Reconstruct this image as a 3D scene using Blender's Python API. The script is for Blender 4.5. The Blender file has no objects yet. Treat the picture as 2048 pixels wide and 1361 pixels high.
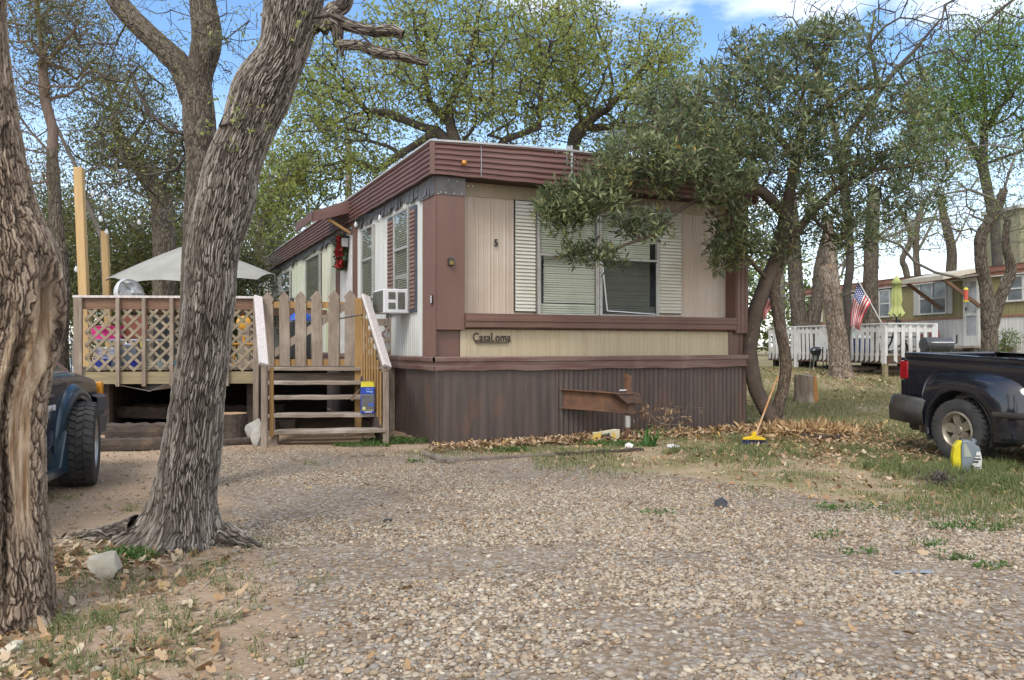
import bpy, math, random
import numpy as np
from mathutils import Vector, Matrix
R = math.radians
random.seed(7); RNG = np.random.default_rng(7)
SC = bpy.context.scene
# ---------------- camera, sky, sun, exposure ----------------
CAM_H = 1.15; F = 1600.0; CX = 1024.0; HY = 691.0
cam = bpy.data.cameras.new("camera"); cam.lens = F/2048*36; cam.sensor_width = 36
cam.shift_y = (HY-680.5)/2048; cam.clip_end = 2000; cam.clip_start = .05
camo = bpy.data.objects.new("camera", cam); SC.collection.objects.link(camo)
camo.location = (0, 0, CAM_H); camo.rotation_euler = (R(90), 0, 0); SC.camera = camo
SUN_EL, SUN_AZ = 52, 205      # azimuth measured clockwise from +Y
wd = bpy.data.worlds.new("World"); SC.world = wd; wd.use_nodes = True
nt = wd.node_tree; nt.nodes.clear()
def wn(t, **k):
    n = nt.nodes.new(t)
    for a, b in k.items(): setattr(n, a, b)
    return n
out = wn('ShaderNodeOutputWorld'); bg = wn('ShaderNodeBackground')
sky = wn('ShaderNodeTexSky', sky_type='NISHITA', sun_disc=False, sun_elevation=R(SUN_EL), sun_rotation=R(SUN_AZ), air_density=1.0, dust_density=.5, ozone_density=2.2)
tc = wn('ShaderNodeTexCoord'); mp = wn('ShaderNodeMapping'); mp.inputs['Scale'].default_value = (1.0, 1.0, 2.6); mp.inputs['Location'].default_value = (.35, .2, .25)
nz = wn('ShaderNodeTexNoise'); nz.inputs['Scale'].default_value = 2.6; nz.inputs['Detail'].default_value = 7; nz.inputs['Roughness'].default_value = .52
rp = wn('ShaderNodeValToRGB'); rp.color_ramp.elements[0].position = .55; rp.color_ramp.elements[1].position = .7
sp = wn('ShaderNodeSeparateXYZ'); mr = wn('ShaderNodeMapRange')
mr.inputs['From Min'].default_value = .30; mr.inputs['From Max'].default_value = -.02; mr.inputs['To Min'].default_value = 0; mr.inputs['To Max'].default_value = .55
mx = wn('ShaderNodeMath', operation='MAXIMUM'); mix = wn('ShaderNodeMix', data_type='RGBA'); mix.inputs['B'].default_value = (9.6, 9.6, 9.7, 1)
hs = wn('ShaderNodeHueSaturation'); hs.inputs['Saturation'].default_value = 1.12; hs.inputs['Value'].default_value = 1.25
L = nt.links.new
mrb = wn('ShaderNodeMapRange'); mrb.inputs['From Min'].default_value = .35; mrb.inputs['From Max'].default_value = -.25; mrb.inputs['To Max'].default_value = .8; L(sp.outputs['Y'], mrb.inputs['Value']); mx3 = wn('ShaderNodeMath', operation='MAXIMUM'); L(mrb.outputs[0], mx3.inputs[0])
L(tc.outputs['Generated'], mp.inputs['Vector']); L(mp.outputs[0], nz.inputs['Vector']); L(nz.outputs['Fac'], rp.inputs['Fac'])
L(tc.outputs['Generated'], sp.inputs[0]); L(sp.outputs['Z'], mr.inputs['Value']); L(rp.outputs['Color'], mx3.inputs[1]); L(mx3.outputs[0], mx.inputs[0]); L(mr.outputs[0], mx.inputs[1])
L(sky.outputs[0], hs.inputs['Color']); L(hs.outputs[0], mix.inputs['A']); L(mx.outputs[0], mix.inputs['Factor']); L(mix.outputs['Result'], bg.inputs['Color']); L(bg.outputs[0], out.inputs['Surface'])
bg.inputs['Strength'].default_value = .14
sl = bpy.data.lights.new("sun", 'SUN'); sl.energy = 1.7; sl.angle = R(22); sl.color = (1, .96, .9)
so = bpy.data.objects.new("sun", sl); SC.collection.objects.link(so)
sd = Vector((math.sin(R(SUN_AZ))*math.cos(R(SUN_EL)), math.cos(R(SUN_AZ))*math.cos(R(SUN_EL)), math.sin(R(SUN_EL))))
so.rotation_euler = sd.to_track_quat('Z', 'Y').to_euler(); so.location = sd*40
SC.view_settings.view_transform = 'Standard'; SC.view_settings.look = 'None'; SC.view_settings.exposure = .6; SC.view_settings.gamma = 1

# ---------------- projection helpers: photo pixel -> place in the world ----------------
def P(px, py, Y): return Vector(((px-CX)/F*Y, Y, CAM_H-(py-HY)/F*Y))
def sm(a, b, t):
    t = np.clip((t-a)/(b-a), 0, 1); return t*t*(3-2*t)
def gz(x, y):
    x = np.asarray(x, float); y = np.asarray(y, float)
    z = .52*sm(11.5, 20.5, y)*sm(2.2, 5.0, x)
    return z + .012*np.sin(x*2.1+1)*np.sin(y*1.7)*sm(2, 3, y)
def G(px, py):
    z = 0
    for _ in range(60):
        Y = (CAM_H-z)*F/(py-HY); X = (px-CX)/F*Y; z += .35*(float(gz(X, Y))-z)
    return Vector((X, Y, z))

# ---------------- materials ----------------
def mk(name, c1, c2=None, sc=6, st=(1, 1, 1), rough=.8, metal=0, bump=0, bsc=40, c3=None, sc3=1.5, t3=(.5, .65), st3=(1, 1, 1), attr=None, ac=None,
       trans=0, coat=0, spec=.5, lo=.35, hi=.65, bst=None, det=6):
    m = bpy.data.materials.new(name); m.use_nodes = True; t = m.node_tree; t.nodes.clear(); l = t.links.new
    def n(ty, **k):
        q = t.nodes.new(ty)
        for a, b in k.items(): setattr(q, a, b)
        return q
    o = n('ShaderNodeOutputMaterial'); b = n('ShaderNodeBsdfPrincipled'); l(b.outputs[0], o.inputs[0])
    b.inputs['Roughness'].default_value = rough; b.inputs['Metallic'].default_value = metal; b.inputs['Coat Weight'].default_value = coat
    b.inputs['Specular IOR Level'].default_value = spec
    tc = n('ShaderNodeTexCoord')
    def noise(s, stt, d=det):
        mp = n('ShaderNodeMapping'); mp.inputs['Scale'].default_value = stt; l(tc.outputs['Object'], mp.inputs[0])
        z = n('ShaderNodeTexNoise'); z.inputs['Scale'].default_value = s; z.inputs['Detail'].default_value = d; z.inputs['Roughness'].default_value = .62
        l(mp.outputs[0], z.inputs['Vector']); return z.outputs['Fac']
    def mixc(f, a, bb):
        q = n('ShaderNodeMix', data_type='RGBA'); l(f, q.inputs['Factor'])
        if isinstance(a, tuple): q.inputs['A'].default_value = (*a, 1)
        else: l(a, q.inputs['A'])
        if isinstance(bb, tuple): q.inputs['B'].default_value = (*bb, 1)
        else: l(bb, q.inputs['B'])
        return q.outputs['Result']
    def rng(f, a, bb):
        q = n('ShaderNodeMapRange'); l(f, q.inputs[0]); q.inputs[1].default_value = a; q.inputs[2].default_value = bb; return q.outputs[0]
    col = c1
    if attr:       # vertex attribute chooses along the list of colours
        at = n('ShaderNodeAttribute', attribute_name=attr); r = n('ShaderNodeValToRGB'); e = r.color_ramp.elements
        for i, (p_, c_) in enumerate(ac):
            q = e[i] if i < 2 else e.new(p_)
            q.position = p_; q.color = (*c_, 1)
        l(at.outputs['Fac'], r.inputs[0]); col = r.outputs[0]
    if c2:
        f = rng(noise(sc, st), lo, hi); col = mixc(f, col, c2) if not attr else mixc(rng(noise(sc, st), lo, hi+.25), col, c2)
    if c3: col = mixc(rng(noise(sc3, st3, 4), *t3), col, c3)
    if isinstance(col, tuple): b.inputs['Base Color'].default_value = (*col, 1)
    else: l(col, b.inputs['Base Color'])
    if bump:
        q = n('ShaderNodeBump'); q.inputs['Strength'].default_value = bump; q.inputs['Distance'].default_value = .02
        l(noise(bsc, bst or st, 5), q.inputs['Height']); l(q.outputs[0], b.inputs['Normal'])
    if trans:
        tr = n('ShaderNodeBsdfTranslucent'); ms = n('ShaderNodeMixShader'); ms.inputs[0].default_value = trans
        if isinstance(col, tuple): tr.inputs[0].default_value = (*col, 1)
        else: l(col, tr.inputs[0])
        l(b.outputs[0], ms.inputs[1]); l(tr.outputs[0], ms.inputs[2]); l(ms.outputs[0], o.inputs[0])
    return m
def glass(name, tint=(.9, .95, .93), refl=.25, rough=.02, tr=.7):
    m = bpy.data.materials.new(name); m.use_nodes = True; t = m.node_tree; t.nodes.clear()
    o = t.nodes.new('ShaderNodeOutputMaterial'); g = t.nodes.new('ShaderNodeBsdfGlossy'); q = t.nodes.new('ShaderNodeBsdfTransparent')
    g.inputs['Roughness'].default_value = rough; q.inputs[0].default_value = (*[c*tr for c in tint], 1); g.inputs[0].default_value = (.9, .95, 1, 1)
    s = t.nodes.new('ShaderNodeMixShader'); fr = t.nodes.new('ShaderNodeLayerWeight'); fr.inputs[0].default_value = refl
    t.links.new(fr.outputs['Facing'], s.inputs[0]); t.links.new(q.outputs[0], s.inputs[1]); t.links.new(g.outputs[0], s.inputs[2]); t.links.new(s.outputs[0], o.inputs[0])
    return m
Z1 = (1, 1, .06)
MT = dict(
 brown=mk('brown_metal', (.125, .062, .045), (.155, .085, .062), sc=1.6, st=(1, 1, .5), rough=.5, bump=.05, bsc=60, c3=(.09, .055, .048), sc3=3, t3=(.58, .8), st3=(1, 1, .3)),
 brown_fascia=mk('brown_fascia_metal', (.125, .058, .05), (.16, .085, .072), sc=1.2, st=(.6, .6, 2), rough=.42, bump=.05, bsc=30, c3=(.2, .15, .14), sc3=5, t3=(.66, .85), st3=(3, 3, .5)),
 trim=mk('faded_brown_trim', (.12, .058, .048), (.2, .135, .11), sc=2.5, st=(.5, .5, 6), rough=.6, c3=(.27, .2, .16), sc3=1.3, t3=(.55, .75)),
 beige=mk('beige_metal', (.43, .34, .262), (.5, .41, .325), sc=1.2, st=(6, 6, .25), rough=.55, c3=(.53, .46, .39), sc3=1.1, t3=(.5, .75)),
 beige_low=mk('beige_low_metal', (.4, .32, .2), (.45, .37, .25), sc=2, st=(5, 5, .3), rough=.6, c3=(.3, .23, .13), sc3=4, t3=(.6, .9), st3=(3, 3, .4)),
 flashing=mk('dark_flashing', (.06, .052, .05), (.12, .105, .1), sc=4, rough=.45, bump=.1, c3=(.2, .17, .15), sc3=2, t3=(.6, .8)),
 soffit=mk('dark_soffit', (.05, .03, .025), rough=.8),
 white_sid=mk('white_siding', (.6, .6, .57), (.45, .46, .42), sc=3, st=(8, 8, .25), rough=.6, c3=(.3, .32, .26), sc3=6, t3=(.6, .85), st3=(4, 4, .25)),
 mossy=mk('mossy_siding', (.6, .6, .55), (.42, .44, .24), sc=3, st=(9, 12, .1), rough=.7, lo=.44, hi=.6, c3=(.3, .33, .1), sc3=4, t3=(.55, .75), st3=(4, 6, .15)),
 skirt=mk('skirt_metal', (.07, .053, .047), (.105, .078, .066), sc=3, st=(5, 5, .4), rough=.5, metal=.25, bump=.08, bsc=30, c3=(.15, .082, .055), sc3=2.6, t3=(.54, .8), st3=(1.6, 1.6, .5)),
 rust=mk('rusty_steel', (.095, .05, .03), (.16, .078, .04), sc=9, rough=.85, bump=.3, bsc=60, c3=(.07, .05, .045), sc3=3, t3=(.5, .65)),
 rust_dark=mk('dark_rusty_steel', (.075, .052, .042), (.14, .075, .045), sc=10, rough=.75, metal=.3, bump=.3, bsc=50),
 shutter=mk('shutter_vinyl', (.56, .55, .49), (.5, .47, .38), sc=2, rough=.6, c3=(.43, .36, .22), sc3=1.2, t3=(.58, .8), st3=(.5, .5, 2)),
 shut_brown=mk('shutter_brown', (.14, .075, .055), (.2, .12, .09), sc=8, rough=.65),
 navy=mk('shutter_navy_edge', (.035, .045, .07), (.07, .08, .1), sc=5, rough=.6),
 alu=mk('window_aluminium', (.45, .44, .41), (.33, .32, .29), sc=8, st=(1, 1, .6), rough=.45, metal=.35, c3=(.26, .2, .16), sc3=5, t3=(.6, .75)),
 blind=mk('blind_slats', (.58, .545, .44), (.5, .47, .37), sc=3, rough=.6, c3=(.36, .34, .27), sc3=2, t3=(.55, .8)),
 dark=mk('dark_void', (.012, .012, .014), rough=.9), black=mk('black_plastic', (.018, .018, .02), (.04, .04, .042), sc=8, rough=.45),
 roof=mk('roof_coating', (.45, .45, .44), (.3, .3, .3), sc=2, rough=.8),
 white=mk('white_paint', (.62, .61, .59), (.5, .49, .46), sc=7, rough=.55, c3=(.38, .36, .32), sc3=4, t3=(.6, .8)),
 whitepl=mk('white_appliance', (.66, .66, .67), (.56, .56, .57), sc=4, rough=.5), grille=mk('grille_metal', (.2, .2, .17), (.12, .12, .1), sc=50, rough=.6, metal=.2),
 wood_grey=mk('weathered_wood', (.27, .215, .165), (.16, .12, .09), sc=5, st=(9, 9, .7), rough=.85, bump=.3, bsc=16, c3=(.36, .3, .24), sc3=2, t3=(.5, .75)),
 wood_greyh=mk('weathered_wood_flat', (.3, .245, .19), (.17, .13, .1), sc=5, st=(.7, 8, 9), rough=.85, bump=.3, bsc=16, c3=(.42, .36, .3), sc3=2, t3=(.5, .75)),
 wood_dark=mk('stained_rail_wood', (.12, .065, .04), (.2, .115, .07), sc=6, st=(.7, 8, 8), rough=.8, bump=.25, bsc=16),
 wood_grn=mk('treated_wood', (.29, .23, .13), (.2, .165, .095), sc=5, st=(.7, 8, 8), rough=.8, bump=.2, bsc=16, c3=(.2, .17, .09), sc3=3, t3=(.55, .8)),
 lattice=mk('lattice_wood', (.3, .24, .165), (.2, .165, .115), sc=9, rough=.85, bump=.2, c3=(.18, .17, .1), sc3=1.5, t3=(.5, .7)),
 wood_yel=mk('new_yellow_wood', (.36, .21, .075), (.25, .14, .045), sc=5, st=(8, 8, .6), rough=.7, bump=.1, bsc=14, c3=(.2, .1, .03), sc3=9, t3=(.72, .8)),
 wood_post=mk('pine_post', (.5, .34, .155), (.4, .26, .11), sc=4, st=(8, 8, .5), rough=.7, bump=.1, bsc=14, c3=(.3, .17, .06), sc3=7, t3=(.72, .8)),
 wood_pale=mk('bleached_rail', (.62, .58, .55), (.42, .37, .35), sc=6, st=(9, 9, .8), rough=.8, bump=.3, bsc=20),
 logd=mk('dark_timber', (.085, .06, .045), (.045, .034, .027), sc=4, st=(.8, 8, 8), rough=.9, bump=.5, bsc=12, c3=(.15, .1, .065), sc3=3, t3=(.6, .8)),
 cutw=mk('cut_wood', (.42, .27, .14), (.3, .17, .09), sc=12, rough=.85, bump=.3),
)
MT['glass'] = glass('window_glass', tr=.93, refl=.07)
MT['glassd'] = glass('window_glass_dark', tint=(.85, .88, .88), refl=.22, tr=.9)

# ---------------- object helpers ----------------
COL = SC.collection
def tag(o, label=None, cat=None, group=None, kind=None):
    if label: o['label'] = label
    if cat: o['category'] = cat
    if group: o['group'] = group
    if kind: o['kind'] = kind
    return o
def thing(name, loc, label, cat, rz=0, group=None):
    o = bpy.data.objects.new(name, None); COL.objects.link(o); o.location = loc; o.rotation_euler = (0, 0, rz); o.empty_display_size = .2
    return tag(o, label, cat, group)
def kids(o): return [c for c in COL.objects if c.parent == o]
def dup(root, loc, rz, label, group=None):
    def cp(o, par):
        c = o.copy(); COL.objects.link(c); c.parent = par
        for k in kids(o): cp(k, c)
        return c
    r = cp(root, None); r.location = loc; r.rotation_euler = (0, 0, rz); r['label'] = label
    if group: r['group'] = group
    return r
def link(name, me, mat, parent=None, smooth=False):
    o = bpy.data.objects.new(name, me); COL.objects.link(o); o.parent = parent
    if mat is not None: me.materials.append(MT[mat] if isinstance(mat, str) else mat)
    if smooth: me.polygons.foreach_set('use_smooth', np.ones(len(me.polygons), bool))
    me.update(); return o
def np_mesh(name, V, Fc, mat, parent=None, smooth=False, attr=None):
    """V (n,3), Fc (m,k) numpy -> one mesh object; attr {name: per-vertex floats}"""
    V = np.asarray(V, np.float32); Fc = np.asarray(Fc, np.int32); k = Fc.shape[1]; m = len(Fc)
    me = bpy.data.meshes.new(name); me.vertices.add(len(V)); me.vertices.foreach_set('co', V.ravel())
    me.loops.add(m*k); me.loops.foreach_set('vertex_index', Fc.ravel()); me.polygons.add(m)
    me.polygons.foreach_set('loop_start', np.arange(0, m*k, k, dtype=np.int32)); me.update(calc_edges=True)
    for a, v in (attr or {}).items():
        at = me.attributes.new(a, 'FLOAT', 'POINT'); at.data.foreach_set('value', np.asarray(v, np.float32))
    return link(name, me, mat, parent, smooth)
class MB:
    def __init__(s): s.v = []; s.f = []
    def add(s, vs, fs):
        b = len(s.v); s.v += [tuple(v) for v in vs]; s.f += [tuple(b+i for i in f) for f in fs]; return s
    def box(s, a, b, M=None, bev=0):
        x0, y0, z0 = a; x1, y1, z1 = b
        vs = [Vector(p) for p in ((x0, y0, z0), (x1, y0, z0), (x1, y1, z0), (x0, y1, z0), (x0, y0, z1), (x1, y0, z1), (x1, y1, z1), (x0, y1, z1))]
        if M is not None: vs = [M @ v for v in vs]
        return s.add(vs, [(0, 3, 2, 1), (4, 5, 6, 7), (0, 1, 5, 4), (1, 2, 6, 5), (2, 3, 7, 6), (3, 0, 4, 7)])
    def bar(s, p, q, w, h, up=(0, 0, 1), jit=0):
        """rectangular bar from p to q; w across, h along 'up'"""
        p = Vector(p); q = Vector(q); d = (q-p); L_ = d.length; d.normalize(); u = Vector(up); x = d.cross(u)
        if x.length < 1e-4: x = Vector((1, 0, 0))
        x.normalize(); u = x.cross(d).normalized()
        vs = []
        for c in (p, q):
            for a, b in ((-1, -1), (1, -1), (1, 1), (-1, 1)): vs.append(c+x*a*w/2+u*b*h/2)
        return s.add(vs, [(3, 2, 1, 0), (4, 5, 6, 7), (0, 1, 5, 4), (1, 2, 6, 5), (2, 3, 7, 6), (3, 0, 4, 7)])
    def tube(s, pts, rad, n=8, cap=True):
        pts = [Vector(p) for p in pts]; rad = rad if hasattr(rad, '__len__') else [rad]*len(pts); b = len(s.v); prev = None
        for i, p in enumerate(pts):
            d = (pts[min(i+1, len(pts)-1)]-pts[max(i-1, 0)]).normalized()
            if prev is None: x = d.orthogonal().normalized()
            else: x = (prev-d*prev.dot(d)).normalized()
            prev = x; y = d.cross(x)
            for k in range(n): a = 2*math.pi*k/n; s.v.append(tuple(p+(x*math.cos(a)+y*math.sin(a))*rad[i]))
        for i in range(len(pts)-1):
            for k in range(n): s.f.append((b+i*n+k, b+i*n+(k+1) % n, b+(i+1)*n+(k+1) % n, b+(i+1)*n+k))
        if cap: s.f.append(tuple(b+k for k in range(n))[::-1]); s.f.append(tuple(b+(len(pts)-1)*n+k for k in range(n)))
        return s
    def lathe(s, prof, n=24, M=None, cap=False):
        """prof [(r,z)] about z"""
        b = len(s.v)
        for r, z in prof:
            for k in range(n):
                a = 2*math.pi*k/n; v = Vector((r*math.cos(a), r*math.sin(a), z)); s.v.append(tuple(M @ v if M is not None else v))
        for i in range(len(prof)-1):
            for k in range(n): s.f.append((b+i*n+k, b+i*n+(k+1) % n, b+(i+1)*n+(k+1) % n, b+(i+1)*n+k))
        if cap: s.f.append(tuple(b+k for k in range(n))[::-1]); s.f.append(tuple(b+(len(prof)-1)*n+k for k in range(n)))
        return s
    def prism(s, poly, d, M=None):
        """polygon of 3-D points extruded by vector d"""
        n = len(poly); d = Vector(d); vs = [Vector(p) for p in poly]; vs += [v+d for v in vs]
        if M is not None: vs = [M @ v for v in vs]
        return s.add(vs, [tuple(range(n))[::-1], tuple(range(n, 2*n))]+[(i, (i+1) % n, n+(i+1) % n, n+i) for i in range(n)])
    def ribs(s, a0, a1, b0, b1, prof, fn, th=None):
        """profile (list of (t,d), t in 0..period; last t = period) repeated over a0..a1; fn(a,d,b) -> point"""
        per = prof[-1][0]; A = []; k = 0
        while a0+k*per < a1:
            for t, d in prof[:-1]:
                if a0+k*per+t < a1: A.append((a0+k*per+t, d))
            k += 1
        A.append((a1, A[-1][1])); b = len(s.v)
        for a, d in A: s.v.append(tuple(fn(a, d, b0))); s.v.append(tuple(fn(a, d, b1)))
        for i in range(len(A)-1): s.f.append((b+2*i, b+2*i+2, b+2*i+3, b+2*i+1))
        return s
    def build(s, name, mat, parent=None, smooth=False, bevel=0, seg=2, label=None, auto=None):
        me = bpy.data.meshes.new(name); me.from_pydata(s.v, [], s.f); me.validate(); o = link(name, me, mat, parent, smooth)
        if bevel:
            m = o.modifiers.new('bevel', 'BEVEL'); m.width = bevel; m.segments = seg; m.limit_method = 'ANGLE'; m.angle_limit = R(35)
        if auto: shade_auto(o, auto)
        if label: o['label'] = label
        return o
def shade_auto(o, ang=35):
    me = o.data; me.polygons.foreach_set('use_smooth', np.ones(len(me.polygons), bool))
    try: me.set_sharp_from_angle(angle=R(ang))
    except Exception: pass
def text(name, s, size, mat, parent, M, ext=.002, bold=0, sx=1):
    c = bpy.data.curves.new(name, 'FONT'); c.body = s; c.size = size; c.extrude = ext; c.space_character = 1.06; c.offset = bold; c.align_x = 'CENTER'; c.align_y = 'CENTER'
    o = bpy.data.objects.new(name, c); COL.objects.link(o); bpy.context.view_layer.update()
    me = bpy.data.meshes.new_from_object(o.evaluated_get(bpy.context.evaluated_depsgraph_get())); bpy.data.objects.remove(o)
    me.transform(M @ Matrix.Diagonal((sx, 1, 1, 1))); me.materials.clear(); return link(name, me, mat, parent)
def facing(loc, right=(1, 0, 0), up=(0, 0, 1)):
    r = Vector(right).normalized(); u = Vector(up).normalized(); n = r.cross(u)
    return Matrix.Translation(loc) @ Matrix((r, u, n)).transposed().to_4x4()
# ---------------- numpy noise, bark, branches, leaves ----------------
def h3(i, j, k, s):
    n = (i*374761393+j*668265263+k*2147483647+s*1274126177) & 0xffffffff
    n = ((n ^ (n >> 13))*1274126177) & 0xffffffff
    n = ((n ^ (n >> 16))*2246822519) & 0xffffffff
    return ((n ^ (n >> 15)) & 0xffffff)/float(0xffffff)
def vn(x, y, z, s=0):
    x, y, z = np.broadcast_arrays(np.asarray(x, float), y, z); i = np.floor(x).astype(np.int64); j = np.floor(y).astype(np.int64); k = np.floor(z).astype(np.int64)
    u, v, w = x-i, y-j, z-k; u = u*u*(3-2*u); v = v*v*(3-2*v); w = w*w*(3-2*w); r = 0
    for a in (0, 1):
        for b in (0, 1):
            for c in (0, 1): r = r+h3(i+a, j+b, k+c, s)*(u if a else 1-u)*(v if b else 1-v)*(w if c else 1-w)
    return r
def fbm(x, y, z, o=3, s=0): return sum(vn(x*2**i, y*2**i, z*2**i, s+i)*.5**i for i in range(o))/sum(.5**i for i in range(o))
def catmull(pts, rad, n):
    pts = np.array([list(p) for p in pts], float); rad = np.array(rad, float); q = np.column_stack([pts, rad])
    q = np.vstack([2*q[0]-q[1], q, 2*q[-1]-q[-2]]); m = len(q)-3; t = np.linspace(0, m-1e-6, n); i = t.astype(int); f = (t-i)[:, None]
    a, b, c, d = q[i], q[i+1], q[i+2], q[i+3]
    r = .5*((2*b)+(-a+c)*f+(2*a-5*b+4*c-d)*f**2+(-a+3*b-3*c+d)*f**3)
    return r[:, :3], r[:, 3]
def worley(u, v, nu, s):
    i0 = np.floor(u).astype(np.int64); j0 = np.floor(v).astype(np.int64); f1 = np.full(u.shape, 9.); f2 = f1.copy(); idv = np.zeros(u.shape)
    for di in (-1, 0, 1):
        for dj in (-1, 0, 1):
            i = i0+di; j = j0+dj; im = np.mod(i, nu); d = np.hypot(i+.1+.8*h3(im, j, 0*j, s)-u, (j+.1+.8*h3(im, j, 0*j+1, s)-v)*.9)
            idv = np.where(d < f1, h3(im, j, 0*j+2, s), idv); f2 = np.where(d < f1, f1, np.minimum(f2, d)); f1 = np.minimum(f1, d)
    return f1, f2, idv
def bark(name, pts, rad, mat, parent, na=200, nl=500, amp=.012, cell=.035, str_=6, seed=1, shape=None, rough=1.0, calm=None, lumps=.06):
    """trunk or limb with furrowed bark; shape(theta, s, z) -> radius multiplier"""
    C, r = catmull(pts, rad, nl); D = np.gradient(C, axis=0); D /= np.linalg.norm(D, axis=1)[:, None]
    S = np.concatenate([[0], np.cumsum(np.linalg.norm(np.diff(C, axis=0), axis=1))])
    X = np.zeros_like(C); x = np.array([1., 0, 0])
    for i in range(nl): x = x-D[i]*x.dot(D[i]); x /= np.linalg.norm(x); X[i] = x
    Yv = np.cross(D, X); th = np.linspace(0, 2*np.pi, na, endpoint=False)[None, :]; s = S[:, None]; rr = r[:, None]
    nu = max(5, int(round(2*np.pi*float(np.mean(rad))/cell))); u0 = th/(2*np.pi)*nu+0*s; v0 = s/(cell*str_)+0*th; ct, st_ = np.cos(th)*rr/cell, np.sin(th)*rr/cell
    wu = (vn(ct*.25, st_*.25, v0*.8, seed+9)-.5)*1.6+(vn(ct*.8, st_*.8, v0*3.5, seed+6)-.5)*.9+(vn(ct*2, st_*2, v0*9, seed+7)-.5)*.25; wv = (vn(ct*.9, st_*.9, v0*1.2, seed+4)-.5)*1.2+(vn(ct*2, st_*2, v0*4, seed+14)-.5)*.3
    f1, f2, idv = worley(u0+wu+nu*8, v0+wv+50, nu, seed); e1 = f2-f1; g1, g2, idv2 = worley((u0+wu*1.2)*2+nu*16, v0*1.9+wv*1.5+90, nu*2, seed+31); e2 = g2-g1
    pl1 = np.clip(e1/.34, 0, 1)**.75; pl2 = np.clip(e2/.3, 0, 1)**.8; fine = vn(ct*5, st_*5, v0*3.2, seed+3)
    patch = vn(ct*.45, st_*.45, v0*.7, seed+40); h = np.clip(pl1*(.3+.42*idv)+pl1*.26*pl2*idv2+.26*fine*rough+.25*(patch-.5), 0, 1)
    lump = fbm(np.cos(th)*rr*5, np.sin(th)*rr*5, s*2.2+0*th, 3, seed+20)-.5
    if calm is not None:
        cm_ = calm(th, s, C[:, 2][:, None]+0*th); h = h*(1-cm_)+cm_*(.45+.5*(vn(ct*3, st_*3, v0*.5, seed+8)-.5)+.35*(vn(ct*7, st_*7, v0*1.2, seed+9)-.5)-.35*(vn(ct*1.2, st_*1.2, v0*.35, seed+12) > .72))
    mul = 1+lumps*2*lump
    if shape is not None: mul = mul*shape(th, s, C[:, 2][:, None]+0*th)
    rad2 = rr*mul+amp*(h-.5)
    V = C[:, None, :]+(np.cos(th)[..., None]*X[:, None, :]+np.sin(th)[..., None]*Yv[:, None, :])*rad2[..., None]
    i = np.arange(nl-1)[:, None]*na; k = np.arange(na)[None, :]; k2 = (k+1) % na
    Fq = np.stack([i+k, i+k2, i+na+k2, i+na+k], -1).reshape(-1, 4)
    return np_mesh(name, V.reshape(-1, 3), Fq, mat, parent, True, {'h': h.ravel()})
def tubes(chains, ns=5):
    Vs, Fs, b = [], [], 0
    for pts, rad in chains:
        pts = np.asarray(pts); rad = np.asarray(rad); m = len(pts)
        if m < 2: continue
        D = np.gradient(pts, axis=0); D /= (np.linalg.norm(D, axis=1)[:, None]+1e-9)
        n = ns if rad[0] > .02 else (4 if rad[0] > .008 else 3)
        ref = np.array([.3, .9, .2]) if abs(D[0][2]) > .8 else np.array([0, 0, 1.])
        X = np.cross(D, ref); X /= (np.linalg.norm(X, axis=1)[:, None]+1e-9); Y = np.cross(D, X); a = np.linspace(0, 2*np.pi, n, endpoint=False)
        Vs.append((pts[:, None]+(np.cos(a)[None, :, None]*X[:, None]+np.sin(a)[None, :, None]*Y[:, None])*rad[:, None, None]).reshape(-1, 3))
        i = np.arange(m-1)[:, None]*n; k = np.arange(n)[None]; Fs.append(np.stack([i+k, i+(k+1) % n, i+n+(k+1) % n, i+n+k], -1).reshape(-1, 4)+b); b += m*n
    return np.vstack(Vs), np.vstack(Fs)
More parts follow.
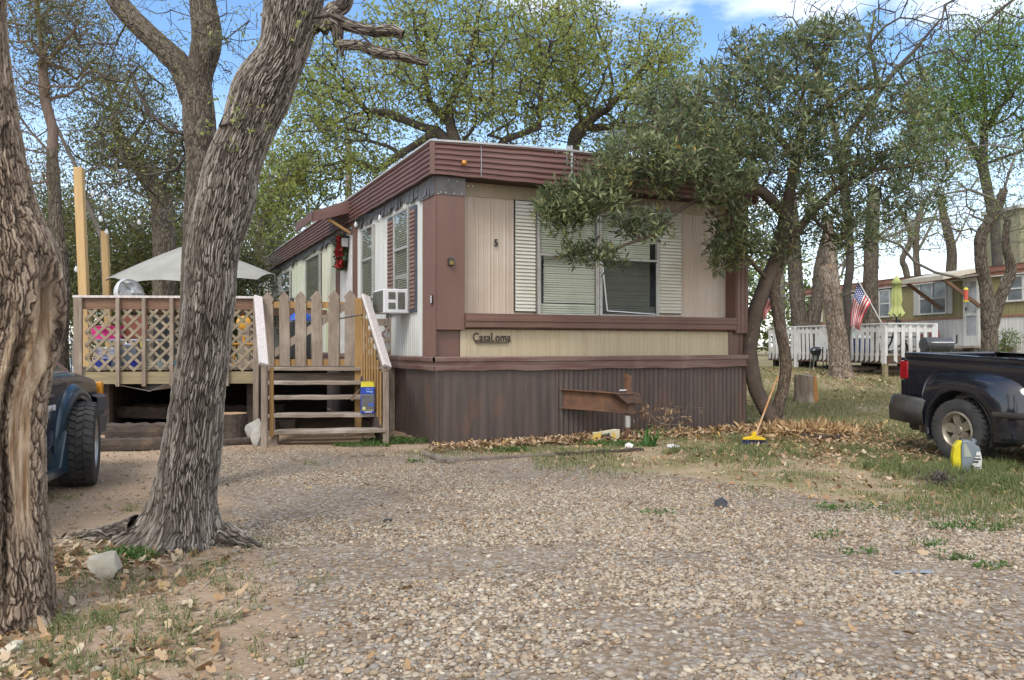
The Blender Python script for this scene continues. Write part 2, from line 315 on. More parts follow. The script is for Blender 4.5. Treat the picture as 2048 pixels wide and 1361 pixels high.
def grow(skel, targets, rtip=.004, pw=.47, wig=.12, back=.35, rmin=0, seg=.35, rng=RNG):
    """skel: list of polylines (each list of points; the first point of later ones snaps to the tree). Targets get joined to the nearest branch. -> chains"""
    N = []; par = []
    for j, pl in enumerate(skel):
        pl = [np.array(list(p), float) for p in pl]
        if j == 0: N.append(pl[0]); par.append(-1); last = 0
        else: A = np.array(N); last = int(np.argmin(((A-pl[0])**2).sum(1)))
        for q in pl[1:]:
            a = N[last]; k = max(1, int(np.linalg.norm(q-a)/seg))
            for t in range(1, k+1): N.append(a+(q-a)*t/k+rng.normal(0, wig*.15*seg, 3)*(t < k)); par.append(last); last = len(N)-1
    root = N[0]; T = np.asarray(targets); base = np.array(N); d0 = np.min(np.linalg.norm(T[:, None]-base[None, ::3], axis=2), axis=1); T = T[np.argsort(d0+rng.normal(0, .1, len(T)))]
    arr = np.zeros((len(N)+len(T)*8, 3)); arr[:len(N)] = N; dep = np.zeros(len(arr)); n = len(N)
    for i in range(1, n): dep[i] = dep[par[i]]+np.linalg.norm(arr[i]-arr[par[i]])
    for t in T:
        d = np.linalg.norm(arr[:n]-t, axis=1); c = d+back*dep[:n]*.35; last = int(np.argmin(c)); a = arr[last].copy(); L_ = np.linalg.norm(t-a)
        k = int(min(6, max(1, L_/seg))); off = rng.normal(0, wig, 3)*L_; off[2] += .1*L_
        for q in range(1, k+1):
            f = q/k
            if n >= len(arr): break
            arr[n] = a+(t-a)*f+off*math.sin(math.pi*f)*.6+rng.normal(0, wig*.3, 3)*L_/k*(q < k); par.append(last); dep[n] = dep[last]+L_/k; last = n; n += 1
    arr = arr[:n]; cnt = np.zeros(n); ch = [[] for _ in range(n)]
    for i in range(1, n): ch[par[i]].append(i)
    for i in range(n-1, -1, -1):
        if not ch[i]: cnt[i] = 1
        if par[i] >= 0: cnt[par[i]] += cnt[i]
    rad = np.maximum(rtip*cnt**pw, rmin); tips = [i for i in range(n) if not ch[i]]
    chains = []; st = [(0, None)]
    while st:
        i, pre = st.pop(); c = [] if pre is None else [pre]; c.append(i)
        while ch[i]:
            o = sorted(ch[i], key=lambda q: -cnt[q])
            for q in o[1:]: st.append((q, i))
            i = o[0]; c.append(i)
        r = rad[c].copy()
        if pre is not None: r[0] = min(rad[pre], r[1]*1.15)
        chains.append((arr[c], r))
    return chains, arr, np.array(tips), rad
def leaves(C, per, spread, size, asp=.45, up=.3, droop=0, seed=1, clump=None, sizev=.35, dirs=None, fold=.12):
    """C (n,3) cluster centres; returns V,F(quads),v attr. A leaf is a folded lozenge of two quads? one 4-gon kite"""
    r = np.random.default_rng(seed); n = len(C)*per; c = np.repeat(C, per, 0); off = r.normal(0, 1, (n, 3)); off /= np.linalg.norm(off, axis=1)[:, None]+1e-9
    rad = spread*r.random((n, 1))**.5
    p = c+off*rad; d = off*.8+r.normal(0, .5, (n, 3)); d[:, 2] += up-droop; d /= np.linalg.norm(d, axis=1)[:, None]+1e-9
    s = np.cross(d, r.normal(0, 1, (n, 3))+np.array([0, 0, 1.2])); s /= np.linalg.norm(s, axis=1)[:, None]+1e-9; nn = np.cross(s, d)
    L_ = size*(1+r.uniform(-sizev, sizev, (n, 1))); w = L_*asp/2
    V = np.stack([p, p+d*L_*.45+s*w+nn*L_*fold, p+d*L_, p+d*L_*.45-s*w+nn*L_*fold], 1).reshape(-1, 3); Fq = np.arange(n*4).reshape(-1, 4)
    cv = np.repeat(r.random(len(C)), per); v = np.clip(.55*cv+.45*r.random(n), 0, 1)
    return V, Fq, np.repeat(v, 4)
def ellip(n, cx, cy, rx, ry, Y, rY, r, shell=.38):
    """n points inside an ellipsoid whose outline is the given pixel ellipse at distance Y"""
    u = r.normal(0, 1, (n, 3)); u /= np.linalg.norm(u, axis=1)[:, None]; u *= r.random((n, 1))**shell
    y = Y+u[:, 1]*rY; c = np.array(P(cx, cy, Y)); return np.column_stack([c[0]+u[:, 0]*rx/F*Y, y, c[2]+u[:, 2]*ry/F*Y])
# ======================= the brown mobile home =======================
HA = R(24.8); HL = Vector((-.865, 9.11, 0)); HM = Matrix.Translation(HL) @ Matrix.Rotation(HA, 4, 'Z'); HI = HM.inverted()
CAMP = Vector((0, 0, CAM_H))
def ray(px, py, ax, val):
    """house-frame point where the pixel's ray meets local plane ax = val"""
    o = HI @ CAMP; q = HI @ P(px, py, 5); d = q-o; t = (val-o[ax])/d[ax]; return o+d*t
def HF(px, py, y=0): p = ray(px, py, 1, y); return p.x, p.z
def HS(px, py, x=0): p = ray(px, py, 0, x); return p.y, p.z
W = 4.53; D = 17.3
RP = .2                                  # recess of the beige panel
zb = HF(872, 714)[1]; zb1 = HF(872, 743)[1]; z_ft = HF(884, 290)[1]; z_fb = HF(884, 353)[1]
zl0 = HF(930, 657)[1]; zl1 = HF(930, 627)[1]
home = thing('mobile_home', HL, 'brown and beige mobile home with number 5 on its front and a rusty corrugated skirt', 'mobile home', HA)
def FX(px, y=0): return HF(px, 690, y)[0]
# corrugated skirt
sine = [(i*.066/6, .008*math.sin(2*math.pi*i/6)) for i in range(7)]
def fr(y): return lambda a, d, b: (a, y-d, b)
def wob(a): return .006*math.sin(a*3.1)+.004*math.sin(a*7)
b = MB(); b.ribs(.01, 1.55, -.15, zb1+.02, [(i*.115/6, .003*math.sin(2*math.pi*i/6)) for i in range(7)], lambda a, d, z: (a, .012-d+wob(a)*(.15-z), z))
b.ribs(1.55, W-.01, -.15, zb1+.02, [(i*.07/6, .011*math.sin(2*math.pi*i/6)) for i in range(7)], lambda a, d, z: (a, .02-d+wob(a), z))
b.ribs(.01, 1.2, -.15, zb1+.02, sine, lambda a, d, z: (.015-d, a, z)); b.ribs(1.2, D, -.15, zb1+.02, sine, lambda a, d, z: (.06-d, a, z))
b.ribs(.01, D, -.15, zb1+.02, sine, lambda a, d, z: (W-.015+d, a, z))
b.build('skirt', 'skirt', home, smooth=True)
MB().box((-.012, -.012, -.1), (.022, .012, zb1+.01)).build('skirt_corner', 'skirt', home)
# belt trim round the bottom: stepped profile
def belt(fn, a0, a1, n=24, z0=zb1, z1=zb):
    prof = [(0, .0), (.012, .012), (.3, .018), (.34, .008), (.62, .014), (.66, .03), (.9, .034), (1, .02)]
    b = MB(); k = len(prof)
    for i in range(n+1):
        a = a0+(a1-a0)*i/n; w = .004*math.sin(i*1.7)+.003*math.sin(i*.6)
        for t, d in prof: b.v.append(tuple(fn(a, d, z0+(z1-z0)*t+w*(1-t)*1.6)))
    for i in range(n):
        for j in range(k-1): b.f.append((i*k+j, (i+1)*k+j, (i+1)*k+j+1, i*k+j+1))
    return b
bt = belt(lambda a, d, z: (a, -.02-d, z), -.03, W+.03); q = belt(lambda a, d, z: (-.02-d, a, z), -.03, D, 40); bt.add(q.v, q.f)
q = belt(lambda a, d, z: (W+.02+d, a, z), -.03, D, 20); bt.add(q.v, q.f)
bt.build('belt_trim', 'trim', home)
# solid core so nothing is see-through (set well behind every skin)
MB().box((.1, RP+.06, .2), (W-.1, D-.03, z_ft-.12)).build('wall_core', 'soffit', home)
MB().box((.03, D-.03, .0), (W-.03, D, z_ft-.1)).build('rear_wall', 'white_sid', home)
MB().ribs(0, D, zb, z_fb+.02, [(0, 0), (.07, 0), (.075, .012), (.09, .012), (.095, 0), (.2, 0)], lambda a, d, z: (W+d, a, z)).build('far_side_wall', 'white_sid', home)
# front upper panel, ribbed beige
g1 = [(0, 0), (.012, .008), (.024, .008), (.036, 0), (.05, 0), (.062, .006), (.074, 0), (.115, 0), (.127, .005), (.139, 0), (.2, 0)]
xL = FX(930); xR = FX(1468)
MB().ribs(xL-.02, xR+.04, zl0-.03, z_fb+.1, g1, fr(RP)).build('front_panel', 'beige', home)
MB().box((xL, RP-.014, HF(1000, 398, RP)[1]), (xR+.03, RP-.010, z_fb+.08)).build('panel_flashing', mk('beige_flashing', (.36, .29, .19), (.28, .21, .13), sc=3, st=(6, 6, .4), rough=.5), home)
# lower panel
xl2 = FX(920, .06); xr2 = FX(1457, .06)
MB().ribs(xl2, xr2, zb-.01, zl0-.01, [(0, 0), (.006, -.004), (.012, 0), (.07, 0), (.076, .004), (.082, 0), (.13, 0)], fr(.06)).build('lower_panel', 'beige_low', home)
b = MB(); b.ribs(xr2, W, zb-.01, zl0, [(0, 0), (.02, .015), (.05, .015), (.07, 0), (.1, 0)], fr(.05)); b.build('lower_corner', 'brown', home); MB().box((-.0, .07, zb-.01), (xl2, .1, zl0)).box((-.0, .02, zb-.02), (.016, .1, zl0)).build('lower_corner', 'brown', home)
# corner columns
zc = zl0-.02; cribs = [(0, 0), (.008, .01), (.018, .01), (.026, 0), (.045, 0)]
b = MB(); b.box((xR+.02, -.01, zc-.01), (W, RP+.02, z_fb+.05))
b.ribs(xR+.03, W-.02, zc-.012, z_fb, [(0, 0), (.012, .014), (.04, .014), (.052, 0), (.07, 0)], fr(-.014)); b.build('corner_column', 'brown', home, bevel=.012); b = MB().box((0, 0, zc), (xL, RP+.02, z_fb+.05))
b.ribs(.0, HS(847, 600)[0], zb-.005, z_fb+.05, cribs, lambda a, d, z: (-.012-d, a, z)); b.box((-.010, -.008, zb), (.0, HS(847, 600)[0], z_fb+.04))
b.build('corner_column', 'brown', home, bevel=.012)
MB().box((-.022, -.006, HF(900, 391)[1]), (xL+.004, .05, z_fb+.03)).box((-.03, -.004, HF(880, 391)[1]), (-.004, HS(846, 400)[0], z_fb+.03)).build('column_flashing', 'flashing', home)
b = MB()
for px, py in ((897, 361), (913, 364), (891, 386), (908, 388), (923, 389), (881, 385), (876, 388), (936, 372), (945, 373)):
    x, z = HF(px, py); b = MB(); b.lathe([(.009, 0), (.008, .004), (.0, .006)], 8, Matrix.Translation((x, -.008, z)) @ Matrix.Rotation(R(90), 4, 'X')); b.build('screw_head', 'alu', home)
# ledge under the window
b = MB(); pr = [(0, 0), (.1, .02), (.45, .022), (.5, .034), (.72, .036), (.78, .022), (1, .024)]; n = 30
for i in range(n+1):
    a = xL-.0+(xR+.02-xL)*i/n; w = .006*math.exp(-((a-xL-1.0)/.12)**2)
    b.v.append((a, RP+.01, zl0+w))
    for t, d in pr: b.v.append((a, -.01-d, zl0+(zl1-zl0)*t+w*(1-t)))
    b.v.append((a, RP+.01, zl1+.012))
k = len(pr)+2
for i in range(n):
    for j in range(k-1): b.f.append((i*k+j, (i+1)*k+j, (i+1)*k+j+1, i*k+j+1))
b.f.append(tuple(range(k))); b.f.append(tuple(n*k+j for j in range(k))[::-1])
b.build('window_ledge', 'brown', home)
# fascia with horizontal ribs, all round; bowed roof
H_ = z_ft-z_fb
fp = [(0, 0), (.01, .03), (.06, .03)]
for i in range(5):
    t = .1+i*.165; fp += [(t, .012), (t+.03, .012), (t+.06, .03), (t+.1, .03)]
fp += [(.93, .012), (.97, .035), (1, .035), (1.0, -.02)]
def fascia(fn, a0, a1, n, bow=0):
    b = MB(); k = len(fp)
    for i in range(n+1):
        f = i/n; a = a0+(a1-a0)*f; up = bow*math.sin(math.pi*f); w = .006*math.sin(i*2.3)
        for t, d in fp: b.v.append(tuple(fn(a, d, z_fb+H_*t+up*t+w*.5)))
    for i in range(n):
        for j in range(k-1): b.f.append((i*k+j, (i+1)*k+j, (i+1)*k+j+1, i*k+j+1))
    return b
OV = .06
fb = fascia(lambda a, d, z: (a, -OV-d, z), -OV, W+OV, 24, .07); q = fascia(lambda a, d, z: (-OV-d, a, z), -OV, D+OV, 60); fb.add(q.v, q.f)
q = fascia(lambda a, d, z: (W+OV+d, a, z), -OV, D+OV, 20); fb.add(q.v, q.f)
fb.build('roof_fascia', 'brown_fascia', home)
MB().box((-OV-.038, -OV-.04, z_fb-.004), (-OV+.01, -OV+.0, z_ft+.01)).box((W+OV-.01, -OV-.04, z_fb-.004), (W+OV+.038, -OV, z_ft+.01)).build('fascia_corner', 'brown', home)
MB().box((-OV-.02, -OV-.02, z_fb+.002), (W+OV+.02, D+.05, z_fb+.03)).build('soffit', 'soffit', home)
b = MB(); n = 16
for i in range(n+1):
    x = -OV-.045+(W+2*OV+.09)*i/n; z = z_ft+.004+.07*math.sin(math.pi*i/n)
    for y in (-OV-.045, D+OV): b.v.append((x, y, z)); b.v.append((x, y, z+.02+.004*random.random()))
for i in range(n):
    a = i*4; c = a+4
    b.f += [(a, c, c+1, a+1), (a+1, c+1, c+3, a+3), (a+3, c+3, c+2, a+2), (a+2, c+2, c, a)]
b.f += [(0, 1, 3, 2), (n*4, n*4+2, n*4+3, n*4+1)]
b.build('roof', 'roof', home)
# sealant drips on the fascia
SEAL = mk('grey_sealant', (.5, .52, .55), (.25, .27, .29), sc=30, rough=.6)
b = MB()
for px, y0, y1, w in ((963, 292, 354, .006), (1113, 291, 306, .008), (1134, 292, 330, .006), (1144, 291, 362, .03), (1138, 292, 300, .07), (1160, 292, 300, .008)):
    b = MB(); x, z0 = HF(px, y0, -.1); z1 = HF(px, y1, -.1)[1]; m = 10
    for i in range(m):
        za = z0+(z1-z0)*i/m; zz = z0+(z1-z0)*(i+1)/m; ww = w*(.6+.6*random.random()); xx = x+random.uniform(-.004, .004)
        b.box((xx-ww/2, -.097, zz-.001), (xx+ww/2, -.093, za))
    b.build('sealant_drip', SEAL, home)
MB().lathe([(.03, 0), (.032, .01), (.026, .03), (.012, .038), (0, .04)], 18, Matrix.Translation((*(lambda t: (t[0], -.095, t[1]))(HF(928, 326, -.1)),)) @ Matrix.Rotation(R(90), 4, 'X')).build('marker_light', mk('amber_plastic', (.55, .25, .02), (.4, .17, .02), sc=20, rough=.3, coat=.4), home, smooth=True)
# left side walls (white, some mossy), ribbed
yc = HS(847, 600)[0]
def side_wall(y0, y1, z0, z1, mat, name='side_wall', x=0.0):
    MB().ribs(y0, y1, z0, z1, [(0, 0), (.03, 0), (.034, .006), (.044, .006), (.048, 0), (.085, 0)], lambda a, d, z: (x-d, a, z)).build(name, mat, home)
yd0 = HS(716, 560)[0]; yd1 = HS(676, 560)[0]; ym = HS(643, 540)[0]
side_wall(yc, yd0, zb-.01, z_fb+.02, 'white_sid'); side_wall(yd1, ym, zb, z_fb+.02, 'mossy', x=.01); side_wall(ym, HS(583, 540)[0], zb, z_fb+.02, 'mossy' if 0 else mk('streaked_siding', (.56, .58, .52), (.38, .43, .25), sc=3, st=(8, 9, .12), rough=.7, c3=(.6, .6, .57), sc3=2), x=.01)
side_wall(HS(583, 540)[0], D, zb, z_fb+.02, 'white_sid', x=.01)
# tattered flashing band under the side fascia
b = MB(); y = -.02
while y < D:
    w = random.uniform(.1, .22); dz = random.uniform(.10, .17) if y > yc else .2
    b.add([(-.018, y, z_fb+.02), (-.018, y+w, z_fb+.02), (-.03, y+w, z_fb-dz), (-.03-random.random()*.02, y, z_fb-dz-random.uniform(-.02, .02))], [(0, 1, 2, 3)]); y += w*.97
b.build('side_flashing', mk('side_flashing_metal', (.17, .17, .165), (.075, .073, .07), sc=6, st=(3, 9, 1), rough=.5, metal=.3), home)
# ---- windows
def slats(b, x0, x1, z0, z1, y, pitch=.028, tilt=.012, droop=None):
    z = z0; i = 0
    while z < z1-.002:
        dx = random.uniform(-.002, .002); dl = random.uniform(-.002, .002); dr = random.uniform(-.002, .002)
        if droop: dl += droop(z)[0]; dr += droop(z)[1]
        b.add([(x0+dx, y-tilt*.5, z+dl), (x1+dx, y-tilt*.5, z+dr), (x1+dx, y+tilt*.5, z+pitch*.93+dr), (x0+dx, y+tilt*.5, z+pitch*.93+dl)], [(0, 1, 2, 3)]); z += pitch; i += 1
def fbx(px, py, y): x, z = HF(px, py, y); return x, z
YW = RP-.06                     # glass plane of the front windows
def front_window(x0, x1, z0, z1, mid, gapleft=0, darklow=False, frame_lbl=None):
    w = MB(); t = .028
    w.box((x0, YW-.02, z0), (x1, RP-.01, z0+t)); w.box((x0, YW-.02, z1-t), (x1, RP-.01, z1))
    w.box((x0, YW-.02, z0+t), (x0+t, RP-.01, z1-t)); w.box((x1-t, YW-.02, z0+t), (x1, RP-.01, z1-t))
    wo = w.build('front_window', 'alu', home, bevel=.003)
    s = MB(); s.box((x0+t, YW-.028, mid-.014), (x1-t, YW+.012, mid+.014)); s.box((x0+t, YW-.012, z0+t), (x0+t+.016, YW+.01, mid-.014)); s.box((x1-t-.016, YW-.012, z0+t), (x1-t, YW+.01, mid-.014)); s.box((x0+t+.016, YW-.012, z0+t), (x1-t-.016, YW+.01, z0+t+.016))
    s.build('sash', 'alu', wo, bevel=.002)
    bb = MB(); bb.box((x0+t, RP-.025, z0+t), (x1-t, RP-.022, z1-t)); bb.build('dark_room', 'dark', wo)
    MB().add([(x0+t, YW, mid+.014), (x1-t, YW, mid+.014), (x1-t, YW, z1-t), (x0+t, YW, z1-t)], [(0, 1, 2, 3)]).build('pane', 'glass', wo)
    MB().add([(x0+t+.016, YW+.004, z0+t+.016), (x1-t-.016, YW+.004, z0+t+.016), (x1-t-.016, YW+.004, mid-.014), (x0+t+.016, YW+.004, mid-.014)], [(0, 1, 2, 3)]).build('pane', 'glass', wo)
    bl = MB()
    if gapleft:
        slats(bl, x0+t+.01, x1-t-.015, mid-.0, z1-t, YW+.028)
        slats(bl, x0+t+.015, x1-t-.015, z0+t, z0+.17, YW+.026); slats(bl, x0+t+gapleft, x1-t-.015, z0+.18, mid-.15, YW+.028); slats(bl, x0+t+gapleft, x1-t-.015, mid-.135, mid, YW+.028)
    else:
        slats(bl, x0+t+.01, x1-t-.09, mid, z1-t, YW+.028); slats(bl, x1-t-.09, x1-t, mid+.23, z1-t, YW+.028); slats(bl, x0+t+.01, x1-t-.09, z0+.16, mid, YW+.028); slats(bl, x0+t+.01, x1-t-.01, z0+.02, z0+.16, YW+.03)
    bl.build('blind', 'blind', wo)
    n = MB()                     # screws along the frame
    for i in range(14):
        z = z0+.03+(z1-z0-.06)*i/13
        for x in (x0+.008, x1-.008): n.box((x-.003, YW-.0235, z-.003), (x+.003, YW-.02, z+.003))
    n.build('screw', 'black', wo)
    return wo
zw0 = HF(1075, 634, YW)[1]; zw1 = HF(1075, 394, YW)[1]; zm = HF(1130, 512, YW)[1]
xa = FX(1075, YW); xm = FX(1198, YW); xb = FX(1317, YW)
front_window(xa, xm-.004, zw0, zw1, zm, gapleft=.07)
wr = front_window(xm+.004, xb, zw0, zw1, zm-.01)
MB().add([(xm+.04, YW-.01, zw0+.03), (xb-.03, YW-.01, zw0+.03), (xb-.03, YW-.01, zm-.03), (xm+.04, YW-.01, zm-.03)], [(0, 1, 2, 3)]).build('insect_screen', glass('screen_mesh', tint=(.62, .62, .62), refl=.02, tr=.8, rough=.5), wr)
bs = MB(); a0 = HF(1205, 525, YW-.05); a1 = HF(1215, 622, YW-.05); a2 = HF(1311, 629, YW-.05)
bs.bar((a0[0], YW-.045, a0[1]), (a1[0], YW-.045, a1[1]), .012, .012, (0, 1, 0)); bs.bar((a1[0], YW-.045, a1[1]), (a2[0], YW-.045, a2[1]), .012, .012, (0, 1, 0)); bs.build('loose_screen_frame', 'whitepl', wr)
def louvre_shutter(x0, x1, z0, z1, y, n=31):
    s = MB(); s.box((x0, y-.018, z0), (x1, y, z1)); so_ = s.build('shutter', 'black', home)
    l = MB(); p = (z1-z0-.02)/n
    for i in range(n):
        z = z0+.01+p*i; l.add([(x0+.008, y-.022-.014, z), (x1-.008, y-.036, z), (x1-.008, y-.022, z+p*.94), (x0+.008, y-.022, z+p*.94), (x0+.008, y-.02, z), (x1-.008, y-.02, z)], [(0, 1, 2, 3), (0, 4, 5, 1), (0, 3, 4), (1, 5, 2)])
    l.build('louvres', 'shutter', so_); return so_
ys = RP-.012
x0, z1 = HF(1028, 400, ys); x1, z0 = HF(1075, 625, ys); louvre_shutter(x0, xa-.01, z0, z1, ys)
x0, z1 = HF(1316, 422, ys); x1, z0 = HF(1361, 629, ys); louvre_shutter(xb+.012, x1, z0, z1, ys)
# digits and the metal name sign
KX = (1, 0, 0)
x, z = HF(991, 487, RP); text('house_number', '5', .115, 'black', home, facing((x, RP-.018, z)), .003, .003)
MT['sign_iron'] = mk('sign_iron', (.03, .022, .018), (.06, .04, .03), sc=20, rough=.7)
b = MB(); x, z = HF(865, 601, 0); yy, zz = HS(863, 600, -.03)
MB().box((-.034, yy-.03, zz-.055), (-.028, yy+.03, zz+.055)).build('number_plate', 'black', home)
text('house_number', '5', .11, 'white', home, facing((-.036, yy, zz), (0, -1, 0)), .001, .004)
x, z = HF(983, 678, .06); sg = text('name_sign', 'CasaLoma', .15, 'sign_iron', home, facing((x, .045, z+.012)), .003, .0015, .74)
MB().box((x-.215, .034, z-.052), (x+.215, .046, z-.041)).build('sign_rail', 'sign_iron', sg)
# black and gold key box on the column
x, z = HF(901, 524, 0); kb = MB().box((x-.032, -.04, z-.045), (x+.032, -.001, z+.045)).build('key_box', 'black', home, bevel=.006)
MB().box((x-.026, -.045, z-.04), (x+.024, -.038, z+.008)).build('lock_face', mk('brass', (.22, .16, .035), (.15, .11, .025), sc=20, rough=.35, metal=.5), kb, bevel=.003)
# ---- side windows and door, all on plane x=0
def side_window(pl, pr, yt, yb, mid=.5, shut=None, wide=.02, ytr=None):
    ya = HS(pr, 600)[0]; yb_ = HS(pl, 600)[0]; zt = HS(pr, yt)[1]; z0 = HS(pr, yb)[1]
    w = MB(); t = .035; X0, X1 = -.05, -.008
    w.box((X0, ya, z0), (X1, yb_, z0+t)); w.box((X0, ya, zt-t), (X1, yb_, zt)); w.box((X0, ya, z0+t), (X1, ya+t, zt-t)); w.box((X0, yb_-t, z0+t), (X1, yb_, zt-t))
    zmid = z0+(zt-z0)*mid; w.box((X0, ya+t, zmid-.018), (X1, yb_-t, zmid+.018)); wo = w.build('side_window', 'alu', home, bevel=.003)
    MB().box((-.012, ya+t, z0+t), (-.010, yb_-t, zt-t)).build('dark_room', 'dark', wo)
    MB().add([(-.038, ya+t, z0+t), (-.038, yb_-t, z0+t), (-.038, yb_-t, zt-t), (-.038, ya+t, zt-t)], [(0, 1, 2, 3)]).build('pane', 'glassd', wo)
    bl = MB(); z = zmid if pl < 700 else z0+t
    while z < zt-t: bl.add([(-.026, ya+t, z), (-.026, yb_-t, z), (-.016, yb_-t, z+.026), (-.016, ya+t, z+.026)], [(0, 1, 2, 3)]); z += .03
    bl.build('blind', 'blind', wo); return ya, yb_, z0, zt
def side_shutter(ya, yb_, z0, z1, n=24):
    s = MB().box((-.03, ya, z0), (-.008, yb_, z1)).build('shutter', 'navy', home); l = MB(); p = (z1-z0-.08)/n
    for i in range(n):
        z = z0+.04+p*i; l.add([(-.046, ya+.03, z), (-.046, yb_-.03, z), (-.033, yb_-.03, z+p*.95), (-.033, ya+.03, z+p*.95), (-.03, ya+.03, z), (-.03, yb_-.03, z)], [(0, 1, 2, 3), (0, 1, 5, 4), (0, 3, 4), (1, 5, 2)])
    l.build('louvres', 'shut_brown', s)
a = side_window(793, 823, 413, 622, .62)
side_shutter(HS(836, 600)[0], a[0]-.01, a[2]-.02, a[3]-.02); side_shutter(a[1]+.02, HS(779, 600)[0], a[2]-.02, a[3]-.02)
side_window(728, 751, 448, 597, .55)
side_window(615, 643, 505, 640, .3); side_window(565, 583, 540, 620, .5)
ya = HS(562, 600)[0]; side_shutter(HS(567, 600)[0], HS(562, 600)[0]+.15, .95, 2.2); side_shutter(HS(588, 600)[0], HS(583, 600)[0], .95, 2.2)
side_window(544, 553, 548, 572, .5); side_shutter(HS(533, 600)[0], HS(528, 600)[0], .95, 2.2); side_shutter(HS(510, 600)[0], HS(505, 600)[0], .95, 2.2)
zd0 = .87; zd1 = HS(690, 463)[1]; yA = HS(710, 600)[0]; yB = HS(683, 600)[0]
MB().box((-.04, yd0, zd0-.05), (.02, yA, zd1+.06)).box((-.04, yB, zd0-.05), (.02, yd1, zd1+.06)).box((-.04, yA, zd1), (.02, yB, zd1+.06)).build('door_frame', 'brown', home)
dr = MB().box((-.025, yA, zd0), (.015, yB, zd1)).box((-.033, yA+.12, zd0+.15), (-.025, yB-.12, zd0+.75)).box((-.033, yA+.12, zd0+.9), (-.025, yB-.12, zd1-.2)).build('door', 'white', home, bevel=.006)
MB().lathe([(.02, 0), (.028, .015), (.024, .05), (0, .058)], 14, Matrix.Translation((-.035, yA+.08, zd0+.95)) @ Matrix.Rotation(R(-90), 4, 'Y')).build('handle', 'black', dr, smooth=True)
# wall light right of the door
y_, z_ = HS(702, 484); wl = MB().box((-.15, y_-.05, z_-.09), (-.05, y_+.05, z_+.05)).build('wall_light', mk('lamp_grey', (.35, .35, .34), rough=.4), home, bevel=.01)
MB().tube([(-.005, y_, z_+.07), (-.08, y_, z_+.08), (-.12, y_, z_+.05)], .015, 8).build('bracket', 'black', wl)
# awning over the door: sloping ribbed sheet with a brown edge
ya0 = HS(706, 420)[0]-.1; ya1 = yd1+.25; o_ = .66; za = HS(706, 420)[1]+.12; zo = za-.24
b = MB(); b.ribs(ya0, ya1, -.05, -o_, [(0, 0), (.02, .02), (.06, .02), (.08, 0), (.12, 0)], lambda a, d, x: (x, a, za+(zo-za)*(-x/o_)+d))
aw = b.build('door_awning', 'brown_fascia', home)
b = MB(); b.add([(-.05, ya0, za+.03), (-o_, ya0, zo+.03), (-o_, ya0, zo-.13), (-.05, ya0, za-.18)], [(0, 1, 2, 3)]); b.box((-o_-.01, ya0, zo-.1), (-o_+.02, ya1, zo+.03)); b.build('awning_edge', 'brown_fascia', aw)
MB().bar((-.05, ya0+.06, za-.5), (-.6, ya0+.06, za-.19), .04, .04).build('awning_brace', 'wood_yel', aw)
# ---- hitch: channel beam, coupler, jack post (parts of the home's frame)
x0, zt = HF(1137, 783, -.1); x1, zz0 = HF(1217, 820, -.1); xj = HF(1250, 800, -.3)[0]
def hz(py, y=-.25): return HF(1200, py, y)[1]
h0 = hz(820); h1 = hz(783)
pa = Vector((x0-.05, .04, (h0+h1)/2+.02)); pb = Vector((xj-.05, -.42, (h0+h1)/2-.03)); hh = h1-h0
b = MB(); b.bar(pa, pb, .012, hh, (0, 0, 1)); dn = (pb-pa).normalized(); sidev = dn.cross(Vector((0, 0, 1)))
for s_ in (-1, 1): b.bar(pa+Vector((0, -.03, s_*hh/2)), pb+Vector((0, -.03, s_*hh/2)), .07, .012)
b.bar(pa+Vector((.33, -.16, 0)), pb+Vector((.0, -.03, 0)), .05, hh*.96)
hb = b.build('hitch_beam', 'rust', home, bevel=.003)
b = MB(); c = pb
b.prism([(c.x-.22, c.y-.1, c.z+hh*.55), (c.x+.06, c.y-.1, c.z+hh*.6), (c.x+.16, c.y-.1, c.z+hh*.3), (c.x+.16, c.y-.1, c.z+.0), (c.x-.06, c.y-.1, c.z)], (0, .14, 0))
b.lathe([(0, .07), (.045, .06), (.06, .02), (.06, -.03)], 16, Matrix.Translation((c.x+.11, c.y-.04, c.z+.06))); b.box((c.x-.02, c.y-.07, c.z-.13), (c.x+.08, c.y+.02, c.z)); b.box((c.x-.2, c.y-.11, c.z+hh*.5), (c.x+.03, c.y+.06, c.z+hh*.5+.012))
b.build('hitch_coupler', 'rust_dark', home, bevel=.006)
b = MB(); jx = c.x+.0; jy = c.y-.02; b.box((jx-.035, jy-.035, c.z), (jx+.035, jy+.035, c.z+.34)); b.box((jx-.04, jy-.04, c.z+.3), (jx-.02, jy+.04, c.z+.36)); b.tube([(jx, jy, c.z-.02), (jx, jy, -.08)], .032, 12)
jo = b.build('jack_post', 'rust', home, bevel=.004)
MB().tube([(jx-.03, jy-.02, c.z+.16), (jx-.13, jy-.02, c.z+.16)], .008, 8).build('jack_crank', 'whitepl', jo)
MB().tube([(jx, jy, .16), (jx, jy, .3)], .034, 12).build('jack_sleeve', 'alu', jo)
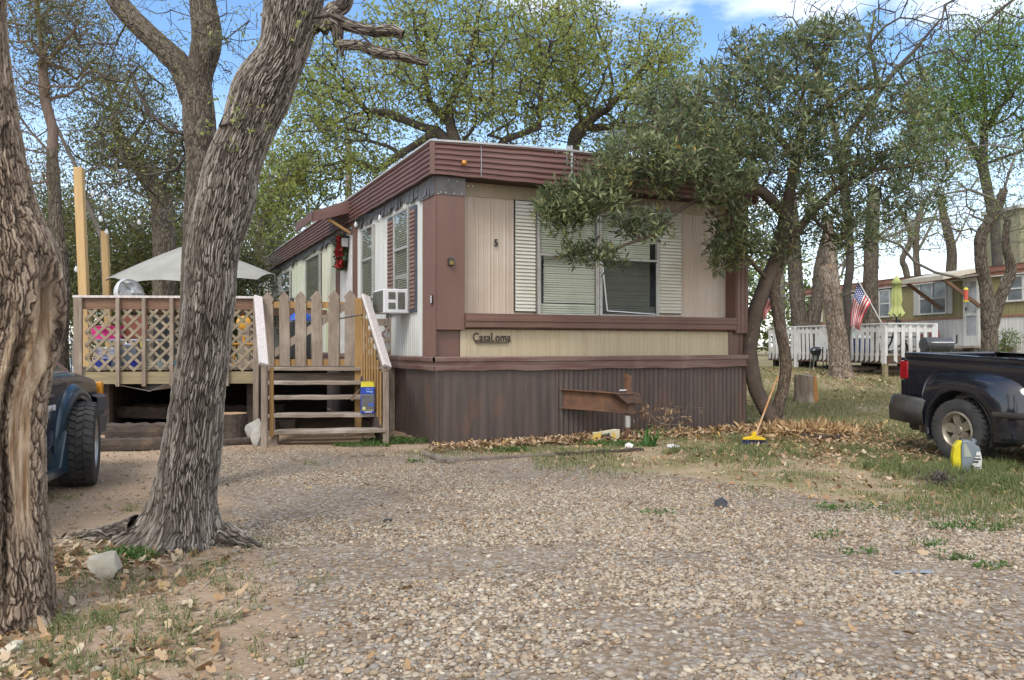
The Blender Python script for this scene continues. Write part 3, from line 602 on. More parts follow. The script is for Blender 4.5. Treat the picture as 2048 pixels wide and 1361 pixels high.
# ======================= air conditioner in the side window =======================
yA_ = HS(817, 600)[0]; AX = -.42
ac = thing('air_conditioner', HM @ Vector((-.2, a[0]+.25, HS(817, 628)[1])), 'white window air conditioner jutting from the side window above the stair rail', 'air conditioner', HA)
w2, h2 = .23, .3
b = MB(); b.box((-.15, -w2, 0), (.19, w2, h2)); bo = b.build('casing', 'whitepl', ac, bevel=.012)
b = MB()
b.box((-.162, -w2+.02, .02), (-.152, w2-.02, h2-.02)); b.build('back_panel', 'grille', ac)
g = MB()
for z in np.linspace(.04, h2-.04, 16): g.box((-.168, -w2+.03, z-.003), (-.162, w2-.03, z+.003))
for y in np.linspace(-w2+.03, w2-.03, 10): g.box((-.17, y-.002, .03), (-.166, y+.002, h2-.03))
g.build('fin_grille', 'grille', ac)
v = MB()
for x0_, x1_, z0_, z1_ in ((-.09, -.0, .17, .26), (-.09, -.0, .05, .13), (.03, .12, .05, .26)):
    v.box((x0_, -w2-.002, z0_), (x1_, -w2+.01, z1_))
    for z in np.arange(z0_+.01, z1_-.005, .014): v.box((x0_, -w2-.006, z), (x1_, -w2-.002, z+.005))
v.build('side_vent', 'grille', ac)
MB().tube([(-.05, -.05, -.005), (-.05, -.05, -.06)], .018, 8).build('drain_pipe', 'grille', ac)
# ======================= wreath on the door =======================
yw, zw = (yA+yB)/2, HS(689, 512)[1]
wr_ = thing('wreath', HM @ Vector((-.1, yw, zw-.3)), 'green wreath with red flowers and ribbon hanging on the white door', 'wreath', HA)
r = np.random.default_rng(5); ang = r.random(150)*2*np.pi; C = np.column_stack([r.normal(0, .03, 150), .2*np.cos(ang), .3+.28*np.sin(ang)])
V, Fq, v = leaves(C, 8, .06, .08, .35, seed=3); np_mesh('foliage_ring', V, Fq, mk('wreath_green', (.03, .07, .02), (.06, .1, .03), sc=30, rough=.6), wr_)
C = np.column_stack([-.07+0*ang[:22], .17*np.cos(ang[:22]*.5+1.6), .3+.25*np.sin(ang[:22])]); V, Fq, v = leaves(C, 10, .05, .07, .8, seed=4); wr_.scale = (.8, .8, .8); wr_.location.z += .07; np_mesh('flowers', V, Fq, mk('red_cloth', (.5, .02, .025), (.3, .01, .01), sc=20, rough=.6), wr_)
MB().box((.02, -.02, .3), (.028, .02, .95)).box((.02, -.16, .5), (.03, .16, .54)).build('ribbon', mk('red_ribbon', (.4, .02, .03), rough=.5), wr_)
# ======================= wooden deck with lattice railing =======================
DA = R(5); DO = P(520, 700, 10.2); DO.z = 0; DM = Matrix.Translation(DO) @ Matrix.Rotation(DA, 4, 'Z'); DI = DM.inverted(); ZD = .87
def DF(px, py, y=0):
    o = DI @ CAMP; d = DI @ P(px, py, 5)-o; t = (y-o.y)/d.y; q = o+d*t; return q.x, q.z
deck = thing('deck', DO, 'raised wooden deck with lattice railing and picket gate beside the brown mobile home', 'deck', DA)
xL0 = DF(158, 600)[0]; xg1 = DF(722, 600)[0]; zr = DF(300, 594)[1]; zrim0 = DF(300, 768)[1]; zrim1 = DF(300, 744)[1]
hw = lambda y: (DI @ (HM @ Vector((-.04, 0, 0)))).x  # not used for geometry, only a reference
def wallx(yd):            # deck-frame x where the home's side wall stands, at deck-frame depth yd
    p0 = DI @ (HM @ Vector((-.05, 0, 0))); p1 = DI @ (HM @ Vector((-.05, 6, 0))); return p0.x+(p1.x-p0.x)*(yd-p0.y)/(p1.y-p0.y)
b = MB(); x = xL0; BK = 3.6
y = .02
while y < BK:
    b.box((xL0, y, ZD-.035+random.uniform(-.003, .003)), (wallx(y+.14)-.02, y+.135, ZD)); y += .142
b.build('floor_boards', 'wood_greyh', deck)
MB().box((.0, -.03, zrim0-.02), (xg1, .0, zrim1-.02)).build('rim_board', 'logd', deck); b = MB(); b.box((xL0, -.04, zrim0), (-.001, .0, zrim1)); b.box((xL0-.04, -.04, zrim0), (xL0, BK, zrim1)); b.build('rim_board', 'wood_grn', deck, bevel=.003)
MB().box((xL0-.03, .6, -.05), (xL0-.01, BK, zrim0-.01)).build('side_light_baffle', 'logd', deck); MB().box((xL0, BK, -.05), (wallx(BK)-.1, BK+.04, ZD-.05)).box((xL0, .5, zrim1-.12), (xL0+1.8, BK, zrim1-.06)).build('back_light_baffle', 'logd', deck)  # side and back boards added to block light and darken under the deck
for px in (212, 380, 505):
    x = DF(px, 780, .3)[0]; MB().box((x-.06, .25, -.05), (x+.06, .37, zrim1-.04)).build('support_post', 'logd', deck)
MB().box((xL0-.05, -.07, zr-.02), (-.05, .05, zr+.01)).build('rail_cap', 'wood_pale', deck, bevel=.003)
MB().box((xL0, -.035, zr-.16), (-.05, -.0, zr-.021)).build('top_rail', 'wood_dark', deck, bevel=.002)
MB().box((xL0-.04, 0, zr-.12), (xL0-.0, BK, zr-.0)).box((xL0, BK, zr-.1), (wallx(BK)-.1, BK+.04, zr)).build('side_rail', 'wood_dark', deck)
bx = [DF(p, 600)[0] for p in (161, 240, 292, 347, 402, 457)]
for i, x in enumerate(bx):
    w = .05 if i == 0 else .022; MB().box((x-w, -.085, zrim0-(.03 if i else 0)), (x+w, -.042, zr-.025)).build('baluster', 'wood_grey', deck, bevel=.003)
MB().box((-.07, -.08, -.05), (.0, .03, zr-.02)).build('corner_post', 'wood_grey', deck, bevel=.004)
def lattice(x0, x1, z0, z1, y, M=None, pitch=.112, w=.033, name='lattice_panel', mat='lattice'):
    b = MB()
    for s_, yy in ((1, y), (-1, y+.009)):
        c = -3.0
        while c < 4:          # line z = z0 + s(x-x0) + c
            pts = []
            for x in (x0, x1):
                z = z0+s_*(x-x0)+c
                if z0 <= z <= z1: pts.append((x, z))
            for z in (z0, z1):
                x = x0+(z-z0-c)/s_
                if x0 < x < x1: pts.append((x, z))
            if len(pts) >= 2:
                p, q = Vector((pts[0][0], yy, pts[0][1])), Vector((pts[1][0], yy, pts[1][1]))
                if (p-q).length > .03: b.bar(p, q, w, .008, (0, 1, 0))
            c += pitch*1.414
    if M is not None: b.v = [tuple(M @ Vector(v)) for v in b.v]
    return b.build(name, mat, deck)
ed = [DF(173, 600)[0]]+bx[1:]+[-.06]
for i in range(len(ed)-1): lattice(ed[i]+(.02 if i else 0), ed[i+1]-.02, zrim1+.01, zr-.16, -.03)
# picket gate: part of the deck
zg0 = DF(620, 733)[1]; zg1 = DF(620, 585)[1]
gate = MB().box((.03, -.02, DF(620, 617)[1]), (xg1-.09, .015, DF(620, 604)[1])).build('gate', 'wood_yel', deck, bevel=.002); MB().box((.03, -.02, DF(620, 732)[1]), (xg1-.09, .015, DF(620, 719)[1])).build('bottom_rail', 'wood_yel', gate, bevel=.002); MB().bar((.04, -.018, DF(620, 722)[1]), (xg1-.15, -.018, DF(620, 607)[1]), .02, .09, (0, 0, 1)).build('gate_brace', 'wood_grey', gate)
for pl, pr, dz in ((525, 548, 0), (559, 580, .01), (590, 612, .015), (623, 645, .02), (656, 678, .03), (689, 711, .035)):
    xa_ = DF(pl, 600, -.05)[0]; xb_ = DF(pr, 600, -.05)[0]; z0 = zg0+.0; z1 = zg1+dz; c = (xa_+xb_)/2; w = (xb_-xa_)/2; lean = random.uniform(-.012, .012)
    poly = [(xa_, z0), (xb_, z0), (xb_+lean, z1-.17), (xb_-.015+lean, z1-.145), (xb_+.008+lean, z1-.09), (c+lean, z1), (xa_-.008+lean, z1-.09), (xa_+.015+lean, z1-.145), (xa_+lean, z1-.17)]
    MB().prism([(x, -.045+random.uniform(-.004, .002), z) for x, z in poly][::-1], (0, .02, 0)).build('picket', 'wood_grey', gate, bevel=.003)
MB().tube([DM.inverted() @ P(678, 638, 10.08), DM.inverted() @ P(722, 630, 10.05), (xg1+.06, 0, DF(725, 630)[1])], .009, 6).build('gate_latch', 'black', gate)
MB().box((xg1-.075, -.05, -.05), (xg1+.01, .035, DF(715, 597)[1])).build('gate_post', 'wood_yel', deck, bevel=.004)
# short rail with lattice that closes the deck against the home, right of the stairs
y3 = .45; xq0 = DF(735, 600, y3)[0]; xq1 = DF(786, 600, y3)[0]
MB().box((xq0-.1, y3, DF(760, 611, y3)[1]-.11), (xq1, y3+.03, DF(760, 611, y3)[1])).box((xq0-.1, y3, DF(760, 652, y3)[1]), (xq1, y3+.03, DF(760, 638, y3)[1])).build('side_rail', 'wood_grey', deck)
lattice(xq0-.05, xq1-.01, ZD+.02, DF(760, 652, y3)[1], y3+.01, mat='wood_grey')
MB().box((xq1-.04, y3-.04, .0), (xq1+.03, y3+.03, DF(786, 600, y3)[1]-.12)).build('corner_post', 'wood_grey', deck, bevel=.004)
MB().box((xg1, y3+.0, ZD-.2), (xq1, y3+.04, ZD)).build('rim_board', 'logd', deck)
# ======================= stairs =======================
SO = P(533, 800, 9.2); SO.z = 0
st = thing('stairs', SO, 'weathered wooden stairs of five treads climbing to the picket gate, with slanted pale handrails', 'stairs', 0)
def S(px, py, Y): return P(px, py, Y)-SO
def plank_at(l, r, py_l, py_r, Yl, Yr, dep, th, name='tread'):
    a_ = S(l, py_l, Yl); c_ = S(r, py_r, Yr); d = Vector((.2, .98, 0))*dep; b = MB(); n = 8; tp = []
    for i in range(n+1):
        p = a_.lerp(c_, i/n); w = .004*math.sin(i*1.9+l); q = p+Vector((0, w, w*.6)); tp.append((q, q+d))
    for q, r_ in tp: b.v += [tuple(q), tuple(r_), tuple(r_-Vector((0, 0, th))), tuple(q-Vector((0, 0, th)))]
    for i in range(n):
        for j in range(4): b.f.append((i*4+j, i*4+(j+1) % 4, i*4+4+(j+1) % 4, i*4+4+j))
    b.f += [(0, 3, 2, 1), (n*4, n*4+1, n*4+2, n*4+3)]
    return b.build(name, 'wood_greyh', st, bevel=.006)
def yz(py, z): return (CAM_H-z)*F/(py-HY)
Yt = [10.14, 9.94, 9.68, 9.42, 9.16]; Lx = [527, 528, 531, 533, 533]; Rx = [727, 737, 748, 757, 771]; py = [735, 763, 793, 829, 863]
for i in range(5): plank_at(Lx[i], Rx[i], py[i], py[i]-(0, 0, 1, 2, 5)[i], Yt[i], Yt[i]+.08, .25, .045)
# stringers
for px0, px1, nm in ((541, 547, 0), (722, 764, 1)):
    a_ = S(px0, 745, 10.1); c_ = S(px1, 880, 9.3); c_.z = .02; MB().bar(a_+Vector((0, 0, -.14)), c_+Vector((0, 0, .05)), .04, .22).build('stringer', 'logd', st)
MB().box((S(542, 880, 9.2).x, .02, -.02), (S(553, 880, 9.2).x, .1, .13)).box((S(536, 880, 9.2).x, .0, -.03), (S(556, 880, 9.2).x, .14, .015)).build('footing_block', 'wood_grey', st)
# newel posts
Yn = 8.93; pl = S(529, 733, Yn)
MB().box((pl.x-.035, pl.y-.02, -.03), (pl.x+.03, pl.y+.04, pl.z)).build('newel_post', 'wood_grey', st, bevel=.004)
pr_ = S(772, 737, 9.28); MB().box((pr_.x-.035, pr_.y-.02, -.03), (pr_.x+.035, pr_.y+.05, pr_.z-.01)).build('newel_post', 'wood_grey', st, bevel=.004)
tl = S(516, 594, 10.12); MB().bar(tl, pl+Vector((.0, -.03, .02)), .1, .035, (0, .5, 1)).build('handrail', 'wood_pale', st, bevel=.003)
tr = S(731, 592, 10.1); MB().bar(tr, pr_+Vector((.02, -.03, .02)), .11, .035, (0, .5, 1)).build('handrail', 'wood_pale', st, bevel=.003)
MB().bar(tr+Vector((.0, .02, -.06)), pr_+Vector((.0, .0, -.06)), .03, .1, (0, .2, 1)).build('under_rail', 'wood_grey', st)
# yellow balusters under the right handrail, one at the left
for i in range(8):
    f = i/7.5; t_ = tr.lerp(pr_, f)-Vector((.045, 0, .06+.03*f)); z0 = .62*(1-f)-.0; z0 = max(.1, .7-.62*f)
    MB().box((t_.x-.012, t_.y-.012, z0), (t_.x+.012, t_.y+.012, t_.z)).build('baluster', 'wood_yel', st, bevel=.003)
t_ = pl+Vector((.055, .08, 0)); MB().box((t_.x-.02, t_.y-.02, .12), (t_.x+.02, t_.y+.02, .9)).build('baluster', 'wood_yel', st, bevel=.003)
# ======================= blue and yellow cardboard box on the steps =======================
bl_ = P(719, 829, 9.38); br_ = P(747, 829, 9.4); bw = (br_-bl_).length; cz = bl_.z+.002; bh = .315
cb = thing('cardboard_box', ((bl_.x+br_.x)/2, 9.46, cz), 'upright blue and yellow cardboard box with an open flap on the fourth step', 'box', R(6))
blue = mk('printed_blue', (.012, .045, .3), (.02, .06, .36), sc=9, rough=.4); gry = mk('printed_grey', (.07, .075, .08), (.14, .14, .14), sc=14, rough=.4); yl = mk('printed_yellow', (.5, .42, .02), (.4, .33, .02), sc=9, rough=.45)
MB().box((-bw/2, 0, 0), (bw/2, .13, bh)).build('carton', blue, cb, bevel=.002)
MB().box((-bw/2+.012, -.002, .04), (bw/2-.004, .0, bh*.68)).build('picture_panel', gry, cb)
MB().box((-bw/2+.006, -.004, bh*.69), (bw/2-.002, -.002, bh*.705)).box((-bw/2+.01, -.004, .036), (bw/2-.004, -.002, .042)).build('yellow_stripe', yl, cb)
MB().add([(-bw/2, .0, bh), (bw/2, 0, bh), (bw/2-.02, .11, bh+.055), (-bw/2+.0, .11, bh+.06)], [(0, 1, 2, 3)]).build('top_flap', yl, cb)
MB().add([(-bw/2, .0, bh-.01), (-bw/2, .08, bh-.01), (-bw/2-.1, .03, bh-.17), (-bw/2-.13, -.03, bh-.13)], [(0, 1, 2, 3)]).add([(-bw/2-.1, .03, bh-.17), (-bw/2-.13, -.03, bh-.13), (-bw/2-.15, -.02, bh-.11)], [(0, 1, 2)]).build('side_flap', mk('kraft_card', (.45, .33, .22), (.36, .26, .17), sc=12), cb)
MB().lathe([(0, .003), (.017, .002), (.018, 0)], 16, Matrix.Translation((-bw/2+.04, -.002, .062)) @ Matrix.Rotation(R(90), 4, 'X')).build('round_badge', mk('pale_yellow', (.7, .68, .25)), cb)
text('round_badge_mark', '!', .03, 'black', cb, facing((-bw/2+.04, -.006, .062)), .0005, .001)
MB().box((.01, -.004, .09), (bw/2-.012, -.002, .12)).build('blue_badge', mk('bright_blue', (.05, .12, .5)), cb); text('lettering', 'HART', .028, 'white', cb, facing((.01, -.003, .019)), .0008, .0012, 1.2)
MB().lathe([(.012, .002), (.016, .002), (.016, 0)], 14, Matrix.Translation((.0, -.001, bh-.03)) @ Matrix.Rotation(R(90), 4, 'X')).box((.024, -.003, bh-.026), (.058, -.001, bh-.022)).box((.026, -.003, bh-.036), (.054, -.001, bh-.033)).box((-.01, -.003, bh-.062), (.03, -.001, bh-.052)).box((.036, -.003, bh-.07), (.056, -.001, bh-.05)).build('printed_marks', mk('light_blue', (.3, .45, .75)), cb)
MB().bar((-.012, -.003, .075), (-.004, -.003, .12), .005, .002, (0, 1, 0)).bar((.012, -.003, .055), (.03, -.003, .11), .007, .002, (0, 1, 0)).build('tool_picture', 'grille', cb)
# ======================= deck things =======================
def onD(px, py, Y, z=None): p = P(px, py, Y); p.z = ZD+.001 if z is None else z; return p
col = lambda n, c, c2=None, **k: mk(n, c, c2 or tuple(x*.8 for x in c), sc=8, **({'rough': .5} | k))
# string-light posts
for px, pt, Y, w, lb in ((174, 336, 10.42, .105, 'tall yellow pine post at the front left corner of the deck'), (220, 463, 12.6, .095, 'shorter yellow pine post near the back of the deck, next to the fan')):
    q = P(px, pt, Y); o = MB().box((-w/2, -w/2, 0), (w/2, w/2, q.z-ZD)).build('post', 'wood_post', None, bevel=.005); o.location = (q.x, Y, ZD); o.rotation_euler = (0, R(-2.2), R(8)); tag(o, lb, 'post', 'yellow posts on the deck')
# string lights: one strand from post to post and home
def strand(name, pts, label, nb, sag=.15, skip=0):
    pts = [Vector(p) for p in pts]; o0 = pts[0].copy(); t = thing(name, o0, label, 'string lights', 0, 'strands of string lights'); w = MB(); bulbs = []
    for a_, c_ in zip(pts, pts[1:]):
        n = 14; L_ = (c_-a_).length; q = [a_.lerp(c_, i/n)-Vector((0, 0, sag*L_*.4*math.sin(math.pi*i/n)))-o0 for i in range(n+1)]; w.tube(q, .006, 5)
        k = max(1, int(L_/nb)); bulbs += [q[min(n, int(n*(i+.5)/k))] for i in range(k)]
    w.build('cable', 'black', t)
    for i, p in enumerate(bulbs):
        s_ = MB().lathe([(.0, 0), (.014, -.002), (.014, -.045), (.012, -.05)], 10, Matrix.Translation(p)).build('bulb_socket', 'black', t)
        MB().lathe([(.011, -.048), (.02, -.07), (.028, -.095), (.024, -.115), (.012, -.128), (0, -.13)], 12, Matrix.Translation(p)).build('bulb', BULB, s_, smooth=True)
BULB = bpy.data.materials.new('clear_bulb'); BULB.use_nodes = True; _b = BULB.node_tree.nodes['Principled BSDF']; _b.inputs['Base Color'].default_value = (.8, .82, .85, 1); _b.inputs['Roughness'].default_value = .08; _b.inputs['Alpha'].default_value = .55
strand('string_lights', [HM @ Vector((-.12, HS(806, 396)[0], HS(806, 396)[1])), HM @ Vector((-.1, HS(748, 438)[0], HS(748, 438)[1]+.05)), HM @ Vector((-.12, HS(706, 430)[0], HS(706, 430)[1]))], 'string of clear bulbs sagging along the side wall under the roof edge', .75, .12)
strand('string_lights', [P(178, 345, 10.42), P(160, 480, 11), P(145, 560, 11.6)], 'string of clear bulbs dropping behind the tall yellow post', .55, .1)
strand('string_lights', [P(178, 347, 10.42), P(221, 466, 12.6), P(215, 560, 12.8)], 'string of clear bulbs running from the tall post down the shorter post', .6, .1)
strand('string_lights', [P(178, 346, 10.45), P(310, 440, 13), P(470, 545, 14)], 'string of clear bulbs crossing from the tall post behind the twin-stemmed tree', 1.0, .15)
# grey cantilevered patio umbrella, tilted towards the camera
UY = 12.6; ua = P(382, 486, UY); ub = onD(382, 700, UY)
um = thing('patio_umbrella', (ub.x, UY, ZD), 'open grey fabric patio umbrella on the deck behind the big trunk', 'umbrella')
Ru = 1.27; H0 = .52; tilt = Matrix.Translation(ua-ub+Vector((0, 0, -.02))) @ Matrix.Rotation(R(9), 4, 'X')
b = MB(); n = 8; m = 6
for i in range(m+1):
    f = i/m
    for k in range(n*4):
        a_ = 2*math.pi*k/(n*4)+R(22); s_ = math.cos(math.pi/8)/math.cos((k % 4)/4*math.pi/4-math.pi/8); r_ = Ru*f*(1 if 0 else s_)*1.0; drop = H0*f**1.15+.05*f*f*math.sin(math.pi*(k % 4)/4)*-1
        b.v.append(tuple(tilt @ Vector((r_*math.cos(a_), r_*math.sin(a_), -drop))))
for i in range(m):
    for k in range(n*4): b.f.append((i*n*4+k, i*n*4+(k+1) % (n*4), (i+1)*n*4+(k+1) % (n*4), (i+1)*n*4+k))
cano = b.build('canopy', mk('grey_fabric', (.46, .455, .41), (.38, .375, .34), sc=3, rough=.9, trans=.35), um)
MB().tube([(0, 0, 0), ua-ub+Vector((0, 0, .03))], .022, 10).build('pole', 'black', um)
for k in range(8):
    a_ = 2*math.pi*k/8+R(22); MB().tube([tilt @ Vector((.02, 0, -.03)), tilt @ Vector((Ru*.98*math.cos(a_), Ru*.98*math.sin(a_), -H0-.015))], .008, 5).build('rib', 'black', um)
MB().lathe([(.0, 0), (.26, 0), (.26, .05), (.05, .08), (.03, .2)], 20).build('base', 'black', um)
# pedestal fan
fq = onD(258, 700, 11.2); fan = thing('pedestal_fan', fq, 'white pedestal fan turned sideways behind the deck rail', 'fan', R(-30)); fh = P(258, 588, 11.2).z-ZD
MB().tube([(0, 0, 0), (0, 0, fh-.1)], .016, 8).lathe([(0, .03), (.2, .02), (.21, 0)], 20).build('stand', 'grille', fan)
FM = Matrix.Translation((0, 0, fh)) @ Matrix.Rotation(R(80), 4, 'Y'); fw_ = mk('fan_white', (.55, .56, .56), (.45, .46, .46), sc=20, rough=.4)
b = MB(); b.lathe([(.2, -.05), (.215, -.01), (.215, .02), (.2, .05)], 28, FM)
for k in range(40):
    a_ = 2*math.pi*k/40; c_, s_ = math.cos(a_), math.sin(a_)
    b.tube([FM @ Vector((c_*.04, s_*.04, .09)), FM @ Vector((c_*.14, s_*.14, .085)), FM @ Vector((c_*.2, s_*.2, .05))], .003, 3, False); b.tube([FM @ Vector((c_*.04, s_*.04, -.09)), FM @ Vector((c_*.2, s_*.2, -.05))], .003, 3, False)
b.build('cage', fw_, fan)
MB().lathe([(0, -.14), (.06, -.13), (.065, -.03), (.03, .09), (0, .095)], 18, FM).build('motor', fw_, fan, smooth=True)
for k in range(3):
    M_ = FM @ Matrix.Rotation(2*math.pi*k/3, 4, 'Z'); MB().add([M_ @ Vector(p) for p in ((.03, -.02, .0), (.17, -.08, .03), (.18, .05, -.01), (.03, .03, -.02))], [(0, 1, 2, 3)]).build('blade', fw_, fan)
def bin_(px0, px1, pt, pb, Y, z0, name, label, cat, c, lid=None, taper=.85, group=None):
    w = (px1-px0)/F*Y/2; h = (pb-pt)/F*Y; q = P((px0+px1)/2, pb, Y); q.z = z0; t = thing(name, q, label, cat, R(5), group); d = w*.7
    b = MB(); prof = []
    for s_, z in ((taper, 0), (1, h), (1.05, h), (1.05, h*.93)):
        prof.append([(-w*s_, -d*s_, z), (w*s_, -d*s_, z), (w*s_, d*s_, z), (-w*s_, d*s_, z)])
    for p in prof: b.v += p
    for i in range(3):
        for j in range(4): b.f.append((i*4+j, i*4+(j+1) % 4, i*4+4+(j+1) % 4, i*4+4+j))
    b.f.append((3, 2, 1, 0)); b.add([(-w*.97, -d*.97, h*.8), (w*.97, -d*.97, h*.8), (w*.97, d*.97, h*.8), (-w*.97, d*.97, h*.8)], [(0, 1, 2, 3)]); b.build('tub', c, t, bevel=.006)
    if lid: MB().box((-w*1.06, -d*1.06, h), (w*1.06, d*1.06, h+.03)).build('lid', lid, t, bevel=.008)
    MB().box((-w*.3, -d*1.07-.01, h*.7), (w*.3, -d*1.0, h*.82)).build('handle', c, t); return t
# patio table carrying bins
tq = onD(240, 700, 10.95); ft = thing('folding_table', tq, 'grey plastic folding table behind the lattice loaded with bins', 'table', R(5)); th_ = P(240, 679, 10.95).z-ZD
MB().box((-.55, -.3, th_-.03), (.5, .3, th_)).build('tabletop', mk('grey_plastic', (.3, .33, .38), rough=.5), ft, bevel=.008)
for sx in (-.5, .45):
    for sy in (-.26, .26): MB().tube([(sx, sy, 0), (sx, sy, th_-.03)], .014, 6).build('leg', 'grille', ft)
zt_ = ZD+th_
bin_(190, 241, 650, 676, 10.9, zt_, 'plastic_tub', 'bright pink plastic tub on the grey table behind the lattice', 'tub', col('pink_plastic', (.65, .02, .2)))
o = MB().box((-.17, -.02, 0), (.17, .02, .33)).box((-.15, -.03, .02), (.15, -.02, .31)).build('wooden_panel', col('reddish_board', (.2, .06, .03)), None, bevel=.004); o.location = (*P(270, 679, 11.05).xy, zt_); o.rotation_euler = (R(-4), 0, R(5)); tag(o, 'reddish brown board standing on the table behind the lattice', 'board')
bin_(196, 236, 690, 724, 10.6, ZD, 'storage_bin', 'pale lavender storage bin under the table behind the lattice', 'bin', col('lavender_plastic', (.4, .4, .5)), col('white_lid', (.55, .56, .6)))
bin_(240, 277, 697, 738, 10.75, ZD, 'storage_bin', 'grey-blue storage bin standing under the right end of the table', 'bin', col('slate_plastic', (.13, .16, .2)), col('lav_lid', (.42, .42, .5)))
bin_(192, 222, 727, 743, 10.5, ZD, 'storage_box', 'low deep blue plastic box on the deck floor at the lattice', 'box', col('deep_blue', (.01, .03, .25)))
bin_(262, 280, 726, 741, 10.45, ZD, 'storage_box', 'small deep blue plastic box on the deck floor right of the slate bin', 'box', col('deep_blue2', (.01, .03, .3)))
bin_(281, 291, 680, 700, 10.7, ZD+.25, 'yellow_basket', 'small pale yellow basket hanging between the lattice panels', 'basket', col('pale_yellow_plastic', (.55, .4, .12)))
bin_(315, 326, 722, 738, 10.5, ZD, 'glass_jug', 'clear pale jug on the deck floor near the big trunk', 'jug', col('pale_glass', (.35, .42, .42), rough=.2))
bin_(338, 352, 722, 738, 10.5, ZD, 'glass_jug', 'light blue jug on the deck floor beside the big trunk', 'jug', col('blue_glass', (.1, .3, .42), rough=.2))
bin_(312, 350, 610, 700, 12.0, ZD, 'barbecue_cabinet', 'tall dark cabinet standing at the back of the deck behind the lattice', 'cabinet', col('charcoal_panel', (.02, .022, .024)), col('charcoal_lid', (.04, .04, .045)), taper=1)
bin_(478, 500, 655, 735, 11.3, ZD, 'planter_crate', 'weathered wooden planter crate behind the right lattice panel', 'crate', 'wood_greyh', taper=1)
# yellow lawn chair
cq = onD(488, 700, 10.9); ch = thing('yellow_chair', cq, 'yellow round-backed chair behind the lattice left of the stairs', 'chair', R(20)); yp = col('yellow_plastic', (.6, .3, .03))
zc_ = P(488, 646, 10.9).z-ZD
MB().lathe([(0, .0), (.085, .0), (.1, .01), (.085, .02), (0, .02)], 18, Matrix.Translation((0, .1, zc_)) @ Matrix.Rotation(R(80), 4, 'X')).build('backrest', yp, ch, smooth=True)
MB().box((-.17, -.15, .28), (.17, .13, .31)).build('seat', yp, ch, bevel=.01)
for sx in (-.14, .14):
    for sy in (-.12, .1): MB().tube([(sx, sy, 0), (sx*.8, sy, .28)], .012, 6).build('leg', yp, ch)
MB().tube([(0, .12, .3), (0, .11, zc_)], .015, 6).build('back_post', yp, ch)
# blue kettle-lid grill behind the gate
gq = onD(602, 700, 11.0); kg = thing('kettle_grill', gq, 'blue-lidded grill standing behind the picket gate', 'grill'); zg_ = P(602, 642, 11.0).z-ZD
MB().lathe([(.155, 0), (.15, .05), (.12, .09), (.06, .115), (0, .12)], 28, Matrix.Translation((0, 0, zg_))).build('lid', mk('blue_enamel', (.01, .07, .4), rough=.25, coat=.5), kg, smooth=True)
MB().box((-.15, -.12, .1), (.15, .12, zg_-.01)).build('cabinet', 'black', kg, bevel=.01)
for sx in (-.13, .13): MB().box((sx-.015, -.1, 0), (sx+.015, .1, .1)).build('leg', 'black', kg)
# ======================= under and beside the deck =======================
def log_(name, a_, c_, w, h, label, cat, mat='logd', grp=None):
    a_ = Vector(a_); c_ = Vector(c_); b = MB(); n = 14; d = c_-a_; x = d.cross(Vector((0, 0, 1))).normalized()
    pr = [(-.5, -.5), (.5, -.5), (.55, 0), (.48, .5), (-.48, .5), (-.55, .05)]
    for i in range(n+1):
        for u, v in pr: b.v.append(tuple(a_+d*i/n-a_+x*u*w*(1+.05*math.sin(i*1.7+u))+Vector((0, 0, (v+.5)*h*(1+.06*math.sin(i*2.3+v*2))))))
    k = len(pr)
    for i in range(n):
        for j in range(k): b.f.append((i*k+j, i*k+(j+1) % k, (i+1)*k+(j+1) % k, (i+1)*k+j))
    b.f += [tuple(range(k))[::-1], tuple(n*k+j for j in range(k))]
    o = b.build(name, mat, None, bevel=.01); o.location = a_; return tag(o, label, cat, grp)
a_, c_ = G(196, 903), G(345, 900); a_.z = c_.z = 0
log_('landscape_timber', a_, c_, .16, .13, 'lower dark landscape timber lying below the deck, left of the big trunk', 'timber')
a2 = a_+Vector((0, .22, .1)); c2 = c_+Vector((.1, .22, .1)); log_('landscape_timber', a2, c2, .2, .17, 'upper dark landscape timber stacked behind the lower one below the deck', 'timber')
a_, c_ = G(445, 893), G(524, 888); a_.z = c_.z = 0; log_('landscape_timber', a_, c_, .14, .08, 'short dark timber on the ground between the big trunk and the stairs', 'timber')
q = P(462, 860, 9.75); o = thing('log_stump', (q.x, q.y, 0), 'dark sawn log with orange cut top under the deck beside the trunk', 'stump')
hs_ = P(462, 825, 9.75).z; b = MB(); n = 26; pr = []
for i, (s_, z) in enumerate(((1.1, -.03), (1.02, .1), (1, hs_*.6), (.97, hs_-.01))):
    for k in range(n): a_ = 2*math.pi*k/n; r_ = .2*s_*(1+.05*math.sin(k*3)+.04*math.sin(k*1.7+i)); b.v.append((r_*math.cos(a_), r_*math.sin(a_), z))
for i in range(3):
    for k in range(n): b.f.append((i*n+k, i*n+(k+1) % n, (i+1)*n+(k+1) % n, (i+1)*n+k))
b.build('bark_side', 'logd', o); MB().lathe([(0, hs_), (.185, hs_-.012)], 26).build('cut_top', 'cutw', o)
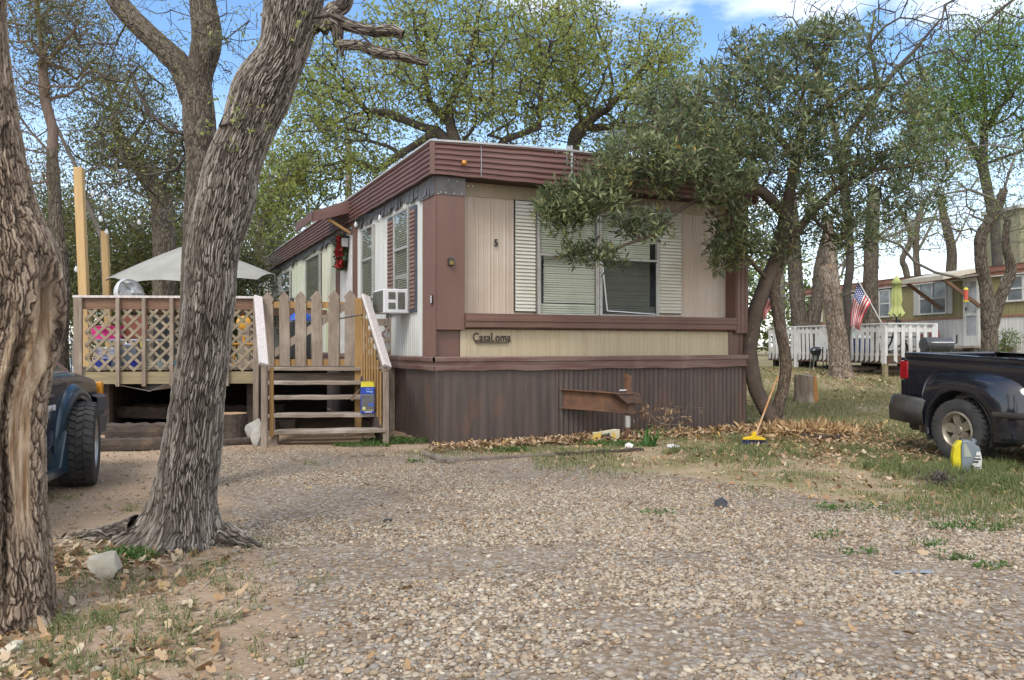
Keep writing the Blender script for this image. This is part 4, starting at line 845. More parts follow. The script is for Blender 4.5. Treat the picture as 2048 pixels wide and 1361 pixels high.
def rock(name, loc, s, label, mat, seed=0, cat='rock', flat=0):
    r = random.Random(seed); import bmesh; bm = bmesh.new(); bmesh.ops.create_icosphere(bm, subdivisions=4 if s[0] > .1 else 3, radius=1)
    pl_ = [(Vector((r.gauss(0, 1), r.gauss(0, 1), r.gauss(0, 1))).normalized(), r.uniform(.5, .8)) for _ in range(13)]
    for v in bm.verts:
        for nn, d in pl_:
            e = v.co.dot(nn)
            if e > d: v.co -= nn*(e-d)*.98
        v.co *= 1+.035*(float(fbm(v.co.x*3+seed, v.co.y*3, v.co.z*3, 3))-.5)*2
        v.co = Vector((v.co.x*s[0], v.co.y*s[1], v.co.z*s[2]+s[2]*.55))
    me = bpy.data.meshes.new(name); bm.to_mesh(me); bm.free(); o = link(name, me, mat); shade_auto(o, 14); o.location = loc; o.rotation_euler = (0, 0, r.uniform(0, 6)); return tag(o, label, cat)
stone = mk('limestone', (.5, .46, .36), (.36, .32, .24), sc=6, rough=.9, bump=.5, bsc=18, c3=(.6, .58, .5), sc3=3); stg = mk('grey_stone', (.42, .4, .36), (.28, .26, .23), sc=7, rough=.9, bump=.6, bsc=20)
q = P(516, 884, 9.15); q.z = 0; rock('boulder', q, (.1, .1, .17), 'rounded grey stone leaning on the left foot of the stairs', stg, 3)
q = P(508, 870, 9.5); q.z = .0; o = rock('stone_slab', q, (.13, .05, .22), 'flat upright pale stone behind the grey stone by the stairs', stg, 8)
g_ = G(196, 1162); rock('limestone_rock', (g_.x, g_.y+.1, -.02), (.135, .1, .115), 'large pale limestone rock in the grass between the two foreground trees', stone, 21)
g_ = G(25, 1300); rock('limestone_rock', (g_.x, g_.y, -.01), (.055, .045, .03), 'small pale rock at the foot of the left edge tree', stone, 12)
g_ = G(95, 1280); rock('brown_rock', (g_.x, g_.y, -.01), (.03, .03, .03), 'small brown block beside the left edge tree roots', 'cutw', 15)
# white sheet lying under the deck
o = MB().add([P(228, 768, 10.6)-Vector((0, 0, 0)), P(335, 765, 10.5), P(455, 764, 11.5), P(225, 760, 11.6), P(300, 782, 10.35)], [(0, 4, 1, 2, 3)]).build('plastic_sheet', 'whitepl', None)
cc = sum((Vector(v.co) for v in o.data.vertices), Vector())/5; o.data.transform(Matrix.Translation(-cc)); o.location = cc; tag(o, 'white plastic panel slung just below the deck joists', 'panel')
m_ = o.modifiers.new('t', 'SOLIDIFY'); m_.thickness = .01
# dark clutter under the deck
r = np.random.default_rng(11)
for i in range(9):
    X = r.uniform(225, 500); Y = r.uniform(10.3, 12.3); q = P(X, 800, Y)
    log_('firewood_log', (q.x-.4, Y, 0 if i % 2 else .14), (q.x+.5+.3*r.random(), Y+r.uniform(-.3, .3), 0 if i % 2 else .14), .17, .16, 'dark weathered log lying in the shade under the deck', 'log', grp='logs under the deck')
# ======================= ground =======================
def f_grav(x, y):
    edge = -0.5-(y-2.75)*.46; g = sm(edge-.5, edge+.35, x); yf = np.where(x < 0.2, 8.5-.6*sm(-.6, .2, x), 7.9-sm(.2, 3.6, x)*2.6)
    return g*(1-sm(yf-.7, yf+.5, y))
def f_lawn(x, y): return sm(10.5, 12.5, y+.15*x)*sm(1.5, 3.2, x)
def f_strip(x, y):        # green strip along the home and round the pickup
    yf = np.where(x < 0.2, 8.4, 7.4-sm(.2, 3.6, x)*2.6); return sm(yf-.5, yf+.5, y)*(1-sm(11.5, 13, y))*sm(-1.6, -.6, x)
xs = np.concatenate([-np.geomspace(9, 160, 26)[::-1], np.arange(-8.9, 8.95, .1), np.geomspace(9, 160, 26)]); ys = np.concatenate([[-30, -12, -5, -2], np.arange(0, 14, .1), np.arange(14, 30, .4), np.geomspace(30, 400, 18)])
GX, GY = np.meshgrid(xs, ys); nx, ny = len(xs), len(ys)
near = (np.abs(GX) < 9) & (GY < 14) & (GY > 0)
GZ = gz(GX, GY)+near*(.02*(fbm(GX*1.3, GY*1.3, 0*GX, 3, 5)-.5)+.012*(fbm(GX*5, GY*5, 0*GX, 2, 8)-.5))
i = np.arange(ny-1)[:, None]*nx; k = np.arange(nx-1)[None]
Fg = np.stack([i+k, i+k+1, i+nx+k+1, i+nx+k], -1).reshape(-1, 4)
gm = bpy.data.materials.new('ground_soil'); gm.use_nodes = True; t = gm.node_tree; t.nodes.clear(); l = t.links.new
def N(ty, **k):
    q = t.nodes.new(ty)
    for a_, b_ in k.items(): setattr(q, a_, b_)
    return q
o = N('ShaderNodeOutputMaterial'); pb_ = N('ShaderNodeBsdfPrincipled'); l(pb_.outputs[0], o.inputs[0]); pb_.inputs['Roughness'].default_value = .95; pb_.inputs['Specular IOR Level'].default_value = .2
tc = N('ShaderNodeTexCoord')
def nz_(s, d=6):
    q = N('ShaderNodeTexNoise'); q.inputs['Scale'].default_value = s; q.inputs['Detail'].default_value = d; l(tc.outputs['Object'], q.inputs['Vector']); return q.outputs['Fac']
def rmp(f, st):
    q = N('ShaderNodeValToRGB'); e = q.color_ramp.elements
    for i_, (p_, c_) in enumerate(st):
        z_ = e[i_] if i_ < 2 else e.new(p_)
        z_.position = p_; z_.color = (*c_, 1)
    l(f, q.inputs[0]); return q.outputs[0]
def mxc(f, a_, b_):
    q = N('ShaderNodeMix', data_type='RGBA'); l(f, q.inputs['Factor']); l(a_, q.inputs['A']); l(b_, q.inputs['B']); return q.outputs['Result']
def mth(op, a_, b_, c=None):
    q = N('ShaderNodeMath', operation=op)
    for i_, v in enumerate((a_, b_)):
        if isinstance(v, (int, float)): q.inputs[i_].default_value = v
        else: l(v, q.inputs[i_])
    q.use_clamp = True; return q.outputs[0]
dirt = rmp(nz_(1.7, 8), [(.3, (.235, .165, .105)), (.62, (.36, .265, .18)), (.8, (.3, .22, .15))]); dirt = mxc(rmp(nz_(38, 4), [(.45, (0, 0, 0)), (.7, (.5, .5, .5))]), dirt, rmp(nz_(9), [(.3, (.15, .105, .07)), (.7, (.42, .34, .26))]))
vo = N('ShaderNodeTexVoronoi'); vo.inputs['Scale'].default_value = 38; l(tc.outputs['Object'], vo.inputs['Vector']); sx = N('ShaderNodeSeparateColor'); l(vo.outputs['Color'], sx.inputs[0])
peb = rmp(sx.outputs[0], [(0, (.16, .12, .085)), (.3, (.26, .21, .155)), (.6, (.32, .28, .23)), (.85, (.2, .19, .18)), (1, (.4, .36, .3))]); peb = mxc(rmp(vo.outputs['Distance'], [(.4, (0, 0, 0)), (.75, (1, 1, 1))]), peb, rmp(nz_(3), [(.3, (.13, .095, .065)), (.7, (.2, .15, .1))]))
lawn = rmp(nz_(2.4, 9), [(.32, (.12, .15, .045)), (.5, (.22, .21, .09)), (.62, (.3, .25, .14)), (.8, (.33, .24, .15))])
ag = N('ShaderNodeAttribute', attribute_name='grav'); al = N('ShaderNodeAttribute', attribute_name='lawn')
nm = nz_(2.2, 8); fg = mth('MULTIPLY', mth('SUBTRACT', mth('ADD', ag.outputs['Fac'], nm), .72), 3.2); fl = mth('MULTIPLY', mth('SUBTRACT', mth('ADD', al.outputs['Fac'], nm), .8), 3)
cc_ = mxc(fl, mxc(fg, dirt, peb), lawn); l(cc_, pb_.inputs['Base Color'])
bu = N('ShaderNodeBump'); bu.inputs['Strength'].default_value = .7; bu.inputs['Distance'].default_value = .02; l(nz_(45, 5), bu.inputs['Height']); l(bu.outputs[0], pb_.inputs['Normal'])
tag(np_mesh('ground', np.stack([GX, GY, GZ], -1).reshape(-1, 3), Fg, gm, None, True, {'grav': f_grav(GX, GY).ravel(), 'lawn': np.maximum(f_lawn(GX, GY), .45*f_strip(GX, GY)).ravel()}), kind='structure')
def gzz(x, y): return gz(x, y)+(.02*(fbm(x*1.3, y*1.3, 0*x, 3, 5)-.5)+.012*(fbm(x*5, y*5, 0*x, 2, 8)-.5))*((np.abs(x) < 9) & (y < 14))
# ---- pebbles
def scatter(n, x0, x1, y0, y1, dens, seed):
    r = np.random.default_rng(seed); x = r.uniform(x0, x1, n); y = r.uniform(y0, y1, n)
    k = (np.abs(x) < .72*y+.9) & (r.random(n) < dens(x, y)); return x[k], y[k], r
ph = (1+5**.5)/2; IV = np.array([(-1, ph, 0), (1, ph, 0), (-1, -ph, 0), (1, -ph, 0), (0, -1, ph), (0, 1, ph), (0, -1, -ph), (0, 1, -ph), (ph, 0, -1), (ph, 0, 1), (-ph, 0, -1), (-ph, 0, 1)])/math.hypot(1, ph)
IF = np.array([(0, 11, 5), (0, 5, 1), (0, 1, 7), (0, 7, 10), (0, 10, 11), (1, 5, 9), (5, 11, 4), (11, 10, 2), (10, 7, 6), (7, 1, 8), (3, 9, 4), (3, 4, 2), (3, 2, 6), (3, 6, 8), (3, 8, 9), (4, 9, 5), (2, 4, 11), (6, 2, 10), (8, 6, 7), (9, 8, 1)])
def pebbles(name, x, y, r, s0, label, mat):
    n = len(x); s = s0*np.exp(r.normal(0, .46, n)); s = np.minimum(s, s0*2.6)*np.clip(1.25-.09*(y-2.5), .8, 1.25); sc = np.stack([s, s*r.uniform(.55, .95, n), s*r.uniform(.3, .55, n)], 1)
    a = r.random(n)*2*np.pi; V = IV[None]*(1+r.uniform(-.16, .16, (n, 12, 1)))*sc[:, None]; c, q = np.cos(a)[:, None], np.sin(a)[:, None]
    tl = r.normal(0, .25, (n, 1)); vz = V[..., 2]+tl*V[..., 0]; vx = V[..., 0]-tl*V[..., 2]
    V = np.stack([vx*c-V[..., 1]*q+x[:, None], vx*q+V[..., 1]*c+y[:, None], vz+(gzz(x, y)+sc[:, 2]*.45)[:, None]], -1)
    Fq = (IF[None]+(np.arange(n)*12)[:, None, None]).reshape(-1, 3)
    return tag(np_mesh(name, V.reshape(-1, 3), Fq, mat, None, True, {'v': np.repeat(r.random(n), 12)}), label, 'gravel', kind='stuff')
PEB = mk('pebble_stone', (1, 1, 1), (.3, .24, .17), sc=30, rough=.75, attr='v', lo=.5, hi=.8, ac=[(0, (.11, .078, .05)), (.15, (.22, .158, .1)), (.34, (.31, .24, .165)), (.52, (.36, .3, .22)), (.7, (.31, .265, .205)), (.78, (.19, .17, .15)), (.86, (.48, .43, .34)), (.95, (.34, .22, .12)), (1, (.11, .095, .085))])
dn = lambda x, y: (.07+.93*np.clip(f_grav(x, y)*1.2-.0, 0, 1))*np.clip((fbm(x*1.1, y*1.6, 0*x, 5, 3)-.38)*6, .06, 1)*np.where(y > 5.5, .8, 1)
x, y, r = scatter(540000, -5.5, 6, 2.3, 9.2, dn, 21); pebbles('gravel', x, y, r, .0078, 'rounded tan and grey river gravel covering the drive', PEB)
# ---- fallen leaves
def leafstrips(x, y, z, size, r, curl=.5, lift=.01):
    n = len(x); st = np.array([0, .2, .4, .62, .85, 1.0]); wd_ = np.array([.03, .2, .16, .24, .15, .02]); s = size*r.uniform(.6, 1.35, n); a = r.random(n)*6.283; tz = r.normal(0, .35, n); ro = r.normal(0, .6, n)
    P_ = np.zeros((n, 6, 2, 3)); cu = r.normal(curl, .35, n)
    for j in range(6):
        for k_ in (0, 1):
            u = (st[j]-.5); w = wd_[j]*(1 if k_ else -1)*(1+r.normal(0, .18, n)); zz = cu*(u*u)*1.2+np.abs(w)*cu*1.0+w*ro+u*tz
            P_[:, j, k_] = np.stack([(u*np.cos(a)-w*np.sin(a))*s+x, (u*np.sin(a)+w*np.cos(a))*s+y, zz*s+z+lift+np.abs(tz)*s*.4], -1)
    b = (np.arange(n)*12)[:, None]; q = np.array([[2*j, 2*j+1, 2*j+3, 2*j+2] for j in range(5)])
    return P_.reshape(-1, 3), (q[None]+b[:, :, None]).reshape(-1, 4), np.repeat(r.random(n), 12)
LEAFM = mk('dead_leaf', (1, 1, 1), rough=.8, attr='v', trans=.15, ac=[(0, (.12, .065, .03)), (.3, (.24, .14, .065)), (.55, (.36, .23, .12)), (.75, (.44, .32, .2)), (.93, (.5, .42, .3)), (1, (.45, .28, .06))])
def front_line(x): return 9.11+(x+.865)*.466
def d_leaf(x, y):
    hug = np.clip(1-np.abs(front_line(x)-.35-y)/.5, 0, 1)*sm(-.7, -.3, x)*(x < 3.3)*(y < front_line(x)-.03)
    tr_ = np.exp(-((x-3.6)**2/1.1+(y-10.2)**2/1.2))*1.3; tk = np.exp(-((x-4.0)**2/1.6+(y-8.9)**2/.8))*.8
    lf = (1-sm(-1.6, -.9, x+.3*(y-3)))*(1-sm(4.0, 4.9, y))*.55
    return np.clip(hug*1.5+tr_+tk+lf*1.6+.003+.06*f_strip(x, y), 0, 1)*np.clip((fbm(x*2, y*2, 0*x, 3, 33)-.25)*3, .1, 1)
x, y, r = scatter(150000, -6, 7.5, 2.3, 12, d_leaf, 41); x2, y2, r2 = scatter(90000, -.9, 3.5, 8.2, 11.2, lambda x, y: .75*np.clip(1-np.abs(front_line(x)-.3-y)/.42, 0, 1)*(y < front_line(x)-.02)*(.35+.65*sm(-.6, .2, x)), 43); x = np.concatenate([x, x2]); y = np.concatenate([y, y2]); hb2 = np.where(np.arange(len(x)) >= len(x)-len(x2), .035*np.abs(np.sin(x*7+y*5)), 0)
V, Fq, v = leafstrips(x, y, gzz(x, y)+hb2, .046, r); tag(np_mesh('fallen_leaves', V, Fq, LEAFM, None, False, {'v': v}), 'dry brown oak leaves littering the ground', 'leaves', kind='stuff')
x, y, r = scatter(60000, -4, 6, 2.4, 9, lambda x, y: .05+.5*np.clip((fbm(x*1.4, y*2.2, 0*x, 4, 91)-.5)*6, 0, 1), 47); V, Fq, v = leafstrips(x, y, gzz(x, y)+.006, .017, r); tag(np_mesh('leaf_litter', V, Fq, LEAFM, None, False, {'v': v*.8}), 'crumbled brown leaf bits drifted between the gravel', 'litter', kind='stuff')
x, y, r = scatter(26000, 2, 16, 11, 20, lambda x, y: .25*np.clip((fbm(x*.8, y*.8, 0*x, 3, 3)-.3)*3, 0, 1), 42); V, Fq, v = leafstrips(x, y, gz(x, y), .07, r); tag(np_mesh('fallen_leaves', V, Fq, LEAFM, None, False, {'v': v}), 'scattered dry leaves on the back lawn', 'leaves', kind='stuff')
# pile of long dry leaves at the foot of the evergreen
q = G(1606, 872); r = np.random.default_rng(4); C = np.column_stack([q.x+r.normal(0, .34, 420), q.y+r.normal(0, .2, 420), .01+.05*r.random(420)]); V, Fq, v = leaves(C, 8, .07, .11, .22, up=-.15, seed=9)
tag(np_mesh('dry_leaf_pile', V, Fq, mk('straw_leaf', (1, 1, 1), rough=.75, attr='v', ac=[(0, (.16, .08, .03)), (.5, (.38, .24, .11)), (1, (.52, .4, .22))]), None, False, {'v': v}), 'heap of long dry straw-coloured leaves round the evergreen trunk', 'leaf pile', kind='stuff')
# ---- grass
GRM = mk('grass_blade', (1, 1, 1), rough=.65, attr='v', trans=.35, ac=[(0, (.07, .1, .03)), (.3, (.12, .165, .05)), (.6, (.19, .23, .08)), (.8, (.29, .27, .13)), (1, (.42, .34, .2))])
def blades(x, y, z, h, w, r, v0=0, v1=1, lean=.5):
    n = len(x); hh = h*r.uniform(.5, 1.4, n); a = r.random(n)*6.283; dx, dy = np.cos(a), np.sin(a); le = lean*r.random(n); b2 = r.random(n)*6.283; wx, wy = np.cos(b2)*w, np.sin(b2)*w
    out_ = []
    for t_, ww in ((0, 1), (.5, .8), (1, .1)):
        cx_ = x+dx*le*hh*t_*t_; cy_ = y+dy*le*hh*t_*t_; cz_ = z+hh*(t_-.35*le*t_*t_)
        out_ += [np.stack([cx_-wx*ww, cy_-wy*ww, cz_], -1), np.stack([cx_+wx*ww, cy_+wy*ww, cz_], -1)]
    V = np.stack(out_, 1).reshape(-1, 3); b = (np.arange(n)*6)[:, None]; q = np.array([[0, 1, 3, 2], [2, 3, 5, 4]]); return V, (q[None]+b[:, :, None]).reshape(-1, 4), np.repeat(np.clip(v0+(v1-v0)*r.random(n), 0, 1), 6)
def grass(name, x, y, h, w, r, label, **k):
    V, Fq, v = blades(x, y, gzz(x, y)-.004, h, w, r, **k); return tag(np_mesh(name, V, Fq, GRM, None, False, {'v': v}), label, 'grass', kind='stuff')
pat = lambda x, y, s, th, sd: np.clip((fbm(x*s, y*s, 0*x, 4, sd)-th)*9, 0, 1)
x, y, r = scatter(330000, 1.2, 17, 10.4, 23, lambda x, y: f_lawn(x, y)*(.18+.82*pat(x, y, .6, .46, 3)), 51); grass('lawn', x, y, .055, .006, r, 'patchy short lawn behind the evergreen', v0=.35, v1=1.25)
x, y, r = scatter(200000, -1.5, 7.5, 4.6, 12, lambda x, y: f_strip(x, y)*(.03+.97*pat(x, y, 1.3, .5, 7))*np.where((x > 2.4) & (y < 10), 1, .55), 52); grass('verge_grass', x, y, .05, .003, r, 'patchy green grass along the foot of the home and the gravel edge', v0=0, v1=.95)
# tufts
def tufts(cs, per, spread, h, w, r, **k):
    x = np.repeat(cs[:, 0], per)+r.normal(0, spread, len(cs)*per); y = np.repeat(cs[:, 1], per)+r.normal(0, spread, len(cs)*per); return blades(x, y, gzz(x, y)-.004, h, w, r, **k)
r = np.random.default_rng(61)
pt = []
for px, py, n, s in ((150, 1160, 5, .12), (260, 1110, 9, .12), (130, 1110, 5, .1), (190, 1240, 5, .05), (200, 1180, 8, .12), (330, 1180, 5, .12), (420, 1140, 5, .1), (490, 1160, 4, .15), (60, 1330, 7, .1), (180, 1330, 5, .1), (130, 1260, 6, .08), (280, 1290, 5, .12), (390, 1290, 5, .15), (440, 1230, 4, .15), (300, 1230, 5, .12), (210, 1350, 5, .08), (500, 1090, 3, .1), (620, 930, 2, .1), (120, 1000, 2, .05), (260, 1020, 2, .05), (370, 1240, 4, .1), (90, 1290, 3, .06), (470, 1320, 3, .1)):
    g_ = G(px, py); pt.append(np.column_stack([g_.x+r.normal(0, s*1.2, n*4), g_.y+r.normal(0, s*1.2, n*4)]))
V, Fq, v = tufts(np.vstack(pt), 8, .02, .055, .0024, r, v0=.15, v1=.95, lean=1.6); tag(np_mesh('grass_tufts', V, Fq, GRM, None, False, {'v': v}), 'thin green grass tufts between the two foreground trees', 'grass', kind='stuff')
pt = []
for px, py, n, s in ((1900, 950, 60, .28), (2000, 975, 90, .3), (1980, 940, 40, .18), (1780, 940, 16, .25), (1700, 905, 12, .3), (1560, 910, 16, .3), (1400, 905, 18, .3), (1490, 885, 10, .2)):
    g_ = G(px, py); pt.append(np.column_stack([g_.x+r.normal(0, s, n), g_.y+r.normal(0, s*.6, n)]))
V, Fq, v = tufts(np.vstack(pt), 22, .03, .11, .003, r, v0=.1, v1=.8, lean=1.2); tag(np_mesh('long_grass', V, Fq, GRM, None, False, {'v': v}), 'longer green grass round the pickup wheel and the oil jug', 'grass', kind='stuff')
WEED = mk('weed_leaf', (.05, .12, .02), (.11, .2, .045), sc=30, rough=.6, trans=.35)
def weeds(px, py, rx, ry, n, h, label, name='weed_patch', size=.022, mat=WEED, seed=1):
    g_ = G(px, py); r = np.random.default_rng(seed); a = r.random(n)*6.283; q = r.random(n)**.5; X = g_.x+rx*q*np.cos(a); Y_ = g_.y+ry*q*np.sin(a); C = np.column_stack([X, Y_, gzz(X, Y_)+h*r.random(n)*(1-q*.6)])
    V, Fq, v = leaves(C, 7, .03, size, .55, up=.5, seed=seed); return tag(np_mesh(name, V, Fq, mat), label, 'weeds', kind='stuff')
weeds(790, 886, .42, .14, 330, .07, 'bright green weeds between the stairs and the skirt corner', seed=3); weeds(725, 893, .32, .08, 130, .04, 'low green weeds in front of the bottom stair', seed=4)
weeds(1022, 903, .22, .06, 110, .03, 'flat green weed patch in front of the skirt', seed=5); weeds(1235, 892, .45, .1, 260, .05, 'green weeds round the jack post', seed=6)
weeds(1940, 1060, .28, .1, 60, .015, 'creeping weeds in the gravel near the right edge', seed=7); weeds(1700, 1020, .3, .1, 50, .012, 'creeping weeds in the gravel in front of the pickup', seed=8)
weeds(255, 1118, .18, .1, 130, .03, 'clover patch at the roots of the big trunk', seed=10); weeds(1475, 848, .1, .08, 50, .16, 'leafy weed at the right corner of the skirt', seed=11)
for px, py, sd in ((1320, 1030, 3), (1900, 1120, 8), (1660, 1075, 6), (1850, 1095, 5), (1980, 1135, 4), (1720, 1110, 2), (830, 925, 1)): weeds(px, py, .12, .05, 16, .012, 'tiny green weeds sprouting in the gravel', seed=20+sd)
# iris plant by the jack post
g_ = G(1300, 892); ir = thing('iris_plant', g_, 'clump of broad sword-shaped green leaves growing right of the jack post', 'plant')
b = MB(); r_ = random.Random(3)
for i in range(16):
    a_ = r_.uniform(0, 6.28); le = r_.uniform(.05, .32); h_ = r_.uniform(.18, .32); w = .016; q0 = Vector((r_.gauss(0, .04), r_.gauss(0, .03), 0)); d = Vector((math.cos(a_), math.sin(a_), 0)); s_ = d.cross(Vector((0, 0, 1))); pp = []
    for t_ in (0, .35, .7, 1): c = q0+d*le*t_*t_+Vector((0, 0, h_*(t_-.4*t_*t_*(le/.3)))); ww = w*(1-t_)**.5 if t_ > .3 else w; pp += [c-s_*ww, c+s_*ww]
    b.add(pp, [(0, 1, 3, 2), (2, 3, 5, 4), (4, 5, 7, 6)])
b.build('leaves', mk('iris_leaf', (.05, .14, .03), (.08, .2, .05), sc=9, rough=.45, trans=.25), ir)
# dried plant by the skirt
g_ = G(1335, 872); dp = thing('dried_plant', g_, 'dried brown perennial stalks against the corrugated skirt', 'plant'); r = np.random.default_rng(8)
tg = np.column_stack([r.normal(0, .17, 60), r.normal(0, .07, 60), .12+.26*r.random(60)]); chs, arr, tips, rad = grow([[(0, 0, 0), (0, 0, .05)]], tg, rtip=.0022, seg=.08)
V, Fq = tubes(chs); np_mesh('stalks', V, Fq, 'wood_grey', dp); V, Fq, v = leaves(arr[tips], 5, .03, .07, .25, up=-.3, seed=2); np_mesh('withered_leaves', V, Fq, LEAFM, dp, False, {'v': .3+.6*v})
# ======================= trees =======================
def bkmat(name, ridge, fur, mid, c3=None):
    return mk(name, (1, 1, 1), tuple(c*.75 for c in mid), sc=14, st=(1, 1, .4), rough=.92, attr='h', ac=[(0, fur), (.3, fur), (.62, mid), (1.0, ridge)], bump=.35, bsc=70, bst=(1, 1, .35), c3=c3, sc3=2.4, t3=(.6, .8), lo=.45, hi=.75, spec=.2)
BK1 = bkmat('furrowed_bark', (.35, .315, .27), (.028, .023, .019), (.125, .104, .085)); BK2 = bkmat('grey_brown_bark', (.36, .29, .22), (.035, .025, .018), (.17, .125, .09), (.34, .22, .12))
BK3 = bkmat('fine_bark', (.19, .16, .125), (.045, .036, .028), (.115, .095, .072), (.16, .16, .09)); TW = mk('twig_bark', (.1, .082, .066), (.055, .044, .036), sc=8, rough=.9); TWG = mk('grey_twig', (.2, .175, .15), (.12, .1, .08), sc=8, rough=.9)
TWD = mk('dark_twig', (.045, .036, .03), (.08, .065, .05), sc=6, rough=.9)
def lm(name, stops, tr=.4): return mk(name, (1, 1, 1), rough=.55, attr='v', ac=stops, trans=tr)
LO = lm('oak_leaf', [(0, (.13, .16, .035)), (.35, (.25, .29, .07)), (.7, (.36, .4, .12)), (1, (.36, .28, .09))], .55)
LE = lm('evergreen_leaf', [(0, (.05, .065, .03)), (.35, (.105, .14, .06)), (.65, (.21, .25, .12)), (.87, (.34, .36, .17)), (.95, (.38, .33, .08)), (1, (.46, .25, .06))], .4)
LJ = lm('juniper_scale', [(0, (.06, .08, .025)), (.45, (.13, .145, .045)), (.75, (.22, .2, .08)), (1, (.3, .2, .09))], .45)
LL = lm('light_leaf', [(0, (.1, .16, .03)), (.5, (.17, .25, .05)), (1, (.27, .32, .1))], .5)
# --- big leaning trunk in front of the deck
Y1 = 4.62
def tk(rows, Yf): return [P((a+b)/2, y, Yf(y)) for y, a, b in rows], [(b-a)/2/F*Yf(y) for y, a, b in rows]
rows = [(1128, 312, 442), (1085, 314, 438), (1050, 318, 436), (1000, 320, 433), (950, 323, 437), (900, 328, 444), (800, 341, 451), (700, 357, 461), (600, 368, 472), (500, 375, 480), (404, 393, 511), (331, 410, 522), (257, 441, 550), (184, 462, 586), (110, 512, 614), (37, 524, 640), (-30, 530, 655), (-140, 560, 660), (-320, 600, 690)]
pts, rad = tk(rows, lambda y: 4.62+.0003*(1130-y)); pts[0].z = -.06; rad = [q*.9 for q in rad]
mt = thing('leaning_tree', (pts[1].x, pts[1].y, 0), 'big leaning tree with furrowed bark and flared roots at the gravel edge', 'tree'); OFF = Vector(mt.location)
def roots(rt):
    def f(th, s, z):
        m = 0
        for a, w, A, hh in rt:
            d = np.abs((th-R(a)+np.pi) % (2*np.pi)-np.pi); m = m+A*np.exp(-(d/w)**2)*np.exp(-np.clip(z, 0, 9)/hh)
        return 1+m
    return f
bark('trunk', [p-OFF for p in pts], rad, BK1, mt, 480, 1500, .018, .0125, 10, 3, roots([(180, .5, 1.45, .13), (180, .3, .8, .3), (-95, .3, .8, .1), (-60, .22, .55, .09), (5, .35, .9, .08), (60, .4, .5, .15), (120, .4, .6, .15), (-140, .4, .7, .13)]))
bark('root', [Vector((-.28, .0, .07)), Vector((-.45, .04, .03)), Vector((-.62, .1, .005)), Vector((-.85, .22, -.03))], [.1, .075, .05, .02], BK1, mt, 140, 260, .02, .018, 6, 4)
bark('root', [Vector((.2, .0, .06)), Vector((.33, -.03, .02)), Vector((.45, -.06, -.02))], [.07, .045, .02], BK1, mt, 100, 160, .015, .018, 6, 5)
ys_ = 4.95
def pl(pp, Y, off=OFF): return [P(a, b, Y)-off for a, b in pp]
for i, (pp, rr) in enumerate((([(600, 70), (640, 45), (672, 40), (700, 52), (745, 62), (785, 62), (806, 70)], [.05, .045, .04, .035, .034, .033, .03]), ([(650, 40), (672, 55), (676, 80), (686, 112)], [.045, .04, .03, .008]), ([(676, 90), (720, 92), (755, 105), (800, 112), (835, 122), (856, 128)], [.03, .03, .034, .03, .022, .012]), ([(640, 60), (665, 25), (690, 5), (700, -60)], [.05, .05, .045, .04]))):
    bark('broken_limb', pl(pp, ys_), rr, BK1, mt, 90, 260, .01, .016, 6, 30+i)
rg = np.random.default_rng(77); YB = 4.9
tg = np.vstack([ellip(70, 740, 60, 110, 70, 5.0, .5, rg), ellip(60, 560, 60, 130, 90, 4.9, .4, rg), ellip(60, 470, 250, 70, 60, 4.6, .3, rg), ellip(50, 760, 130, 90, 40, 5.0, .4, rg)])-np.array(OFF)
sk = [pl([(470, 330), (500, 250), (535, 150), (580, 80), (600, 40), (660, 30)], YB), pl([(660, 45), (745, 62), (800, 66)], ys_), pl([(676, 85), (760, 106), (850, 126)], ys_), pl([(535, 150), (480, 110), (430, 60)], YB), pl([(500, 250), (450, 230), (430, 190)], YB)]
chs, arr, tips, rad = grow(sk, tg, rtip=.0016, seg=.1, wig=.2, back=.1)
V, Fq = tubes([c for c in chs[0:] if c[1][0] < .03]); np_mesh('twigs', V, Fq, TW, mt)
V, Fq, v = leaves(arr[tips], 3, .03, .026, .7, seed=5); np_mesh('young_leaves', V, Fq, LO, mt, False, {'v': v})
# --- left edge tree
rows = [(1262, -95, 100), (1200, -90, 96), (1120, -85, 90), (1000, -80, 78), (900, -82, 76), (800, -85, 82), (700, -90, 100), (600, -90, 114), (520, -95, 102), (470, -100, 82), (400, -105, 58), (300, -110, 36), (200, -120, 20), (80, -125, 4), (-60, -140, -5), (-250, -150, -20)]
pts, rad = tk(rows, lambda y: 3.35); pts[0].z = -.05
et = thing('scarred_tree', (pts[1].x, pts[1].y, 0), 'thick old tree with a bare wood scar at the left edge', 'tree'); OFF = Vector(et.location)
def azf(th): return (th+np.pi) % (2*np.pi)-np.pi
def gs(az, z, a0, w, z0, z1, fd=.25): return np.exp(-((az-R(a0))/w)**2)*sm(z0-fd, z0+fd, z)*(1-sm(z1-fd, z1+fd, z))
def scar(th, s, z):
    az = azf(th)+.12*np.sin(z*3.2)+.06*np.sin(z*9); hole = np.exp(-((az-R(-20))/.13)**2-((z-1.3)/.13)**2); rim_ = np.exp(-((np.hypot((az-R(-20))/.3, (z-1.3)/.26)-1)/.3)**2)
    return 1-.13*gs(az, z, -24, .26, .45, 1.15)-.3*gs(az, z, -46, .07, .15, 1.2)-.22*gs(az, z, -70, .05, .0, .95)-.34*hole+.09*rim_+.09*gs(az, z, 2, .13, .5, 1.25)+.05*gs(az, z, -57, .08, .1, 1.2)
